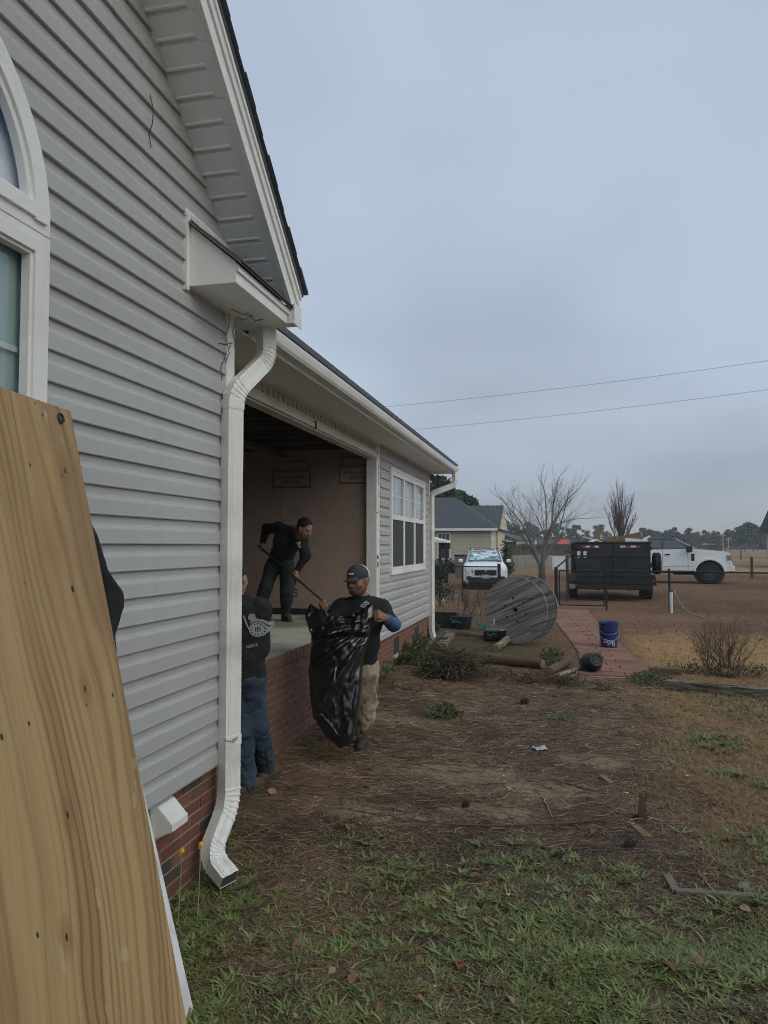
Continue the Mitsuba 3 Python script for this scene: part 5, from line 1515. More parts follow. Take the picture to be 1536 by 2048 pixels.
part(rb, 'roof', hull([[a_[0] - .3, f3 - .4, P(1116, 1088, f3)[2]], [b_[0] + .3, f3 - .4, P(1116, 1088, f3)[2]], [a_[0] - .1, f3 + 2.5, P(1116, 1079, f3)[2]], [b_[0] + .1, f3 + 2.5, P(1116, 1079, f3)[2]], [a_[0] - .3, f3 + 5.4, P(1116, 1088, f3)[2]], [b_[0] + .3, f3 + 5.4, P(1116, 1088, f3)[2]]]), 'm_red_roof')
for px0, px1, pt, lab in ((1080, 1112, 1078, 'low grey roofed house far behind the bare tree'), (1142, 1160, 1085, 'pale low building just left of the dump trailer')):
    t = thing('house', lab, 'house')
    a_, b_ = P(px0, 1092, 140), P(px1, 1092, 140)
    zt = P(px0, pt, 140)[2]
    part(t, 'wall', box(a_[0], b_[0], 140, 146, -.2, zt * .72), 'm_tan_siding')
    part(t, 'roof', hull([[a_[0] - .3, 139.6, zt * .7], [b_[0] + .3, 139.6, zt * .7], [a_[0] - .3, 143, zt], [b_[0] + .3, 143, zt], [a_[0] - .3, 146.4, zt * .7], [b_[0] + .3, 146.4, zt * .7]]), 'm_far_roof')
# metal barn across the field
mb_ = thing('barn', 'long low metal roofed barn across the field behind the pickup', 'barn')
a_, b_ = P(1414, 1096, 300), P(1444, 1096, 300)
part(mb_, 'wall', box(a_[0], b_[0], 300, 308, -.2, P(1420, 1090, 300)[2]), 'm_rust_post')
part(mb_, 'roof', hull([[a_[0] - .5, 299, P(1420, 1090, 300)[2]], [b_[0] + .5, 299, P(1420, 1090, 300)[2]], [a_[0], 304, P(1420, 1086.5, 300)[2]], [b_[0], 304, P(1420, 1086.5, 300)[2]], [a_[0] - .5, 309, P(1420, 1090, 300)[2]], [b_[0] + .5, 309, P(1420, 1090, 300)[2]]]), 'm_concrete')
for px, pt, y in ((1446, 1068, 260), (1457, 1075, 230)):
    b = P(px, 1096, y); b[2] = -.2
    t = thing('utility_pole', ['thin grey utility pole at the far edge of the field', 'shorter pale pole right of the thin utility pole'][px > 1450], 'utility pole')
    part(t, 'post', tube([b, b * V([1, 1, 0]) + V([0, 0, P(px, pt, y)[2]])], .16, 6), 'm_concrete')
    zt = P(px, pt + 3, y)[2]
    part(t, 'crossarm', box(b[0] - .9, b[0] + .9, y - .08, y + .08, zt - .1, zt + .1), 'm_concrete')
# tan house at the right edge
rh = thing('house', 'pale yellow sided house corner cut off by the right edge of the photo', 'house')
ry = 66.0
a_ = P(1534, 1110, ry + 8)
zt = P(1529, 1062, ry)[2]
part(rh, 'wall', box(a_[0], a_[0] + 9, ry, ry + 8, -.2, zt), 'm_tan_siding')
for k in range(12):
    z = zt - k * .2
    if z < .2: break
    part(rh, 'siding_course', hull([[a_[0] + .1, ry - .001, z], [a_[0] + 9, ry - .001, z], [a_[0] + .1, ry - .04, z - .2], [a_[0] + 9, ry - .04, z - .2], [a_[0] + .1, ry - .001, z - .2], [a_[0] + 9, ry - .001, z - .2]]), 'm_tan_siding')
part(rh, 'corner_board', box(a_[0] - .04, a_[0] + .1, ry - .05, ry - .002, -.2, zt), 'm_white')
part(rh, 'roof', hull([[a_[0] - .6, ry - .5, zt], [a_[0] + 9, ry - .5, zt], [a_[0] - .6, ry + 4, zt + 2.4], [a_[0] + 9, ry + 4, zt + 2.4], [a_[0] - .6, ry + 8.5, zt], [a_[0] + 9, ry + 8.5, zt]]), 'm_far_roof')

# board fence with a pale wall in front of it, beyond the bare tree
wy = 62.0
pw = thing('garden_wall', 'long low pale concrete wall beyond the bare tree', 'wall')
a_, b_ = P(1022, 1128, wy), P(1150, 1128, wy)
n = 9
for k in range(n):
    x0, x1 = a_[0] + (b_[0] - a_[0]) * k / n, a_[0] + (b_[0] - a_[0]) * (k + 1) / n
    part(pw, 'block', box(x0 + .01, x1 - .01, wy, wy + .25, -.2, P(1080, 1111, wy)[2] + .02 * (k % 3)), 'm_concrete')
fy2 = 70.0
bf_ = thing('board_fence', 'weathered brown board fence behind the pale concrete wall', 'fence')
a_, b_ = P(1008, 1110, fy2), P(1152, 1110, fy2)
zt, zb = P(1080, 1089, fy2)[2], .1
n = 34
for k in range(n):
    x0 = a_[0] + (b_[0] - a_[0]) * k / n; x1 = a_[0] + (b_[0] - a_[0]) * (k + .93) / n
    part(bf_, 'board', box(x0, x1, fy2, fy2 + .03, zb, zt + tr.uniform(-.03, .03)), 'm_fence_wood')
for z in (zb + .4, zt - .3): part(bf_, 'rail', box(a_[0], b_[0], fy2 - .05, fy2 - .005, z, z + .1), 'm_fence_wood')
# narrow green conifer and shrubs by the tan house
cr = np.random.default_rng(4)
cb = P(1012, 1128, 47)
ct = thing('conifer_shrub', 'narrow green shrub right of the white car', 'shrub')
part(ct, 'stem', tube([V([cb[0], 47, -.1]), V([cb[0], 47, 1.2])], .05, 6), 'm_bark')
v, f, bi, _ = leaf_cloud(cr, [V([cb[0], 47, .35 + .3 * k]) for k in range(7)], [[.55 - .05 * k, .55 - .05 * k, .3] for k in range(7)], 1200, .09)
part(ct, 'foliage', (v, f), 'm_leaf', color=vcol(len(v) // 4, (.03, .05, .022), (.075, .095, .045), cr).repeat(4, 0))
for px, w_, h_ in ((893, .9, .85), (922, .7, .6)):
    b = P(px, 1130, 49)
    t = thing('foundation_shrub', ['round clipped shrub under the tan house window', 'low clipped shrub right of the tan house window'][px > 900], 'shrub')
    part(t, 'stem', tube([V([b[0], 49, -.1]), V([b[0], 49, .4])], .05, 5), 'm_bark')
    v, f, bi, _ = leaf_cloud(cr, [V([b[0] + dx, 49, h_ * .55]) for dx in (-.4, 0, .4)], [[w_ * .7, .6, h_ * .6]] * 3, 900, .08)
    part(t, 'foliage', (v, f), 'm_leaf', color=vcol(len(v) // 4, (.012, .018, .010), (.035, .045, .02), cr).repeat(4, 0))
# ------------------------------------------------------------------ vehicles: every one built in its own frame, then set down
def wheel(parent, c, axis, r, w, R_, t0, rim_r=.62, spokes=8):
    tyre = lathe([(r * .62, -w / 2), (r * .93, -w / 2), (r, -w * .36), (r, w * .36), (r * .93, w / 2), (r * .62, w / 2)], 30, c, axis)
    k = part(parent, 'wheel', xf(tyre, R_, t0), 'm_tyre', smooth=35)
    rim = lathe([(0, -w * .3), (r * rim_r, -w * .3), (r * rim_r, -w * .45), (r * .64, -w * .45)], 24, c, axis)
    rim2 = lathe([(0, w * .3), (r * rim_r, w * .3), (r * rim_r, w * .45), (r * .64, w * .45)], 24, c, axis)
    part(k, 'rim', xf(cat(rim, rim2), R_, t0), 'm_rim', smooth=30)
    d, s, u = frame_of(axis)
    for sg in (-1,):
        for j in range(spokes):
            a = 2 * math.pi * j / spokes
            q_ = s * math.cos(a) + u * math.sin(a)
            part(k, 'spoke', xf(beam(V(c) + d * sg * w * .34 + q_ * r * .12, V(c) + d * sg * w * .40 + q_ * r * .58, r * .14, w * .10, d), R_, t0), 'm_chrome' if spokes < 8 else 'm_rim')


def side(poly, y0, y1, R_, t0, top_in=0.0, zref=(0, 1)):
    """Extrude an (x, z) outline across the width; the top can lean inwards."""
    def fn(u, v, w):
        y = y0 + w * (y1 - y0)
        k = np.clip((v - zref[0]) / (zref[1] - zref[0]), 0, 1) * top_in
        ym = (y0 + y1) / 2
        return np.stack([u, ym + (y - ym) * (1 - k), v], 1) @ np.asarray(R_).T + t0
    return poly3(poly, fn, 1.0)


# ---- white pickup with its nose to the right
PR = rotz(math.radians(-7))
p0 = G(1420, 1168); p0[2] = 0
p0 = p0 + PR @ V([0, .95, 0])
pk = thing('pickup_truck', 'white lifted pickup truck with black roof and tinted windows behind the dump trailer', 'truck')
W2 = .99
arch_ = lambda x: Point(x, .50).buffer(.63, 24)
low = Polygon([(.93, .62), (.99, .70), (.99, .98), (.96, 1.06), (.97, 1.34), (.86, 1.47), (.60, 1.55), (-.2, 1.62), (-.75, 1.66), (-3.05, 1.60), (-5.55, 1.62), (-5.62, 1.55), (-5.62, .85), (-5.5, .68), (-3.3, .62), (-.6, .62)])
low = low.difference(shapely.union_all([arch_(0), arch_(-4.05)]))
b = side(low, -W2, W2, PR, p0, .06, (1.2, 1.66))
part(pk, 'body', b, 'm_car_white', smooth=25)
for sg in (-1, 1):
    for xw in (0, -4.05):
        ringa = Point(xw, .50).buffer(.70, 24).difference(Point(xw, .50).buffer(.628, 24)).intersection(sbox(xw - 1, .56, xw + 1, 2))
        part(pk, 'fender_flare', side(ringa, sg * (W2 - .02), sg * (W2 + .045), PR, p0), 'm_white')
cab = Polygon([(-.62, 1.655), (-1.45, 2.10), (-1.62, 2.16), (-3.0, 2.17), (-3.12, 2.10), (-3.22, 1.61)])
part(pk, 'cab', side(cab, -.93, .93, PR, p0, .17, (1.62, 2.17)), 'm_car_navy', smooth=20)
part(pk, 'roof_rail', side(Polygon([(-1.50, 2.155), (-3.0, 2.185), (-3.0, 2.205), (-1.5, 2.175)]), -.78, -.74, PR, p0), 'm_chrome')
for (a, z) in (((-.98, -2.02), 0), ((-2.12, -2.98), 1)):
    w_ = Polygon([(-.90, 1.67), (-1.42, 2.06), (-2.03, 2.09), (-2.03, 1.66)]) if z == 0 else Polygon([(-2.13, 1.66), (-2.13, 2.09), (-2.95, 2.08), (-3.05, 1.66)])
    for sg in (-1, 1):
        part(pk, 'side_window', side(w_, sg * .938, sg * .944, PR, p0, .172, (1.62, 2.17)) if False else xf(poly3(w_, lambda u, v, w: np.stack([u, sg * (.937 * (1 - .17 * np.clip((v - 1.62) / .55, 0, 1)) + w), v], 1), .006), PR, p0), 'm_truck_glass')
part(pk, 'windshield', xf(hull([[-.70, -.74, 1.68], [-.70, .74, 1.68], [-1.42, -.66, 2.075], [-1.42, .66, 2.075], [-.66, -.74, 1.672], [-.66, .74, 1.672], [-1.40, -.66, 2.10], [-1.40, .66, 2.10]]), PR, p0), 'm_car_glass')
part(pk, 'pillar', xf(beam([-.62, -.88, 1.67], [-1.47, -.775, 2.115], .035, .05), PR, p0), 'm_car_white')
for sg in (-1, 1):
    part(pk, 'door_handle', xf(cbox(-1.98, -1.74, min(sg * .99, sg * 1.03), max(sg * .99, sg * 1.03), 1.36, 1.41, .008), PR, p0), 'm_black_plastic')
    part(pk, 'mirror', xf(cat(cbox(-1.02, -.76, min(sg * 1.06, sg * 1.28), max(sg * 1.06, sg * 1.28), 1.50, 1.80, .03), box(-.90, -.82, min(sg * .9, sg * 1.08), max(sg * .9, sg * 1.08), 1.55, 1.62)), PR, p0), 'm_black_plastic')
    part(pk, 'fender_vent', xf(cbox(-.80, -.66, min(sg * .985, sg * 1.0), max(sg * .985, sg * 1.0), 1.08, 1.42, .006), PR, p0), 'm_black_plastic')
    part(pk, 'running_board', xf(cbox(-3.2, -.75, min(sg * .86, sg * 1.06), max(sg * .86, sg * 1.06), .50, .57, .015), PR, p0), 'm_black_plastic')
    part(pk, 'headlight', xf(cbox(.72, .985, min(sg * .70, sg * .995), max(sg * .70, sg * .995), 1.10, 1.38, .03), PR, p0), 'm_lens')
    part(pk, 'marker_light', xf(cbox(.80, .90, min(sg * .985, sg * 1.0), max(sg * .985, sg * 1.0), 1.18, 1.30, .006), PR, p0), 'm_amber')
    part(pk, 'door_seam', xf(cat(box(-2.085, -2.075, min(sg * .985, sg * .9925), max(sg * .985, sg * .9925), .66, 1.6), box(-.95, -.94, min(sg * .985, sg * .9925), max(sg * .985, sg * .9925), .66, 1.6), box(-3.1, -.7, min(sg * .985, sg * .9945), max(sg * .985, sg * .9945), .80, .815)), PR, p0), 'm_black_plastic')
part(pk, 'grille', xf(cbox(.93, 1.01, -.70, .70, .98, 1.40, .02), PR, p0), 'm_black_plastic')
part(pk, 'bumper', xf(cbox(.84, 1.09, -1.0, 1.0, .60, .86, .03), PR, p0), 'm_car_white')
part(pk, 'fog_light', xf(cbox(1.05, 1.10, -.9, -.7, .66, .80, .01), PR, p0), 'm_black_plastic')
for xw in (0, -4.05): part(pk, 'wheel_well', xf(lathe([(0, -.72), (.66, -.72), (.66, .72), (0, .72)], 24, (xw, 0, .52), (0, 1, 0)), PR, p0), 'm_sheath')
part(pk, 'underbody', xf(cat(box(-5.4, .7, -.8, .8, .52, .66), box(-1.6, -.3, -.3, .3, .40, .55)), PR, p0), 'm_sheath')
for xw in (0, -4.05):
    for sg in (-1, 1):
        wheel(pk, (xw, sg * .90, .50), (0, -1 if sg > 0 else 1, 0), .50, .33, PR, p0, .60, 8)

# ---- black dump trailer, rear end towards us
TR_ = rotz(math.radians(1.0))
t0 = (G(1163, 1202) + G(1293, 1204)) / 2; t0[2] = 0
dt = thing('dump_trailer', 'black dump trailer loaded with torn-out building debris parked beyond the fence', 'trailer')
bw, zb, zt, L_ = 1.16, .52, 1.88, 4.3
X = lambda m: xf(m, TR_, t0)
part(dt, 'bed', X(cat(box(-bw, bw, .06, L_, zb, zb + .08), box(-bw, -bw + .05, .06, L_, zb, zt), box(bw - .05, bw, .06, L_, zb, zt), box(-bw, bw, L_ - .05, L_, zb, zt))), 'm_black_paint')
for sg in (-1, 1):
    d_ = part(dt, 'rear_door', X(cat(cbox(min(sg * .015, sg * bw), max(sg * .015, sg * bw), -.01, .055, zb + .05, zt, .008))), 'm_black_paint')
    part(d_, 'rib', X(cbox(min(sg * .03, sg * (bw - .02)), max(sg * .03, sg * (bw - .02)), -.045, -.008, 1.44, 1.49, .008)), 'm_black_paint')
    part(d_, 'rib', X(cbox(min(sg * .03, sg * (bw - .02)), max(sg * .03, sg * (bw - .02)), -.045, -.008, .80, .85, .008)), 'm_black_paint')
    for j, z in enumerate((.66, 1.15, 1.72)): part(d_, 'hinge', X(cbox(sg * bw - .02, sg * bw + .05, -.04, .04, z - .05, z + .05, .008)), 'm_black_metal')
    xs = (-1.0, -.44) if sg < 0 else (.22, .86)
    for j in range(4):
        a = xs[0] + (xs[1] - xs[0]) * j / 4; b_ = xs[0] + (xs[1] - xs[0]) * (j + 1) / 4
        red = (j % 2 == 0) if sg < 0 else (j % 2 == 1)
        part(d_, 'reflective_tape', X(box(a, b_, -.016, -.011, 1.745, 1.80)), 'm_red' if red else 'm_print_white')
    part(dt, 'side_rib', X(cat(*[box(min(sg * bw, sg * (bw + .05)), max(sg * bw, sg * (bw + .05)), .5 + .62 * j, .58 + .62 * j, zb, zt) for j in range(6)])), 'm_black_paint')
part(dt, 'latch_bar', X(cat(tube([[0, -.05, .62], [0, -.05, 1.62]], .018, 6), cbox(-.05, .05, -.07, -.02, 1.32, 1.40, .01))), 'm_black_metal')
part(dt, 'top_rail', X(cat(cbox(-bw - .04, bw + .04, -.03, .07, zt, zt + .055, .01), cbox(-bw - .04, -bw + .05, .07, L_, zt, zt + .055, .01), cbox(bw - .05, bw + .04, .07, L_, zt, zt + .055, .01))), 'm_black_paint')
part(dt, 'frame', X(cat(cbox(-.55, -.42, -.02, 5.6, .36, .51, .01), cbox(.42, .55, -.02, 5.6, .36, .51, .01), cbox(-1.2, 1.2, -.04, .06, .38, .52, .01))), 'm_black_metal')
for k, x in enumerate((-1.08, -.88)):
    cupp = Polygon([(x - .055, 1.62), (x + .055, 1.62), (x + .04, 1.40), (x - .04, 1.40)])
    part(dt, 'sticker', X(poly3(cupp, wall_y(-.0115), .003)), 'm_print_white')
for sg in (-1, 1):
    part(dt, 'fender', X(cat(cbox(min(sg * 1.0, sg * 1.42), max(sg * 1.0, sg * 1.42), .95, 2.95, .78, .82, .01), hull([[sg * 1.0, .95, .80], [sg * 1.42, .95, .80], [sg * 1.0, .68, .50], [sg * 1.42, .68, .50], [sg * 1.0, .99, .77], [sg * 1.42, .99, .77], [sg * 1.0, .72, .48], [sg * 1.42, .72, .48]]))), 'm_black_metal')
    for yy_ in (1.40, 2.45): wheel(dt, (sg * 1.22, yy_, .37), (sg * 1.0, 0, 0), .37, .26, TR_, t0, .6, 8)
    tlx = sg * 1.24
    part(dt, 'tail_light', X(cbox(tlx - .10, tlx + .10, .60, .66, .60, .68, .01)), 'm_red')
plt_ = part(dt, 'license_plate', X(cbox(-1.36, -1.06, .52, .535, .37, .53, .004)), 'm_print_white')
part(plt_, 'bracket', X(cat(tube([[-1.30, .56, .60], [-1.22, .54, .72], [-1.05, .56, .66]], .02, 6))), 'm_black_metal')
part(dt, 'junction_box', X(cbox(-1.33, -1.02, .40, .52, .62, .88, .02)), 'm_flash')
spw = part(dt, 'spare_wheel', X(lathe([(.22, -.11), (.33, -.11), (.36, -.07), (.36, .07), (.33, .11), (.22, .11)], 26, (1.42, .62, 1.22), (1, 0, .0))), 'm_tyre', smooth=35)
part(spw, 'rim', X(lathe([(0, -.04), (.225, -.04), (.225, .10), (.0, .05)], 20, (1.42, .62, 1.22), (1, 0, 0))), 'm_rim')
part(dt, 'spare_bracket', X(beam([1.2, .62, 1.2], [1.34, .62, 1.2], .08, .08)), 'm_black_metal')
# the load, each piece its own thing
LD = [('white_trim_board', 'white painted trim board jutting from the left of the trailer load', [(-.86, .45, 1.85), (-.35, .9, 2.06)], .16, .03, 'm_white'),
      ('white_trim_board', 'white painted trim board lying under the wood post on the trailer', [(-.92, .3, 2.10), (-.30, .35, 1.93)], .12, .03, 'm_white'),
      ('wood_post', 'pale timber post standing upright out of the trailer load', [(-.42, .8, 1.6), (-.40, .8, 2.45)], .13, .13, 'm_wood_scrap'),
      ('wooden_crate_side', 'long tan wooden panel on the middle of the trailer load', [(-.18, .5, 1.99), (.38, .5, 2.05)], .05, .17, 'm_wood_scrap'),
      ('wooden_crate_side', 'tan wooden panel tilted up behind on the trailer load', [(.30, .9, 2.02), (.98, .8, 2.18)], .05, .18, 'm_wood_scrap'),
      ('white_trim_board', 'broad white board slipping off the right of the trailer load', [(.42, .35, 2.00), (1.12, .35, 1.93)], .05, .12, 'm_white'),
      ('white_trim_board', 'thin white board sticking up at the right corner of the trailer load', [(.92, .4, 1.95), (1.20, .4, 2.12)], .04, .07, 'm_white'),
      ('plank', 'dark weathered plank across the middle of the trailer load', [(-.6, 1.2, 1.93), (.8, 1.0, 2.0)], .14, .04, 'm_log')]
for nm, lb, (a, b_), w_, h_, m_ in LD:
    add(nm, X(beam(a, b_, w_, h_)), m_, label=lb, cat={'white_trim_board': 'trim board', 'wood_post': 'wood post', 'wooden_crate_side': 'wooden panel', 'plank': 'plank'}[nm])
dbr = np.random.default_rng(6)
add('debris_heap', X(cat(*[beam([dbr.uniform(-1, .8), dbr.uniform(.3, 3.8), dbr.uniform(1.6, 1.92)], [dbr.uniform(-.8, 1), dbr.uniform(.3, 3.8), dbr.uniform(1.6, 1.92)], .12, .03) for _ in range(60)], box(-1.1, 1.1, .2, 4.1, .7, 1.7))), 'm_log', label='mixed torn-out boards and rubbish filling the dump trailer', cat='debris', kind='stuff')

# ---- white sport utility car facing us
SR = rotz(math.radians(7))
s0 = (G(930, 1181) + G(1012, 1179)) / 2; s0[2] = 0
sv = thing('car', 'white sport utility car facing the yard with a foil shade in its windshield', 'car')
S = lambda m: xf(m, SR, s0)
# cross sections along the length (x right, y away from us, z up)
def loft(st, m_, name, parent, smooth=35):
    n_ = len(st[0][1]); v = []
    for y, pts in st: v += [[x, y, z] for x, z in pts]
    f = []
    for k in range(len(st) - 1):
        for j in range(n_):
            a, b_ = k * n_ + j, k * n_ + (j + 1) % n_
            f += [[a, b_, b_ + n_], [a, b_ + n_, a + n_]]
    for base, rev in ((0, 0), ((len(st) - 1) * n_, 1)):
        for j in range(1, n_ - 1): f.append([base, base + j + 1, base + j] if not rev else [base, base + j, base + j + 1])
    return part(parent, name, S((V(v), V(f))), m_, smooth)


def sec(w_, z0, zs, z1, tuck=.9):
    h = [(w_ * tuck, z0), (w_, z0 + .12), (w_, zs - .12), (w_ * .97, zs - .03), (w_ * .86, z1 - .015), (w_ * .5, z1 + .01), (0, z1 + .018)]
    return h + [(-x, z) for x, z in h[-2::-1]]


loft([(.0, sec(.74, .34, .84, .88)), (.10, sec(.86, .26, .92, .97)), (.35, sec(.90, .22, .96, 1.02)), (1.1, sec(.905, .22, 1.0, 1.09)), (1.4, sec(.905, .22, 1.02, 1.13)), (3.9, sec(.905, .22, 1.02, 1.12)), (4.5, sec(.87, .28, 1.02, 1.10)), (4.6, sec(.80, .36, .98, 1.06))], 'm_car_white', 'body', sv)
gs = lambda wb, wt, z0, z1: [(wb, z0), (wt + .02, z1 - .10), (wt * .93, z1 - .03), (wt * .6, z1), (0, z1 + .012), (-wt * .6, z1), (-wt * .93, z1 - .03), (-wt - .02, z1 - .10), (-wb, z0)]
loft([(1.12, gs(.80, .74, 1.05, 1.12)), (1.55, gs(.82, .70, 1.06, 1.42)), (1.98, gs(.83, .66, 1.06, 1.615)), (2.5, gs(.83, .65, 1.06, 1.65)), (3.9, gs(.82, .64, 1.06, 1.62)), (4.45, gs(.80, .62, 1.06, 1.40))], 'm_car_white', 'cabin', sv)
ws = [[-.72, 1.14, 1.135], [.72, 1.14, 1.135], [.615, 1.905, 1.585], [-.615, 1.905, 1.585]]
off = V([0, -.03, .035])
part(sv, 'windshield', S((V(ws) + off, V([[0, 1, 2], [0, 2, 3]]))), 'm_glass')
part(sv, 'windshield_backing', S((V(ws) + off * .45, V([[0, 1, 2], [0, 2, 3]]))), 'm_car_glass')
# crumpled foil shade on the inside of the glass
ug = np.linspace(0, 1, 25); vg = np.linspace(0, 1, 9)
U_, V_ = np.meshgrid(ug, vg)
w4 = V(ws) + off * .72
pos = ((1 - U_)[..., None] * w4[0] + U_[..., None] * w4[1]) * (1 - V_)[..., None] + ((1 - U_)[..., None] * w4[3] + U_[..., None] * w4[2]) * V_[..., None]
cx = ((w4[0] + w4[2]) / 2)
pos = cx + (pos - cx) * V([.90, .84, .84])
nz = meshkit.fbm(np.stack([U_ * 7, V_ * 3, U_ * 0], -1), 3, 5) - .5
pos = pos + nz[..., None] * V([0, -.02, .03])
i, j = np.meshgrid(np.arange(8), np.arange(24), indexing='ij')
q = np.stack([i * 25 + j, i * 25 + j + 1, (i + 1) * 25 + j + 1, (i + 1) * 25 + j], -1).reshape(-1, 4)
add('sun_shade', S((pos.reshape(-1, 3), np.vstack([q[:, [0, 1, 2]], q[:, [0, 2, 3]]]))), 'm_shade_foil', label='crumpled teal and silver sun shade behind the windshield of the white car', cat='sun shade')
part(sv, 'grille', S(cbox(-.44, .44, -.05, .06, .60, .80, .02)), 'm_black_plastic')
for z in (.645, .70, .755): part(sv, 'grille_bar', S(cbox(-.42, .42, -.062, -.045, z, z + .02, .004)), 'm_black_metal')
part(sv, 'grille_trim', S(cat(cbox(-.46, .46, -.065, -.04, .795, .83, .008))), 'm_chrome')
part(sv, 'emblem', S(lathe([(0, -.01), (.06, -.01), (.055, .01), (0, .012)], 16, (0, -.07, .765), (0, -1, 0))), 'm_chrome')
part(sv, 'lower_bumper', S(cat(cbox(-.70, .70, -.045, .10, .26, .52, .03), cbox(-.86, .86, .10, .25, .22, .46, .03))), 'm_black_plastic')
part(sv, 'license_plate', S(cbox(-.155, .155, -.062, -.046, .47, .62, .004)), 'm_plate')
for sg in (-1, 1):
    part(sv, 'headlight', S(hull([[sg * .50, -.01, .70], [sg * .50, -.01, .82], [sg * .80, .03, .70], [sg * .84, .08, .86], [sg * .88, .30, .88], [sg * .88, .25, .74], [sg * .5, .1, .76]])), 'm_lens')
    part(sv, 'fog_lamp', S(cat(cbox(min(sg * .58, sg * .78), max(sg * .58, sg * .78), -.04, .10, .42, .56, .02))), 'm_black_plastic')
    part(sv, 'mirror', S(cat(hull([[sg * .93, 1.42, 1.08], [sg * 1.12, 1.42, 1.10], [sg * .93, 1.42, 1.24], [sg * 1.11, 1.42, 1.24], [sg * .95, 1.30, 1.12], [sg * 1.08, 1.30, 1.12], [sg * .95, 1.30, 1.21], [sg * 1.08, 1.30, 1.21]]))), 'm_car_white')
    part(sv, 'roof_rail', S(tube([[sg * .60, 2.15, 1.62], [sg * .60, 2.3, 1.70], [sg * .60, 3.7, 1.69], [sg * .60, 3.85, 1.61]], .022, 6)), 'm_black_plastic')
    part(sv, 'side_window', S(hull([[sg * .835, 1.65, 1.10], [sg * .845, 3.9, 1.10], [sg * .70, 2.15, 1.53], [sg * .69, 3.7, 1.54], [sg * .825, 1.65, 1.10], [sg * .835, 3.9, 1.10], [sg * .69, 2.15, 1.53]])), 'm_car_glass')
    for yw in (.88, 3.55): wheel(sv, (sg * .80, yw, .34), (sg * 1.0, 0, 0), .34, .22, SR, s0, .62, 5)
    part(sv, 'wheel_arch', S(cat(*[poly3(Point(.88, .36).buffer(.42, 16).difference(Point(.88, .36).buffer(.355, 16)).intersection(sbox(-1, .30, 3, 2)), lambda u, v, w: np.stack([sg * (.895 + w), u, v], 1), .03)])), 'm_black_plastic')
part(sv, 'sunroof', S(hull([[-.45, 2.1, 1.652], [.45, 2.1, 1.652], [-.45, 2.9, 1.674], [.45, 2.9, 1.674], [-.45, 2.1, 1.66], [.45, 2.9, 1.682]])), 'm_car_glass')
# ------------------------------------------------------------------ fence, reel, pots, logs, plants
def gp(px, py, lift=0.0):
    """Ground point seen at a photo pixel, standing on the bumpy ground."""
    p = G(px, py)
    for _ in range(4): p = G(px, py, float(gz(p[0], p[1])))
    return p + V([0, 0, lift])


# ---- black chain link fence with a gate
FT = 1.09
cf = thing('chain_link_fence', 'black chain link fence crossing the yard in front of the dump trailer and pickup', 'fence')
fl0, fl1 = P(1212, 1140, 21.9), P(1720, 1150, 21.1)
fl0, fl1 = V([fl0[0], fl0[1], 0]), V([fl1[0], fl1[1], 0])
dF = (fl1 - fl0) / np.linalg.norm(fl1 - fl0); LF = np.linalg.norm(fl1 - fl0)
tp = P(1340, 1190, 21.6)
for k, s_ in enumerate((0.0, (tp[0] - fl0[0]) / dF[0], (tp[0] - fl0[0]) / dF[0] + 3.0, LF)):
    b = fl0 + dF * s_
    p_ = part(cf, 'post', tube([b - V([0, 0, .3]), b + V([0, 0, FT + .05])], .030, 8), 'm_black_metal', True)
    part(p_, 'cap', xf(tm(trimesh.creation.icosphere(1, .036)), None, b + V([0, 0, FT + .06])), 'm_black_metal', True)
part(cf, 'top_rail', tube([fl0 + V([0, 0, FT]), fl1 + V([0, 0, FT])], .021, 8), 'm_black_metal', True)


def chain(a, d, L, h0, h1, pitch=.075, r=.0024):
    """Zig-zag wires of a chain link panel (each a thin three-sided strand)."""
    out = []
    H_ = h1 - h0
    n = int((L + H_) / pitch)
    for k in range(n):
        for sg in (1, -1):
            s0_, s1_ = k * pitch - H_, k * pitch
            z0_, z1_ = h0, h1
            if s0_ < 0: z0_ = h0 + (-s0_); s0_ = 0
            if s1_ > L: z1_ = h1 - (s1_ - L); s1_ = L
            if z1_ - z0_ < .02: continue
            p, q_ = a + d * s0_ + V([0, 0, z0_]), a + d * s1_ + V([0, 0, z1_])
            if sg < 0: p, q_ = a + d * (L - s0_) + V([0, 0, z0_]), a + d * (L - s1_) + V([0, 0, z1_])
            out.append(tube([p, q_], r, 3, caps=False))
    return cat(*out)


part(cf, 'chain_mesh', chain(fl0, dF, LF, .04, FT), 'm_black_metal', kind='stuff')
gt_ = thing('fence_gate', 'black chain link gate between a thick post and the fence, before the dump trailer', 'gate')
ga = P(1112, 1140, 22.0); ga = V([ga[0], ga[1], 0])
dG = (fl0 - ga); LG = np.linalg.norm(dG) - .09; dG /= np.linalg.norm(dG)
part(gt_, 'post', tube([ga - V([0, 0, .3]), ga + V([0, 0, FT + .10])], .048, 10), 'm_black_metal', True)
fa = ga + dG * .09
for z in (.12, FT): part(gt_, 'frame_rail', tube([fa + V([0, 0, z]), fa + dG * (LG - .06) + V([0, 0, z])], .019, 6), 'm_black_metal', True)
for s_ in (0, LG - .06): part(gt_, 'frame_stile', tube([fa + dG * s_ + V([0, 0, .12]), fa + dG * s_ + V([0, 0, FT])], .019, 6), 'm_black_metal', True)
part(gt_, 'chain_mesh', chain(fa, dG, LG - .06, .12, FT), 'm_black_metal', kind='stuff')
part(gt_, 'latch', cbox(fa[0] + dG[0] * (LG - .02) - .05, fa[0] + dG[0] * (LG - .02) + .05, fl0[1] - .04, fl0[1] + .0, .78, .86, .008), 'm_black_metal')
lf = thing('chain_link_fence', 'short run of black fence in front of the white car', 'fence')
l0, l1 = P(858, 1133, 24.5), P(998, 1133, 24.5); l0[2] = l1[2] = 0
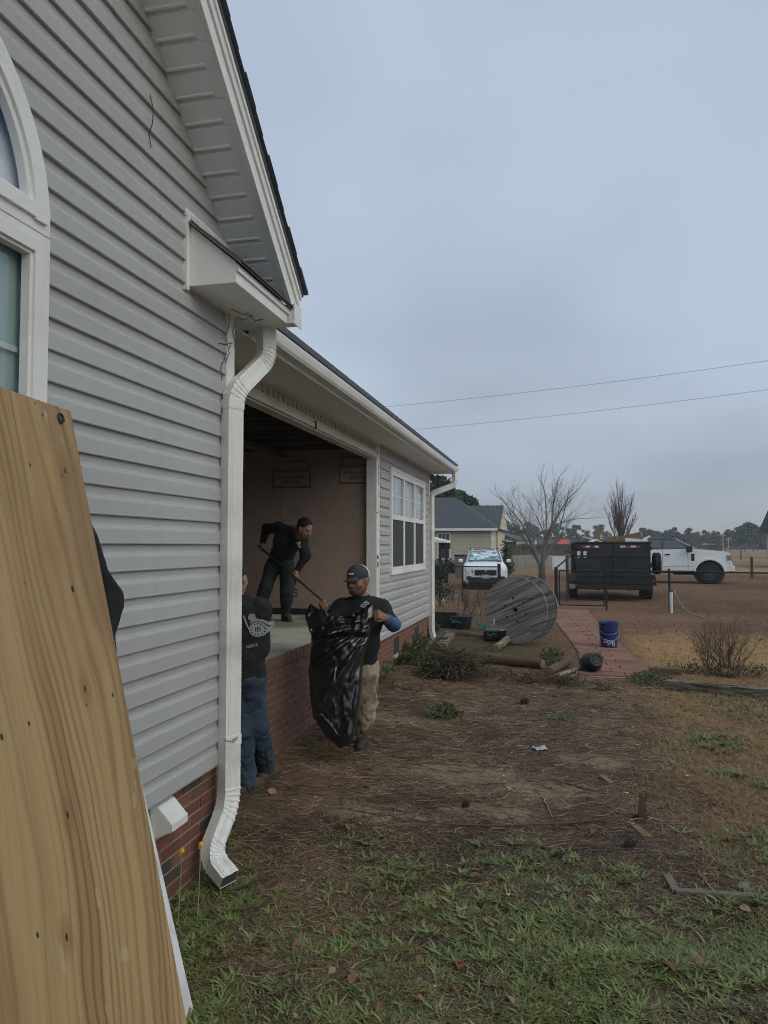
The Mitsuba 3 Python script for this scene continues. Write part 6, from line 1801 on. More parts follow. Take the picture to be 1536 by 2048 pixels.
for b, r_ in ((l1, .055), (P(925, 1133, 24.5) * V([1, 1, 0]), .028), (l0, .028)):
    part(lf, 'post', tube([b - V([0, 0, .3]), b + V([0, 0, 1.12 + (.10 if r_ > .05 else 0)])], r_, 8), 'm_black_metal', True)
part(lf, 'top_rail', tube([l0 + V([0, 0, 1.12]), l1 + V([0, 0, 1.12])], .022, 6), 'm_black_metal', True)
part(lf, 'chain_mesh', chain(l0, (l1 - l0) / np.linalg.norm(l1 - l0), np.linalg.norm(l1 - l0), .05, 1.12), 'm_black_metal', kind='stuff')
pp_ = thing('metal_pole', 'thin dark pole slanting up from the thick gate post', 'pole')
part(pp_, 'shaft', tube([P(1110, 1138, 22.1), P(1148, 1105, 22.9)], .024, 6), 'm_black_metal', True)
part(pp_, 'arm', tube([P(1128, 1104, 22.9), P(1152, 1104, 22.9)], .020, 6), 'm_black_metal', True)
us = thing('yard_sign', 'blank white panel on a brown post beyond the gate', 'sign')
a_, b_ = P(1105, 1139, 25.2), P(1131, 1113, 25.2)
part(us, 'panel', cbox(a_[0], b_[0], 25.18, 25.22, a_[2], b_[2], .006), 'm_white')
part(us, 'post', box(b_[0] + .01, b_[0] + .09, 25.16, 25.25, -.2, b_[2] + .03), 'm_rust_post')
for px, pt, pb_, lab in ((1504, 1115, 1157, 'rusty brown post in the field right of the pickup'), (1482, 1100, 1121, 'small brown post farther out in the field right of the pickup')):
    b = G(px, pb_); t = thing('field_post', lab, 'post')
    zt = P(px, pt, b[1])[2]
    part(t, 'shaft', box(b[0] - .06, b[0] + .06, b[1] - .06, b[1] + .06, -.2, zt), 'm_rust_post')
    part(t, 'top', hull([[b[0] - .07, b[1] - .07, zt], [b[0] + .07, b[1] - .07, zt], [b[0] - .07, b[1] + .07, zt], [b[0] + .07, b[1] + .07, zt], [b[0], b[1], zt + .06]]), 'm_rust_post')
# water standpipe and hose
sp = G(1343, 1226)
wp = thing('standpipe', 'short white water standpipe in front of the chain link fence', 'water pipe')
part(wp, 'pipe', tube([sp - V([0, 0, .1]), sp + V([0, 0, .56])], .042, 10), 'm_white', True)
part(wp, 'tap', cat(tube([sp + V([0, 0, .54]), sp + V([.02, -.05, .62])], .025, 6), tube([sp + V([-.05, -.03, .63]), sp + V([.06, -.03, .63])], .012, 5)), 'm_teal', True)
hs = [sp + V([.02, -.06, .62]), sp + V([.06, -.10, .60]), sp + V([.13, -.15, .42]), sp + V([.24, -.25, .20]), sp + V([.38, -.5, .05]), sp + V([.52, -.9, .018]), sp + V([.56, -1.5, .016])]
add('hose', tube(arc_path(hs, .2, 4), .013, 6), 'm_hose', True, label='pale green hose drooping from the white standpipe to the grass', cat='hose')

# ---- wooden cable reel
rc = P(1030, 1220, 13.75)
ra = V([.29, .95, .0]); ra /= np.linalg.norm(ra)
rs = np.cross(ra, V([0, 0, 1.0])); ru = V([0, 0, 1.0])
RR = .60
cz_ = rc[2]
cr_ = thing('cable_reel', 'big weathered grey wooden cable reel with a broken lower edge standing on its rim', 'cable reel')
tilt = math.radians(24)
e1 = rs * math.cos(tilt) + ru * math.sin(tilt); e2 = -rs * math.sin(tilt) + ru * math.cos(tilt)     # plank direction and across
disc = Point(0, 0).buffer(RR, 40)
brk = Polygon([(-.62, -.22), (-.40, -.26), (-.30, -.33), (-.18, -.335), (-.16, -.47), (-.02, -.62), (-.40, -.70), (-.75, -.55)])
holes = [Point(0, 0).buffer(.042)] + [Point(.21 * math.cos(a), .21 * math.sin(a)).buffer(.022) for a in np.linspace(.3, .3 + 2 * math.pi, 7)[:-1]]
rr_ = np.random.default_rng(9)


def flange(origin, face, broken, name):
    hf = holder(cr_, name)
    z = -RR
    while z < RR:
        w_ = .118
        g = disc.intersection(sbox(-2, z + .0035, 2, z + w_ - .0035)).difference(shapely.union_all(holes))
        if broken: g = g.difference(affinity.rotate(brk, -24, origin=(0, 0)))
        th = .038
        j = rr_.uniform(-.004, .004)
        for g_ in getattr(g, 'geoms', [g]):
            if g_.area < .002: continue
            m = trimesh.creation.extrude_polygon(g_, th, engine='earcut'); vv = np.array(m.vertices)
            w3 = origin + vv[:, :1] * e1 + vv[:, 1:2] * e2 + (vv[:, 2:] * face + j) * ra
            part(hf, 'plank', (w3, np.array(m.faces)), 'm_reel', uv=np.stack([vv[:, 0] + z * 3.7, vv[:, 1] + z * 1.3], 1))
        z += w_
    return hf


flange(rc, 1, True, 'front_flange')
flange(rc + ra * .56, 1, False, 'back_flange')
part(cr_, 'rim_band', cat(*[(lambda o: lathe([(RR + .001, -.006), (RR + .009, -.004), (RR + .009, .042), (RR + .001, .044)], 60, o, ra))(o_) for o_ in (rc + ra * .56,)]), 'm_reel_edge')
for k in range(14):
    a = 2 * math.pi * k / 14
    c = rc + ra * .30 + (e1 * math.cos(a) + e2 * math.sin(a)) * .28
    part(cr_, 'drum_slat', beam(c - ra * .255, c + ra * .255, .115, .03, e1 * math.cos(a) + e2 * math.sin(a)), 'm_reel')
for k, (dx, dz) in enumerate(((-.40, -.28), (-.27, -.375), (.36, -.36), (.28, .20))):
    o = rc + rs * dx + ru * dz - ra * .008
    if k < 2: part(cr_, 'splinter', beam(o, o + (ru * .10 if k == 0 else rs * .09 + ru * .02), .022, .008, ra), 'm_print_white', label='pale fresh splinter on the broken edge')
    else: part(cr_, 'cable_staple', tube([o + rs * -.04, o - ra * .02 + rs * -.02 + ru * .01, o - ra * .02 + rs * .03 + ru * .02, o + rs * .06 + ru * .03], .006, 5), 'm_black_metal')
# dark tray under its broken edge
tb = G(988, 1282)
td = thing('plastic_tray', 'crumpled black plastic tray under the broken edge of the reel', 'tray')
part(td, 'shell', bump(tm(trimesh.Trimesh(*cbox(tb[0] - .19, tb[0] + .24, tb[1] - .05, tb[1] + .35, 0, .20, .03), process=False).subdivide().subdivide().subdivide()), .03, 7), 'm_black_plastic', True)
part(td, 'torn_edge', tube([tb + V([-.12, -.085, .14]), tb + V([-.06, -.09, .11]), tb + V([0, -.09, .15]), tb + V([.05, -.085, .12])], .010, 5), 'm_foil')

# ---- buckets, pot
bk = gp(1218, 1297)


def bucket(name, base, h, label, stripe):
    r0, r1 = .135, .165
    t = thing(name, label, 'bucket', None)
    part(t, 'shell', lathe([(0, .006), (r0, .0), (r0 + .004, .01), (r1 - .008, h * .72), (r1 + .006, h * .725), (r1 + .006, h * .745), (r1 - .004, h * .75), (r1 - .003, h * .82), (r1 + .008, h * .825), (r1 + .008, h * .845), (r1 - .001, h * .85), (r1, h * .93), (r1 + .011, h * .935), (r1 + .011, h), (r1 - .004, h), (r1 - .008, h * .9), (r0 - .004, .02), (0, .02)], 30, base), 'm_bucket', smooth=30)
    hz = base + V([0, 0, h * .80])
    part(t, 'handle', tube([hz + V([(r1 + .012) * math.cos(a), -(r1 + .012) * abs(math.sin(a)) * .98, -.15 * math.sin(a) * (1 if stripe else .9)]) for a in np.linspace(.0, math.pi, 16)], .0035, 5), 'm_chrome', True)
    if stripe:
        def wrap(poly, off=.0025):
            m = trimesh.creation.triangulate_polygon(poly, engine='earcut')
            vv, ff = trimesh.remesh.subdivide_to_size(np.column_stack([m[0], np.zeros(len(m[0]))]), m[1], .02)
            rad = r0 + .004 + (r1 - r0 - .012) * vv[:, 1] / (h * .72) + off
            a = -math.pi / 2 + vv[:, 0] / .15
            return np.stack([base[0] + rad * np.cos(a), base[1] + rad * np.sin(a), base[2] + vv[:, 1]], 1), ff
        for g in (sbox(-.11, .115, -.02, .135), LineString([(-.03, .085), (.02, .12), (.055, .12), (.06, .07)]).buffer(.008), LineString([(-.09, .175), (-.01, .155), (.075, .145), (.09, .09), (.085, .06)]).buffer(.006)):
            part(t, 'printed_mark', wrap(g), 'm_print_white')
    return t


bucket('bucket', bk, .37, 'lower of two nested blue plastic buckets on the red path', True)
bucket('bucket', bk + V([0, 0, .095]), .37, 'upper blue bucket nested in another one on the red path', False)
pc_ = gp(1188, 1350)
pa = V([.25, -.80, .35]); pa /= np.linalg.norm(pa)
fp = thing('flower_pot', 'black plastic flower pot lying tipped over at the end of the path', 'flower pot')
pcc = V([pc_[0], pc_[1] + .12, .155])
part(fp, 'shell', lathe([(0, .13), (.095, .13), (.10, .12), (.135, -.09), (.155, -.09), (.16, -.13), (.145, -.13), (.14, -.10), (.09, .11), (0, .11)], 28, pcc, pa), 'm_pot', smooth=35)
part(fp, 'base_ring', lathe([(.055, .131), (.062, .138), (.070, .131)], 24, pcc, pa), 'm_pot')

# ---- logs, timbers, planks
def log(name, a, b, r_, label, m_='m_log', cat_='log', seed=1, knobs=0):
    a, b = V(a, float), V(b, float)
    n = 14
    rg = np.random.default_rng(seed)
    pts = [a + (b - a) * t + rg.normal(0, r_ * .06, 3) for t in np.linspace(0, 1, n)]
    t = thing(name, label, cat_)
    part(t, 'bark', bump(tube(pts, [r_ * (1 + rg.uniform(-.06, .06)) for _ in range(n)], 14, caps=False), r_ * .10, 6 / r_ * .25, seed), m_, True)
    d = (b - a) / np.linalg.norm(b - a)
    for e_, s_ in ((pts[0], -1), (pts[-1], 1)): part(t, 'cut_end', lathe([(0, .004), (r_ * .96, 0), (r_ * .98, -.01)], 14, e_, d * s_), 'm_log_end')
    return t


g_ = lambda px, py, r_: gp(px, py) + V([0, 0, r_ * .92])
log('log', g_(955, 1324, .075), g_(1086, 1338, .075), .078, 'long round log lying behind the cut evergreen branches')
log('log', g_(990, 1304, .062), g_(1018, 1288, .062) + V([0, 0, .05]), .064, 'short pale speckled log below the cable reel', 'm_log_birch', seed=3)
log('log', g_(1098, 1350, .055), g_(1136, 1333, .055) + V([0, 0, .03]), .058, 'short brown log beside the tipped flower pot', 'm_log', seed=4)
log('log', g_(1110, 1357, .03), g_(1162, 1340, .03), .030, 'thin split log next to the short brown log', 'm_log_birch', seed=5)


def timber(name, a, b, w_, h_, label, m_='m_timber', cat_='timber', seed=2):
    a, b = V(a, float), V(b, float)
    m = trimesh.Trimesh(*beam(a, b, w_, h_), process=False)
    for _ in range(4): m = m.subdivide()
    m.merge_vertices()
    t = thing(name, label, cat_)
    part(t, 'beam', bump(tm(m), min(w_, h_) * .10, 9, seed), m_, smooth=50)
    d = (b - a) / np.linalg.norm(b - a)
    part(t, 'crack', beam(a * .9 + b * .1 + V([0, 0, h_ / 2 + .002]), a * .35 + b * .65 + V([.0, .01, h_ / 2 + .002]), .008, .006), 'm_print_black')
    return t


timber('timber', gp(1336, 1379, .055), gp(1560, 1399, .05), .13, .12, 'weathered grey landscape timber along the right side of the bed')
timber('timber', gp(1298, 1348, .04), gp(1362, 1350, .04), .12, .10, 'short dark rotten timber at the right end of the path', 'm_log', seed=6)
timber('timber', gp(826, 1312, .03), gp(962, 1322, .03), .12, .08, 'thin greenish timber behind the cut evergreen branches', 'm_log', seed=7)
timber('plank', gp(842, 1303, .05), gp(873, 1280, .05), .16, .05, 'grey plank lying close to the far brick base', cat_='plank', seed=8)
timber('plank', gp(882, 1300, .06), gp(903, 1275, .06), .15, .10, 'thick plank with a dark end right of the grey plank', cat_='plank', seed=9)
timber('edging_board', gp(890, 1269, .03), gp(976, 1277, .03), .05, .07, 'pale edging board in front of the planters', 'm_wood_scrap', 'edging', seed=10)

# ---- half-buried square frame, stake, sticks, cones, litter
sfr = thing('planting_frame', 'half-buried square wooden frame in the grass at lower right', 'frame')
c4 = [gp(1334, 1758, .004), gp(1352, 1789, .002), gp(1500, 1800, .004), gp(1487, 1773, .0)]
for a, b in zip(c4[:-1], c4[1:]): part(sfr, 'side_board', beam(a, b, .042, .05), 'm_old_frame')
st_ = gp(1285, 1641)
sk = thing('stake', 'short dark broken stake standing in the mulch', 'stake')
part(sk, 'shaft', bump(tm(trimesh.Trimesh(*hull([[st_[0] - .025, st_[1] - .02, -.1], [st_[0] + .025, st_[1] - .02, -.1], [st_[0] - .025, st_[1] + .02, -.1], [st_[0] + .025, st_[1] + .02, -.1], [st_[0] - .024, st_[1] - .02, st_[2] + .19], [st_[0] + .02, st_[1] - .02, st_[2] + .15], [st_[0] - .02, st_[1] + .02, st_[2] + .17]]), process=False).subdivide().subdivide()), .004, 30), 'm_twig')
part(sk, 'splinter', beam(st_ + V([.02, 0, .12]), st_ + V([.03, 0, .18]), .012, .008), 'm_twig')


def stick(pts, r_, label, m_='m_twig'):
    p = [gp(x, y, r_ * .8 + .012) for x, y in pts]
    q_ = []
    for a, b in zip(p[:-1], p[1:]): q_ += [a + (b - a) * t for t in (0, .25, .5, .75)]
    q_.append(p[-1])
    q_ = V(q_) + rng.normal(0, r_ * .7, (len(q_), 3)) * V([1, 1, .5])
    add('stick', tube(q_, np.linspace(r_, r_ * .45, len(q_)), 6), m_, True, label=label, cat='stick')


stick([(1345, 1606), (1292, 1633), (1235, 1641), (1150, 1651), (1000, 1660), (880, 1654)], .010, 'long thin branch stretched across the mulch in the middle of the yard')
stick([(1085, 1598), (1095, 1618), (1106, 1641)], .007, 'short forked stick lying in the mulch left of the stake', 'm_twig_pale')
stick([(701, 1946), (716, 1934), (741, 1923)], .0045, 'pale broken stick in the green grass at bottom centre', 'm_twig_pale')
stick([(600, 1972), (612, 1950), (594, 1940)], .0030, 'pale curled root in the grass near the white panel', 'm_twig_pale')
stick([(606, 2018), (614, 2002), (604, 1985), (618, 1975)], .0030, 'pale hooked root at the bottom of the lawn', 'm_twig_pale')
stick([(548, 1943), (565, 1938), (584, 1934)], .0030, 'thin straight pale root left of the curled root', 'm_twig_pale')
stick([(1200, 1770), (1190, 1765), (1420, 1700)][1:], .006, 'thin brown branch leading to the square frame')
stick([(1430, 1790), (1400, 1755), (1395, 1740)], .005, 'bent pale twig over the square frame', 'm_twig_pale')
stick([(455, 1682), (500, 1698), (545, 1727)], .004, 'pale straw stem beside the downspout outlet', 'm_twig_pale')
stick([(505, 1650), (560, 1672), (620, 1690)], .0035, 'dry orange stem in the mulch right of the downspout', 'm_twig_pale')
stick([(1092, 1322), (1120, 1309), (1144, 1296)], .012, 'dark bent branch sticking out beside the path')
stick([(765, 1376), (790, 1372), (818, 1366)], .008, 'pale forked stick near the far brick base', 'm_twig_pale')
for px, py, w_, lab in ((1212, 1562, .045, 'narrow grey wood scrap in the middle of the mulch'), (1281, 1666, .05, 'pale wood chip right of the stake')):
    p = gp(px, py, .012)
    add('wood_scrap', cat(beam(p + V([-.03, .09, 0]), p + V([.035, -.09, 0]), w_, .014)), 'm_old_frame' if px < 1250 else 'm_wood_scrap', label=lab, cat='wood scrap')


def cone(p, s, label):
    t = thing('pine_cone', label, 'pine cone')
    part(t, 'core', lathe([(0, -.5 * s), (.22 * s, -.3 * s), (.26 * s, 0), (.15 * s, .35 * s), (0, .5 * s)], 10, p, (.8, .2, .25)), 'm_cone', True)
    d, u, w_ = frame_of((.8, .2, .25))
    ms = []
    for k in range(60):
        a = k * 2.4; h = -.42 + .84 * k / 60
        r_ = (.42 * math.sin(math.pi * min(1, (h + .62) / 1.15)) + .06) * s
        q_ = u * math.cos(a) + w_ * math.sin(a); e_ = -u * math.sin(a) + w_ * math.cos(a)
        b = p + d * h * s
        ms.append(hull([b + q_ * r_ * .5, b + q_ * r_ + e_ * .09 * s + d * .06 * s, b + q_ * r_ - e_ * .09 * s + d * .06 * s, b + q_ * r_ * 1.12 + d * .02 * s]))
    part(t, 'scales', cat(*ms), 'm_cone', kind='stuff')


for px, py, s, lab in ((1261, 1697, .075, 'open dark pine cone near the square frame'), (1118, 1718, .06, 'dark pine cone at the edge of the green grass'), (931, 1613, .06, 'small dark pine cone in the bare mulch'), (1049, 1408, .11, 'dark lump of pine cone far back in the mulch')):
    cone(gp(px, py, s * .28), s, lab)
fo = gp(1081, 1502, .012)
fv_, ff_ = trimesh.creation.triangulate_polygon(sbox(-.06, -.045, .06, .045), engine='earcut')
fv_, ff_ = trimesh.remesh.subdivide_to_size(np.column_stack([fv_, np.zeros(len(fv_))]), ff_, .014)
fv_[:, 2] = (meshkit.fbm(fv_ * 40, 3, 3)) * .035
add('wrapper', xf((fv_, ff_), rotz(.5), fo), 'm_foil', label='crumpled silvery wrapper on the mulch in the middle of the yard', cat='wrapper')

# ---- fallen leaves
lpx = [(975, 1855), (920, 1938), (655, 1915), (674, 1876), (708, 1903), (738, 1851), (614, 1878), (596, 1897), (535, 1912), (703, 1972), (665, 1951), (811, 1903), (838, 1928), (924, 1846), (519, 1887), (715, 1694), (697, 1662), (835, 2010), (902, 1990), (476, 1901), (917, 1939), (977, 1856), (1010, 1823), (1322, 1877), (1248, 1823), (1001, 1614), (1186, 1670), (1169, 1533), (1270, 1724), (1337, 1943), (1256, 2028), (1492, 1827), (1144, 1823), (1080, 1852), (780, 1800), (560, 1790), (640, 1745), (1180, 1790), (1400, 1930), (1110, 1980), (760, 2030), (480, 1990), (1020, 2010), (1500, 1990), (870, 1820), (1230, 1960), (950, 1760), (1420, 1860), (545, 1590), (860, 1505), (940, 1470), (1010, 1545), (1330, 1500), (1180, 1600)]
lr = np.random.default_rng(31)
mat('m_dead_leaf', mikit.proc(lambda p, n, uv: mx((.23, .12, .062), (.13, .072, .040), fb(p.x * 60, p.y * 60, 1.))), .75, specular=.25)
mat('m_dead_leaf_pale', mikit.proc(lambda p, n, uv: mx((.34, .22, .13), (.22, .13, .075), fb(p.x * 60, p.y * 60, 1.))), .75, specular=.25)


def dead_leaf(p, s):
    out = [(0, -.5), (.18, -.36), (.34, -.12), (.30, .12), (.16, .34), (0, .55), (-.17, .32), (-.32, .1), (-.33, -.14), (-.17, -.38)]
    v = [[0, 0, 0]] + [[x, y, 0] for x, y in out]
    v = V(v, float)
    cu = lr.uniform(.5, 1.5); 
    v[:, 2] = cu * (v[:, 0] ** 2) * 1.5 + lr.uniform(-.7, 1.0) * v[:, 1] ** 2 * .8 + lr.normal(0, .02, len(v))
    R_ = rotz(lr.uniform(0, 6.28)) @ rotx(lr.normal(0, .35)) @ roty(lr.normal(0, .35))
    f = [[0, k, k % 10 + 1] for k in range(1, 11)]
    return xf((v * s, V(f)), R_, p)


for k, (px, py) in enumerate(lpx):
    p = gp(px, py, .022)
    sc_ = np.linalg.norm(p - CAM)
    add('fallen_leaf', dead_leaf(p, .055 * lr.uniform(.75, 1.25) * (1 + .06 * max(0, sc_ - 4))), ['m_dead_leaf', 'm_dead_leaf_pale'][int(lr.random() < .35)], smooth=True, label='dry brown leaf lying on the ground among grass and mulch', cat='leaf', group='dry leaves scattered over the yard')

# ---- yellow wildflowers by the wall
for px, py, lab in ((362, 1702, 'yellow flower on a thin stem against the near brick base'), (400, 1688, 'yellow flower on a thin stem in front of the downspout elbow')):
    h_ = PX(px, py, -1.80) if px < 380 else PX(px, py, -1.725)
    t = thing('yellow_flower', lab, 'flower')
    part(t, 'stem', tube([V([h_[0] + .02, h_[1] - .06, -.02]), h_ * .6 + V([h_[0] + .015, h_[1] - .02, h_[2] * .4]) * .4, h_], .0022, 5), 'm_hose')
    ms = []
    for k in range(16):
        a = k * 2 * math.pi / 16
        q_ = V([math.sin(a) * .35 + .2, math.cos(a) * .8, math.sin(a) * .8]); q_ /= np.linalg.norm(q_)
        e_ = np.cross(q_, V([1, 0, 0])); 
        ms.append(hull([h_, h_ + q_ * .020 + e_ * .006, h_ + q_ * .020 - e_ * .006, h_ + q_ * .023 + V([.002, 0, 0])]))
    part(t, 'petals', cat(*ms, xf(tm(trimesh.creation.icosphere(1, .012)), None, h_ + V([.004, 0, 0]))), 'm_yellow', kind='stuff')


# ---- shrubs and weeds
def leafy(n, area, size, ca, cb, r, asp=.42):
    """Leaves as folded four-triangle blades: area() returns (points, outward directions)."""
    c, d = area(n)
    d = d + r.normal(0, .5, (n, 3)); d /= np.linalg.norm(d, axis=1, keepdims=True)
    s = np.cross(d, r.normal(size=(n, 3))); s /= np.linalg.norm(s, axis=1, keepdims=True); u = np.cross(s, d)
    L = size * r.uniform(.6, 1.3, (n, 1))
    v = np.stack([c, c + d * L * .5 + s * L * asp * .5 + u * L * .06, c + d * L, c + d * L * .5 - s * L * asp * .5 + u * L * .06, c + d * L * .52 - u * L * .05], 1).reshape(-1, 3)
    k = np.arange(n)[:, None] * 5
    f = np.vstack([k + V([[0, 1, 4]]), k + V([[1, 2, 4]]), k + V([[2, 3, 4]]), k + V([[3, 0, 4]])])
    return (v, f), vcol(n, ca, cb, r).repeat(5, 0)


def blob_area(cs, rs, r, shell=.5):
    cs, rs = V(cs, float), V(rs, float)
    def fn(n):
        w = rs.prod(1) ** .67; b = r.choice(len(cs), n, p=w / w.sum())
        d = r.normal(size=(n, 3)); d /= np.linalg.norm(d, axis=1, keepdims=True)
        return cs[b] + d * rs[b] * (r.random((n, 1)) ** shell), d + V([0, 0, .4])
    return fn


gr_ = np.random.default_rng(17)
cb_ = gp(905, 1362)
cbt = thing('cut_branches', 'heap of cut dark evergreen branches lying in the mulch before the log', 'branch pile')
cs = [cb_ + V([gr_.uniform(-.38, .36), gr_.uniform(-.1, .75), gr_.uniform(.06, .28)]) for _ in range(22)]
m_, c_ = leafy(2900, blob_area(cs, [[.19, .19, .13]] * 22, gr_), .050, (.030, .038, .016), (.115, .115, .060), gr_)
part(cbt, 'leaves', m_, 'm_leaf', color=c_, kind='stuff')
part(cbt, 'stems', cat(*[tube([cb_ + V([gr_.uniform(-.5, .5), gr_.uniform(-.2, .8), .05]), cb_ + V([gr_.uniform(-.4, .4), gr_.uniform(0, .6), .22]), cb_ + V([gr_.uniform(-.6, .6), gr_.uniform(-.2, .8), gr_.uniform(.1, .5)])], [.008, .006, .002], 4) for _ in range(110)]), 'm_twig', kind='stuff')
# weeds along the wall
wdt = thing('weeds', 'green leafy weeds growing along the far brick base', 'weeds', kind='stuff')
cs, rs_ = [], []
for px, py, h in ((772, 1343, .10), (790, 1330, .16), (806, 1318, .22), (822, 1308, .26), (840, 1300, .24), (858, 1285, .18), (850, 1272, .14), (880, 1290, .10), (815, 1330, .14), (835, 1318, .16), (868, 1262, .12)):
    p = gp(px, py); cs.append(p + V([0, 0, h * .5])); rs_.append([.13, .2, h * .6])
m_, c_ = leafy(2600, blob_area(cs, rs_, gr_), .075, (.035, .055, .02), (.11, .135, .06), gr_, .3)
scene[wdt] = mikit.ply(m_, 'm_leaf', color=c_)
for px, py, n_, h, w_, lab, ca, cb in ((1103, 1330, 420, .22, .17, 'small green sprouting plant between the log and the path', (.05, .075, .03), (.12, .14, .07)), (885, 1432, 260, .08, .20, 'low green tuft alone in the bare mulch', (.035, .07, .015), (.09, .13, .04)), (1120, 1442, 60, .05, .12, 'pale green sprig in the mulch beyond the wrapper', (.12, .15, .07), (.2, .22, .12)), (1300, 1368, 420, .12, .28, 'green clump at the end of the weathered timber', (.05, .075, .03), (.12, .14, .06)), (775, 1352, 120, .12, .10, 'pale sprig at the foot of the far brick base', (.10, .14, .07), (.2, .23, .13))):
    p = gp(px, py)
    t = thing('weed', lab, 'weed')
    m_, c_ = leafy(n_, blob_area([p + V([0, 0, h * .5])], [[w_, w_ * .8, h * .7]], gr_), .055, ca, cb, gr_, .34)
    part(t, 'leaves', m_, 'm_leaf', color=c_)
    part(t, 'stems', cat(*[tube([p + V([gr_.uniform(-.3, .3) * w_, gr_.uniform(-.3, .3) * w_, -.02]), p + V([gr_.uniform(-.8, .8) * w_, gr_.uniform(-.6, .6) * w_, h])], .003, 4) for _ in range(8)]), 'm_hose', kind='stuff')
# roots and brush in front of the logs
bp = []
for (px, py, n_, sx, sy) in ((1060, 1364, 70, .45, .28), (1128, 1368, 60, .30, .20), (985, 1352, 40, .40, .25), (1190, 1378, 24, .3, .15), (790, 1382, 26, .30, .25)):
    c = gp(px, py)
    for k in range(n_):
        a = gr_.uniform(0, 6.28); L = gr_.uniform(.12, .42)
        o_ = c + V([gr_.normal(0, sx * .6), gr_.normal(0, sy * .6), 0]); o_[2] = float(gz(o_[0], o_[1]))
        e_ = V([math.cos(a), math.sin(a) * .6, 0]) * L
        h_ = gr_.uniform(.01, .13)
        bp.append(tube([o_ - e_ * .5 + V([0, 0, .005]), o_ + V([gr_.normal(0, .03), gr_.normal(0, .03), h_]), o_ + e_ * .5 + V([0, 0, gr_.uniform(.005, .12)])], [gr_.uniform(.003, .009), .005, .002], 4))
add('brush_pile', cat(*bp), 'm_twig', label='low tangle of roots and broken twigs around the fallen logs', cat='brush pile', kind='stuff')
# leafless shrub at the right
o = []
ds = np.random.default_rng(23)
sb = gp(1445, 1352)
for k in range(26):
    a = ds.uniform(0, 6.28); s = ds.uniform(.15, 1.05)
    branch(ds, sb + V([ds.uniform(-.22, .22), ds.uniform(-.12, .22), -.02]), V([math.cos(a) * s, math.sin(a) * s * .7, 1]) / math.sqrt(1 + s * s), ds.uniform(.22, .40), .0075, 3, o, .48, .14, 2, .62, .74, .14)
dsh = thing('leafless_shrub', 'leafless brown shrub with many thin branches behind the weathered timber', 'shrub')
tv_ = cat(*o); part(dsh, 'branches', tv_, 'm_vertex', color=np.tile(V([.105, .082, .065]), (len(tv_[0]), 1)))
m_, c_ = leafy(1500, blob_area([sb + V([dx, .05, .06]) for dx in (-.5, -.25, 0, .3, .55)], [[.26, .22, .10]] * 5, ds), .035, (.035, .04, .022), (.09, .08, .045), ds)
part(dsh, 'undergrowth', m_, 'm_leaf', color=c_, kind='stuff')
# shrubs, tubs and bits in the far corner bed
cb2 = G(880, 1214)
eb = thing('evergreen_bush', 'dark evergreen bush at the far corner of the house', 'shrub')
cs = [cb2 + V([gr_.uniform(-.45, .35), gr_.uniform(-.3, .3), gr_.uniform(.25, 1.15)]) for _ in range(16)]
m_, c_ = leafy(2600, blob_area(cs, [[.26, .26, .22]] * 16, gr_), .075, (.012, .020, .012), (.05, .06, .035), gr_)
part(eb, 'foliage', m_, 'm_leaf', color=c_)
part(eb, 'stem', tube([cb2 - V([0, 0, .1]), cb2 + V([0, 0, .9])], .03, 6), 'm_bark')
for px, py, n_, h, lab in ((960, 1232, 30, .75, 'brown twiggy shrub in front of the white car'), (918, 1222, 14, .55, 'thin brown shrub between the evergreen bush and the reel')):
    o = []
    b = G(px, py)
    for k in range(n_):
        a = ds.uniform(0, 6.28); s = ds.uniform(.1, .8)
        branch(ds, b + V([ds.uniform(-.5, .5), ds.uniform(-.3, .3), 0]), V([math.cos(a) * s, math.sin(a) * s, 1]) / math.sqrt(1 + s * s), h * ds.uniform(.4, .7), .008, 2, o, .45, .15, 2, .6, .7, .12)
    t = thing('leafless_shrub', lab, 'shrub')
    tv_ = cat(*o); part(t, 'branches', tv_, 'm_vertex', color=np.tile(V([.10, .078, .062]), (len(tv_[0]), 1)))
pb_ = G(893, 1256)
pl = thing('planter_box', 'dark low planter box beside the far downspout', 'planter')
part(pl, 'box', cbox(pb_[0] - .30, pb_[0] + .22, pb_[1], pb_[1] + .5, -.03, .33, .01), 'm_black_plastic')
part(pl, 'rim', cat(cbox(pb_[0] - .32, pb_[0] + .24, pb_[1] - .02, pb_[1] + .03, .33, .36, .008)), 'm_log')
part(pl, 'soil', box(pb_[0] - .27, pb_[0] + .19, pb_[1] + .04, pb_[1] + .46, .32, .335), 'm_log')
tb_ = G(926, 1258)
tbt = thing('plastic_tub', 'dark plastic tub draped with teal garden netting', 'tub')
part(tbt, 'shell', lathe([(0, 0), (.16, 0), (.20, .26), (.215, .26), (.215, .28), (.185, .28), (.15, .02), (0, .02)], 20, tb_), 'm_black_plastic', smooth=30)
hn = np.random.default_rng(12)
nt = []
for k in range(26):
    p = tb_ + V([hn.uniform(-.28, .62), hn.uniform(-.22, .12), 0])
    zz = max(.06, .33 - abs(p[0] - tb_[0]) * .45)
    q_ = [p + V([hn.uniform(-.12, .12), hn.uniform(-.08, .08), zz * hn.uniform(.5, 1.05)]) for _ in range(5)]
    nt.append(tube(q_, .007, 4))
add('garden_netting', cat(*nt), 'm_teal', label='tangled teal netting heaped over the dark tub by the reel', cat='netting', kind='stuff')
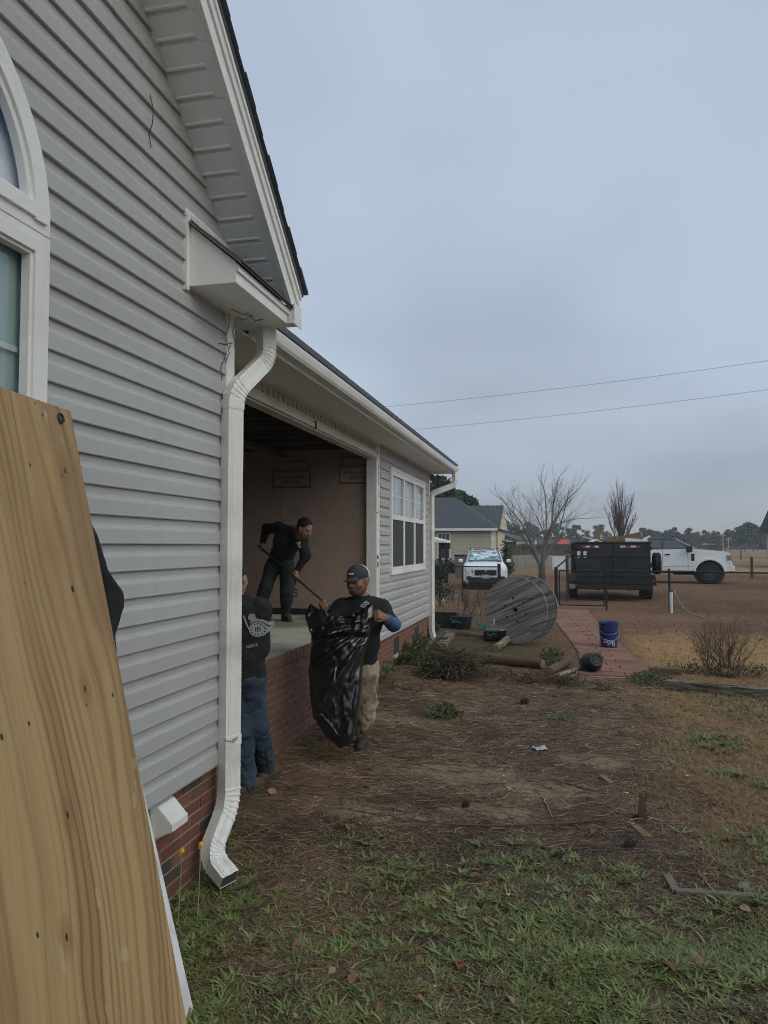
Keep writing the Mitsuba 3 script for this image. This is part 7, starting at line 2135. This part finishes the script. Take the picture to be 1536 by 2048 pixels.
for px, py, s, lab in ((884, 1204, .13, 'white stone under the evergreen bush'), (912, 1196, .11, 'pale stone right of the evergreen bush'), (907, 1243, .12, 'tan stone between the planter box and the tub'), (1395 + 60, 1350, .08, 'small grey stone at the foot of the leafless shrub'), (776, 1389, .05, 'pink brown stone in the mulch near the man with the bag'), (795, 1387, .055, 'second pink brown stone beside the first in the mulch')):
    p = G(px, py, .0)
    m = trimesh.creation.icosphere(3, s); vv = np.array(m.vertices) * V([1.2, .9, .75])
    add('stone', bump((vv + p + V([0, 0, s * .35]), np.array(m.faces)), s * .22, 5 / s * .25, int(px)), 'm_stone' if py < 1300 else 'm_dead_leaf_pale', True, label=lab, cat='stone')
# white topped canopy stand beyond the fence
cy0 = 36.0
cst = thing('canopy_stand', 'white topped canopy stand on dark posts beside the house corner', 'canopy')
a_, b_ = P(848, 1084, cy0), P(896, 1084, cy0)
zt = P(880, 1072, cy0)[2]
part(cst, 'cover', bump(tm(trimesh.Trimesh(*hull([[a_[0], cy0, a_[2]], [b_[0], cy0, b_[2] - .05], [a_[0], cy0 + 1.2, a_[2]], [b_[0], cy0 + 1.2, b_[2] - .05], [a_[0], cy0, zt + .05], [b_[0] - .5, cy0, zt - .12], [a_[0], cy0 + 1.2, zt + .05], [b_[0] - .5, cy0 + 1.2, zt - .12], [b_[0], cy0, b_[2] + .05], [b_[0], cy0 + 1.2, b_[2] + .05]]), process=False).subdivide().subdivide().subdivide()), .05, 3), 'm_white', True)
for px in (880, 893):
    p = P(px, 1100, cy0 + .1)
    part(cst, 'post', box(p[0] - .06, p[0] + .06, cy0 + .05, cy0 + .15, -.1, a_[2]), 'm_black_metal')
part(cst, 'burner_box', box(P(876, 1100, cy0)[0], P(897, 1100, cy0)[0], cy0 + .2, cy0 + .7, P(880, 1098, cy0)[2], P(880, 1086, cy0)[2]), 'm_black_metal')
bn = G(919, 1150); 
bt2 = thing('rubbish_bin', 'grey brown wheeled bin in front of the tan house', 'bin')
bz = P(919, 1112, 42)[2]; bx0, bx1 = P(909, 1130, 42)[0], P(932, 1130, 42)[0]
part(bt2, 'tub', hull([[bx0 + .05, 42, -.02], [bx1 - .05, 42, -.02], [bx0 + .05, 42.6, -.02], [bx1 - .05, 42.6, -.02], [bx0, 41.95, bz], [bx1, 41.95, bz], [bx0, 42.7, bz], [bx1, 42.7, bz]]), 'm_flash')
part(bt2, 'lid', cbox(bx0 - .03, bx1 + .03, 41.9, 42.75, bz, bz + .08, .02), 'm_black_plastic')
# ------------------------------------------------------------------ grass, straw and litter: real blades, strands and chips
sr = np.random.default_rng(77)


def inview(x, y, m=.06):
    q = np.stack([x, y, x * 0], 1) - CAM
    z = q @ FWD; u = (q @ RGT) / z
    return (z > .5) & (np.abs(u) < .512 + m)


def scatter(n, y0, y1, power=1.0):
    """Points spread evenly over the picture's ground rather than over the plan: denser close to the camera."""
    n = int(n * 1.28)
    t = sr.random(n)
    y = 1 / (1 / y0 + (1 / y1 - 1 / y0) * t ** power)
    u = sr.uniform(-.56, .88, n)
    d = FWD[None, :2] + RGT[None, :2] * u[:, None]
    k = y / d[:, 1]
    x = d[:, 0] * k
    return x, y


def house_free(x, y):
    return ~(((x < D1 + .02) & (y < CY + .05)) | ((x < D2 + .04) & (y < 13.7)))


def nz2(x, y, f, s): return meshkit.fbm(np.stack([x * f, y * f, x * 0], -1), 3, s)


def green(x, y):
    a = nz2(x, y, 1.1, 41)
    fg = 1 - ss(3.6, 4.5, y + (a - .5) * 2.0)
    hole = ss(.48, .64, nz2(x, y, 2.3, 44))
    rt = ss(.6, 1.4, x - .06 * (y - 6)) * ss(.42, .56, nz2(x, y, 1.6, 47)) * (y > 3.6) * (1 - ss(9.5, 10.8, y))
    return np.clip(fg * (1 - .58 * hole) + rt * .7, 0, 1)


def dormant(x, y):
    return np.clip(ss(.35, 1.25, x + (nz2(x, y, 1.2, 52) - .5) * 1.2 - .06 * (y - 7)) * ss(3.6, 5.2, y), 0, 1)


def blades(x, y, L, w, lean, col, seg=3):
    """Curved tapering strips; every blade its own direction."""
    n = len(x)
    a = sr.uniform(0, 2 * math.pi, n)
    dirv = np.stack([np.cos(a), np.sin(a)], 1)
    side_ = np.stack([-np.sin(a), np.cos(a)], 1)
    z0 = gz(x, y)
    rows = []
    for k in range(seg + 1):
        t = k / seg
        h = L * np.sin(t * (math.pi / 2 - lean)) / (math.pi / 2 - lean + 1e-6) * (1 - .15 * t) * np.cos(lean * .6)
        o = L * (t * np.sin(lean) + .35 * t * t)
        wd = w * (1 - t) ** .55 * (.45 + .55 * min(1, t * 3)) if k < seg else w * .08
        c = np.stack([x + dirv[:, 0] * o, y + dirv[:, 1] * o], 1)
        for s in (-1, 1):
            q = c + side_ * (s * wd)[:, None]
            rows.append(np.stack([q[:, 0], q[:, 1], z0 + h - .004], 1))
    v = np.stack(rows, 1).reshape(-1, 3)
    k = np.arange(n)[:, None] * (2 * (seg + 1))
    f = []
    for j in range(seg):
        f += [k + V([[2 * j, 2 * j + 1, 2 * j + 3]]), k + V([[2 * j, 2 * j + 3, 2 * j + 2]])]
    return (v, np.vstack(f)), col.repeat(2 * (seg + 1), 0)


# green lawn weeds in the foreground and in patches on the right
x, y = scatter(230000, 2.15, 10.5, .8)
m = house_free(x, y) & (sr.random(len(x)) < green(x, y)); x, y = x[m], y[m]
n = len(x)
tone = nz2(x, y, 3.0, 61)[:, None]
col = vcol(n, (.066, .088, .020), (.205, .230, .068), sr, 1.2) * (.65 + .8 * tone)
dry = sr.random(n) < .24 + .30 * (nz2(x, y, 1.5, 63) - .5)
col[dry] = vcol(int(dry.sum()), (.19, .135, .06), (.34, .25, .12), sr)
s_ = .75 + .10 * np.clip(y - 3, 0, 6)
b, c = blades(x, y, sr.uniform(.022, .060, n) * s_, sr.uniform(.0026, .0066, n) * s_, sr.uniform(.5, 1.3, n), col)
add('grass', b, 'm_leaf', color=c, label='short green weedy grass covering the foreground and patches at right', cat='grass', kind='stuff')
# broad-leaved rosettes
x, y = scatter(5200, 2.15, 8.5, .8)
m = house_free(x, y) & (sr.random(len(x)) < green(x, y) ** 1.3); x, y = x[m], y[m]
X_, Y_, L_, W_, C_, A_ = [], [], [], [], [], []
k_ = 11
x, y = x.repeat(k_), y.repeat(k_)
n = len(x)
base = vcol(n // k_, (.072, .105, .026), (.200, .245, .080), sr).repeat(k_, 0)
s_ = .8 + .10 * np.clip(y - 3, 0, 6)
b, c = blades(x, y, sr.uniform(.03, .075, n) * s_, sr.uniform(.006, .0125, n) * s_, sr.uniform(.8, 1.35, n), base * sr.uniform(.8, 1.2, (n, 1)), 4)
add('broadleaf_weeds', b, 'm_leaf', color=c, label='broad-leaved green weed rosettes among the grass', cat='weeds', kind='stuff')
# dormant tan grass at right and beyond the bed
x, y = scatter(120000, 3.2, 22.0, .85)
pm = path_mask(x, y) > .5
far_ = (y > 10.6) & (x > -.6)
gold = ss(10.8, 12, y) * (1 - ss(14.5, 17.5, y + (nz2(x, y, 1.2, 71) - .5) * 2.5)) * ss(.9, 1.5, x)
pr = np.where(far_, .35 + .6 * gold, .9 * dormant(x, y))
m = house_free(x, y) & ~pm & (sr.random(len(x)) < pr); x, y, gold = x[m], y[m], gold[m]
n = len(x)
col = vcol(n, (.14, .088, .040), (.34, .215, .095), sr)
gc = vcol(n, (.22, .14, .062), (.40, .27, .13), sr)
col = col * (1 - gold[:, None]) + gc * gold[:, None]
dk = ((y > 11) & (gold < .3))[:, None]
col = np.where(dk, vcol(n, (.085, .052, .036), (.165, .103, .068), sr), col)
s_ = 1 + .12 * np.clip(y - 4, 0, 14)
b, c = blades(x, y, sr.uniform(.03, .065, n) * s_ ** .6, sr.uniform(.0014, .0032, n) * s_, sr.uniform(.4, 1.3, n), col, 2)
add('dormant_grass', b, 'm_leaf', color=c, label='dry tan dormant grass at right and around the path', cat='grass', kind='stuff')


# pine straw and thin twigs over the mulch
def strands(x, y, L, r, col, lift):
    n = len(x)
    a = sr.normal(.15, .75, n); a = np.where(sr.random(n) < .25, sr.uniform(0, 3.14, n), a)
    d = np.stack([np.cos(a), np.sin(a)], 1) * L[:, None] / 2
    bend = sr.normal(0, .16, n) * L
    p0 = np.stack([x, y], 1) - d; p2 = np.stack([x, y], 1) + d
    p1 = np.stack([x, y], 1) + np.stack([-d[:, 1], d[:, 0]], 1) / (L[:, None] / 2) * bend[:, None]
    s = np.stack([-np.sin(a), np.cos(a)], 1) * r[:, None]
    rows = []
    tl = sr.normal(0, .12, n)
    for p, t in ((p0, -1), (p1, 0), (p2, 1)):
        z = gz(p[:, 0], p[:, 1]) + lift + t * tl * L * .25
        z = np.maximum(z, gz(p[:, 0], p[:, 1]) - .004)
        for sg in (-1, 1):
            q = p + s * sg * (1 if t == 0 else .6)
            rows.append(np.stack([q[:, 0], q[:, 1], z + (r * .9 if sg > 0 else 0)], 1))
    v = np.stack(rows, 1).reshape(-1, 3)
    k = np.arange(n)[:, None] * 6
    f = np.vstack([k + V([[0, 1, 3]]), k + V([[0, 3, 2]]), k + V([[2, 3, 5]]), k + V([[2, 5, 4]])])
    return (v, f), col.repeat(6, 0)


x, y = scatter(190000, 2.2, 12.0, .95)
sand = ss(.62, .74, nz2(x, y, 1.05, 81))
for (sx, sy, ax_, ay_) in SAND: sand = np.maximum(sand, 1 - ss(.5, 1.1, np.hypot((x - sx) / ax_, (y - sy) / ay_) + (nz2(x, y, 8, 85) - .5) * 1.1))
pr = (1 - green(x, y) * .80) * (1 - .85 * dormant(x, y)) * (1 - .86 * sand) * (1 - ss(10.6, 11.8, y)) * (1 - path_mask(x, y))
m = house_free(x, y) & (sr.random(len(x)) < pr); x, y = x[m], y[m]
n = len(x)
tone = nz2(x, y, 1.8, 83)[:, None]
col = vcol(n, (.052, .033, .022), (.25, .155, .088), sr, 1.5) * (.22 + 1.45 * tone)
lt = sr.random(n) < .06
col[lt] = vcol(int(lt.sum()), (.28, .20, .12), (.46, .36, .24), sr)
s_ = .8 + .13 * np.clip(y - 3, 0, 9)
b, c = strands(x, y, sr.uniform(.05, .17, n) * s_ ** .5, sr.uniform(.0006, .0019, n) * s_, col, sr.uniform(.0, .014, n))
add('pine_straw', b, 'm_leaf', color=c, label='brown pine straw matted over the bare bed', cat='pine straw', kind='stuff')

# bark chips and leaf crumbs
x, y = scatter(16000, 2.2, 13.0, .9)
m = house_free(x, y) & (path_mask(x, y) < .5); x, y = x[m], y[m]
n = len(x)
s_ = sr.uniform(.004, .014, n) * (.8 + .12 * np.clip(y - 3, 0, 9)) * (1 + 1.2 * (sr.random(n) < .05))
a = sr.uniform(0, 6.28, n)
z = gz(x, y)
vs = []
ta, tb2 = sr.normal(0, .5, n), sr.normal(0, .5, n)
for k in range(5):
    t = a + k * 2 * math.pi / 5; rr2 = s_ * sr.uniform(.6, 1.2, n)
    dx, dy = np.cos(t) * rr2, np.sin(t) * rr2 * .65
    vs.append(np.stack([x + dx, y + dy, z + .006 + np.abs(dx * ta + dy * tb2)], 1))
v = np.stack(vs, 1).reshape(-1, 3)
k = np.arange(n)[:, None] * 5
f = np.vstack([k + V([[0, 1, 2]]), k + V([[0, 2, 3]]), k + V([[0, 3, 4]])])
col = vcol(n, (.05, .033, .022), (.20, .135, .085), sr, 1.6)
lt = sr.random(n) < .09
col[lt] = vcol(int(lt.sum()), (.30, .25, .18), (.46, .41, .33), sr)
add('bark_chips', (v, f), 'm_leaf', color=col.repeat(5, 0), label='small bark chips and leaf crumbs littering the bed', cat='bark chips', kind='stuff')
# loose twigs
x, y = scatter(1100, 3.0, 11.5, 1.0)
m = house_free(x, y) & (green(x, y) < .5) & (dormant(x, y) < .7); x, y = x[m], y[m]
ms = []
for px_, py_ in zip(x, y):
    a = sr.normal(.1, .7); L = sr.uniform(.10, .38); n_ = 5
    tt = np.linspace(-.5, .5, n_)
    p = np.stack([px_ + np.cos(a) * L * tt + sr.normal(0, .010, n_), py_ + np.sin(a) * L * tt + sr.normal(0, .010, n_)], 1)
    zz = gz(p[:, 0], p[:, 1]) + sr.uniform(.004, .016)
    ms.append(tube(np.column_stack([p, zz]), np.linspace(1, .5, n_) * sr.uniform(.0015, .0048), 4))
tw = cat(*ms)
add('twig_litter', tw, 'm_twig', label='thin loose twigs strewn over the mulch', cat='twigs', kind='stuff')
# ------------------------------------------------------------------ thin damp air: far things fade
scene['haze_air'] = {'type': 'homogeneous', 'albedo': {'type': 'rgb', 'value': [.95, .95, .95]}, 'sigma_t': {'type': 'rgb', 'value': [.00052, .00060, .00068]}}
scene['haze'] = {'type': 'cube', 'to_world': T().translate([0, 2000, 29.0]).scale([4600, 3600, 31.0]), 'bsdf': {'type': 'null'}, 'interior': {'type': 'ref', 'id': 'haze_air'}}
tag('haze', 'thin grey haze in the air over the fields', 'haze', kind='stuff')
scene['camera']['medium'] = {'type': 'ref', 'id': 'haze_air'}
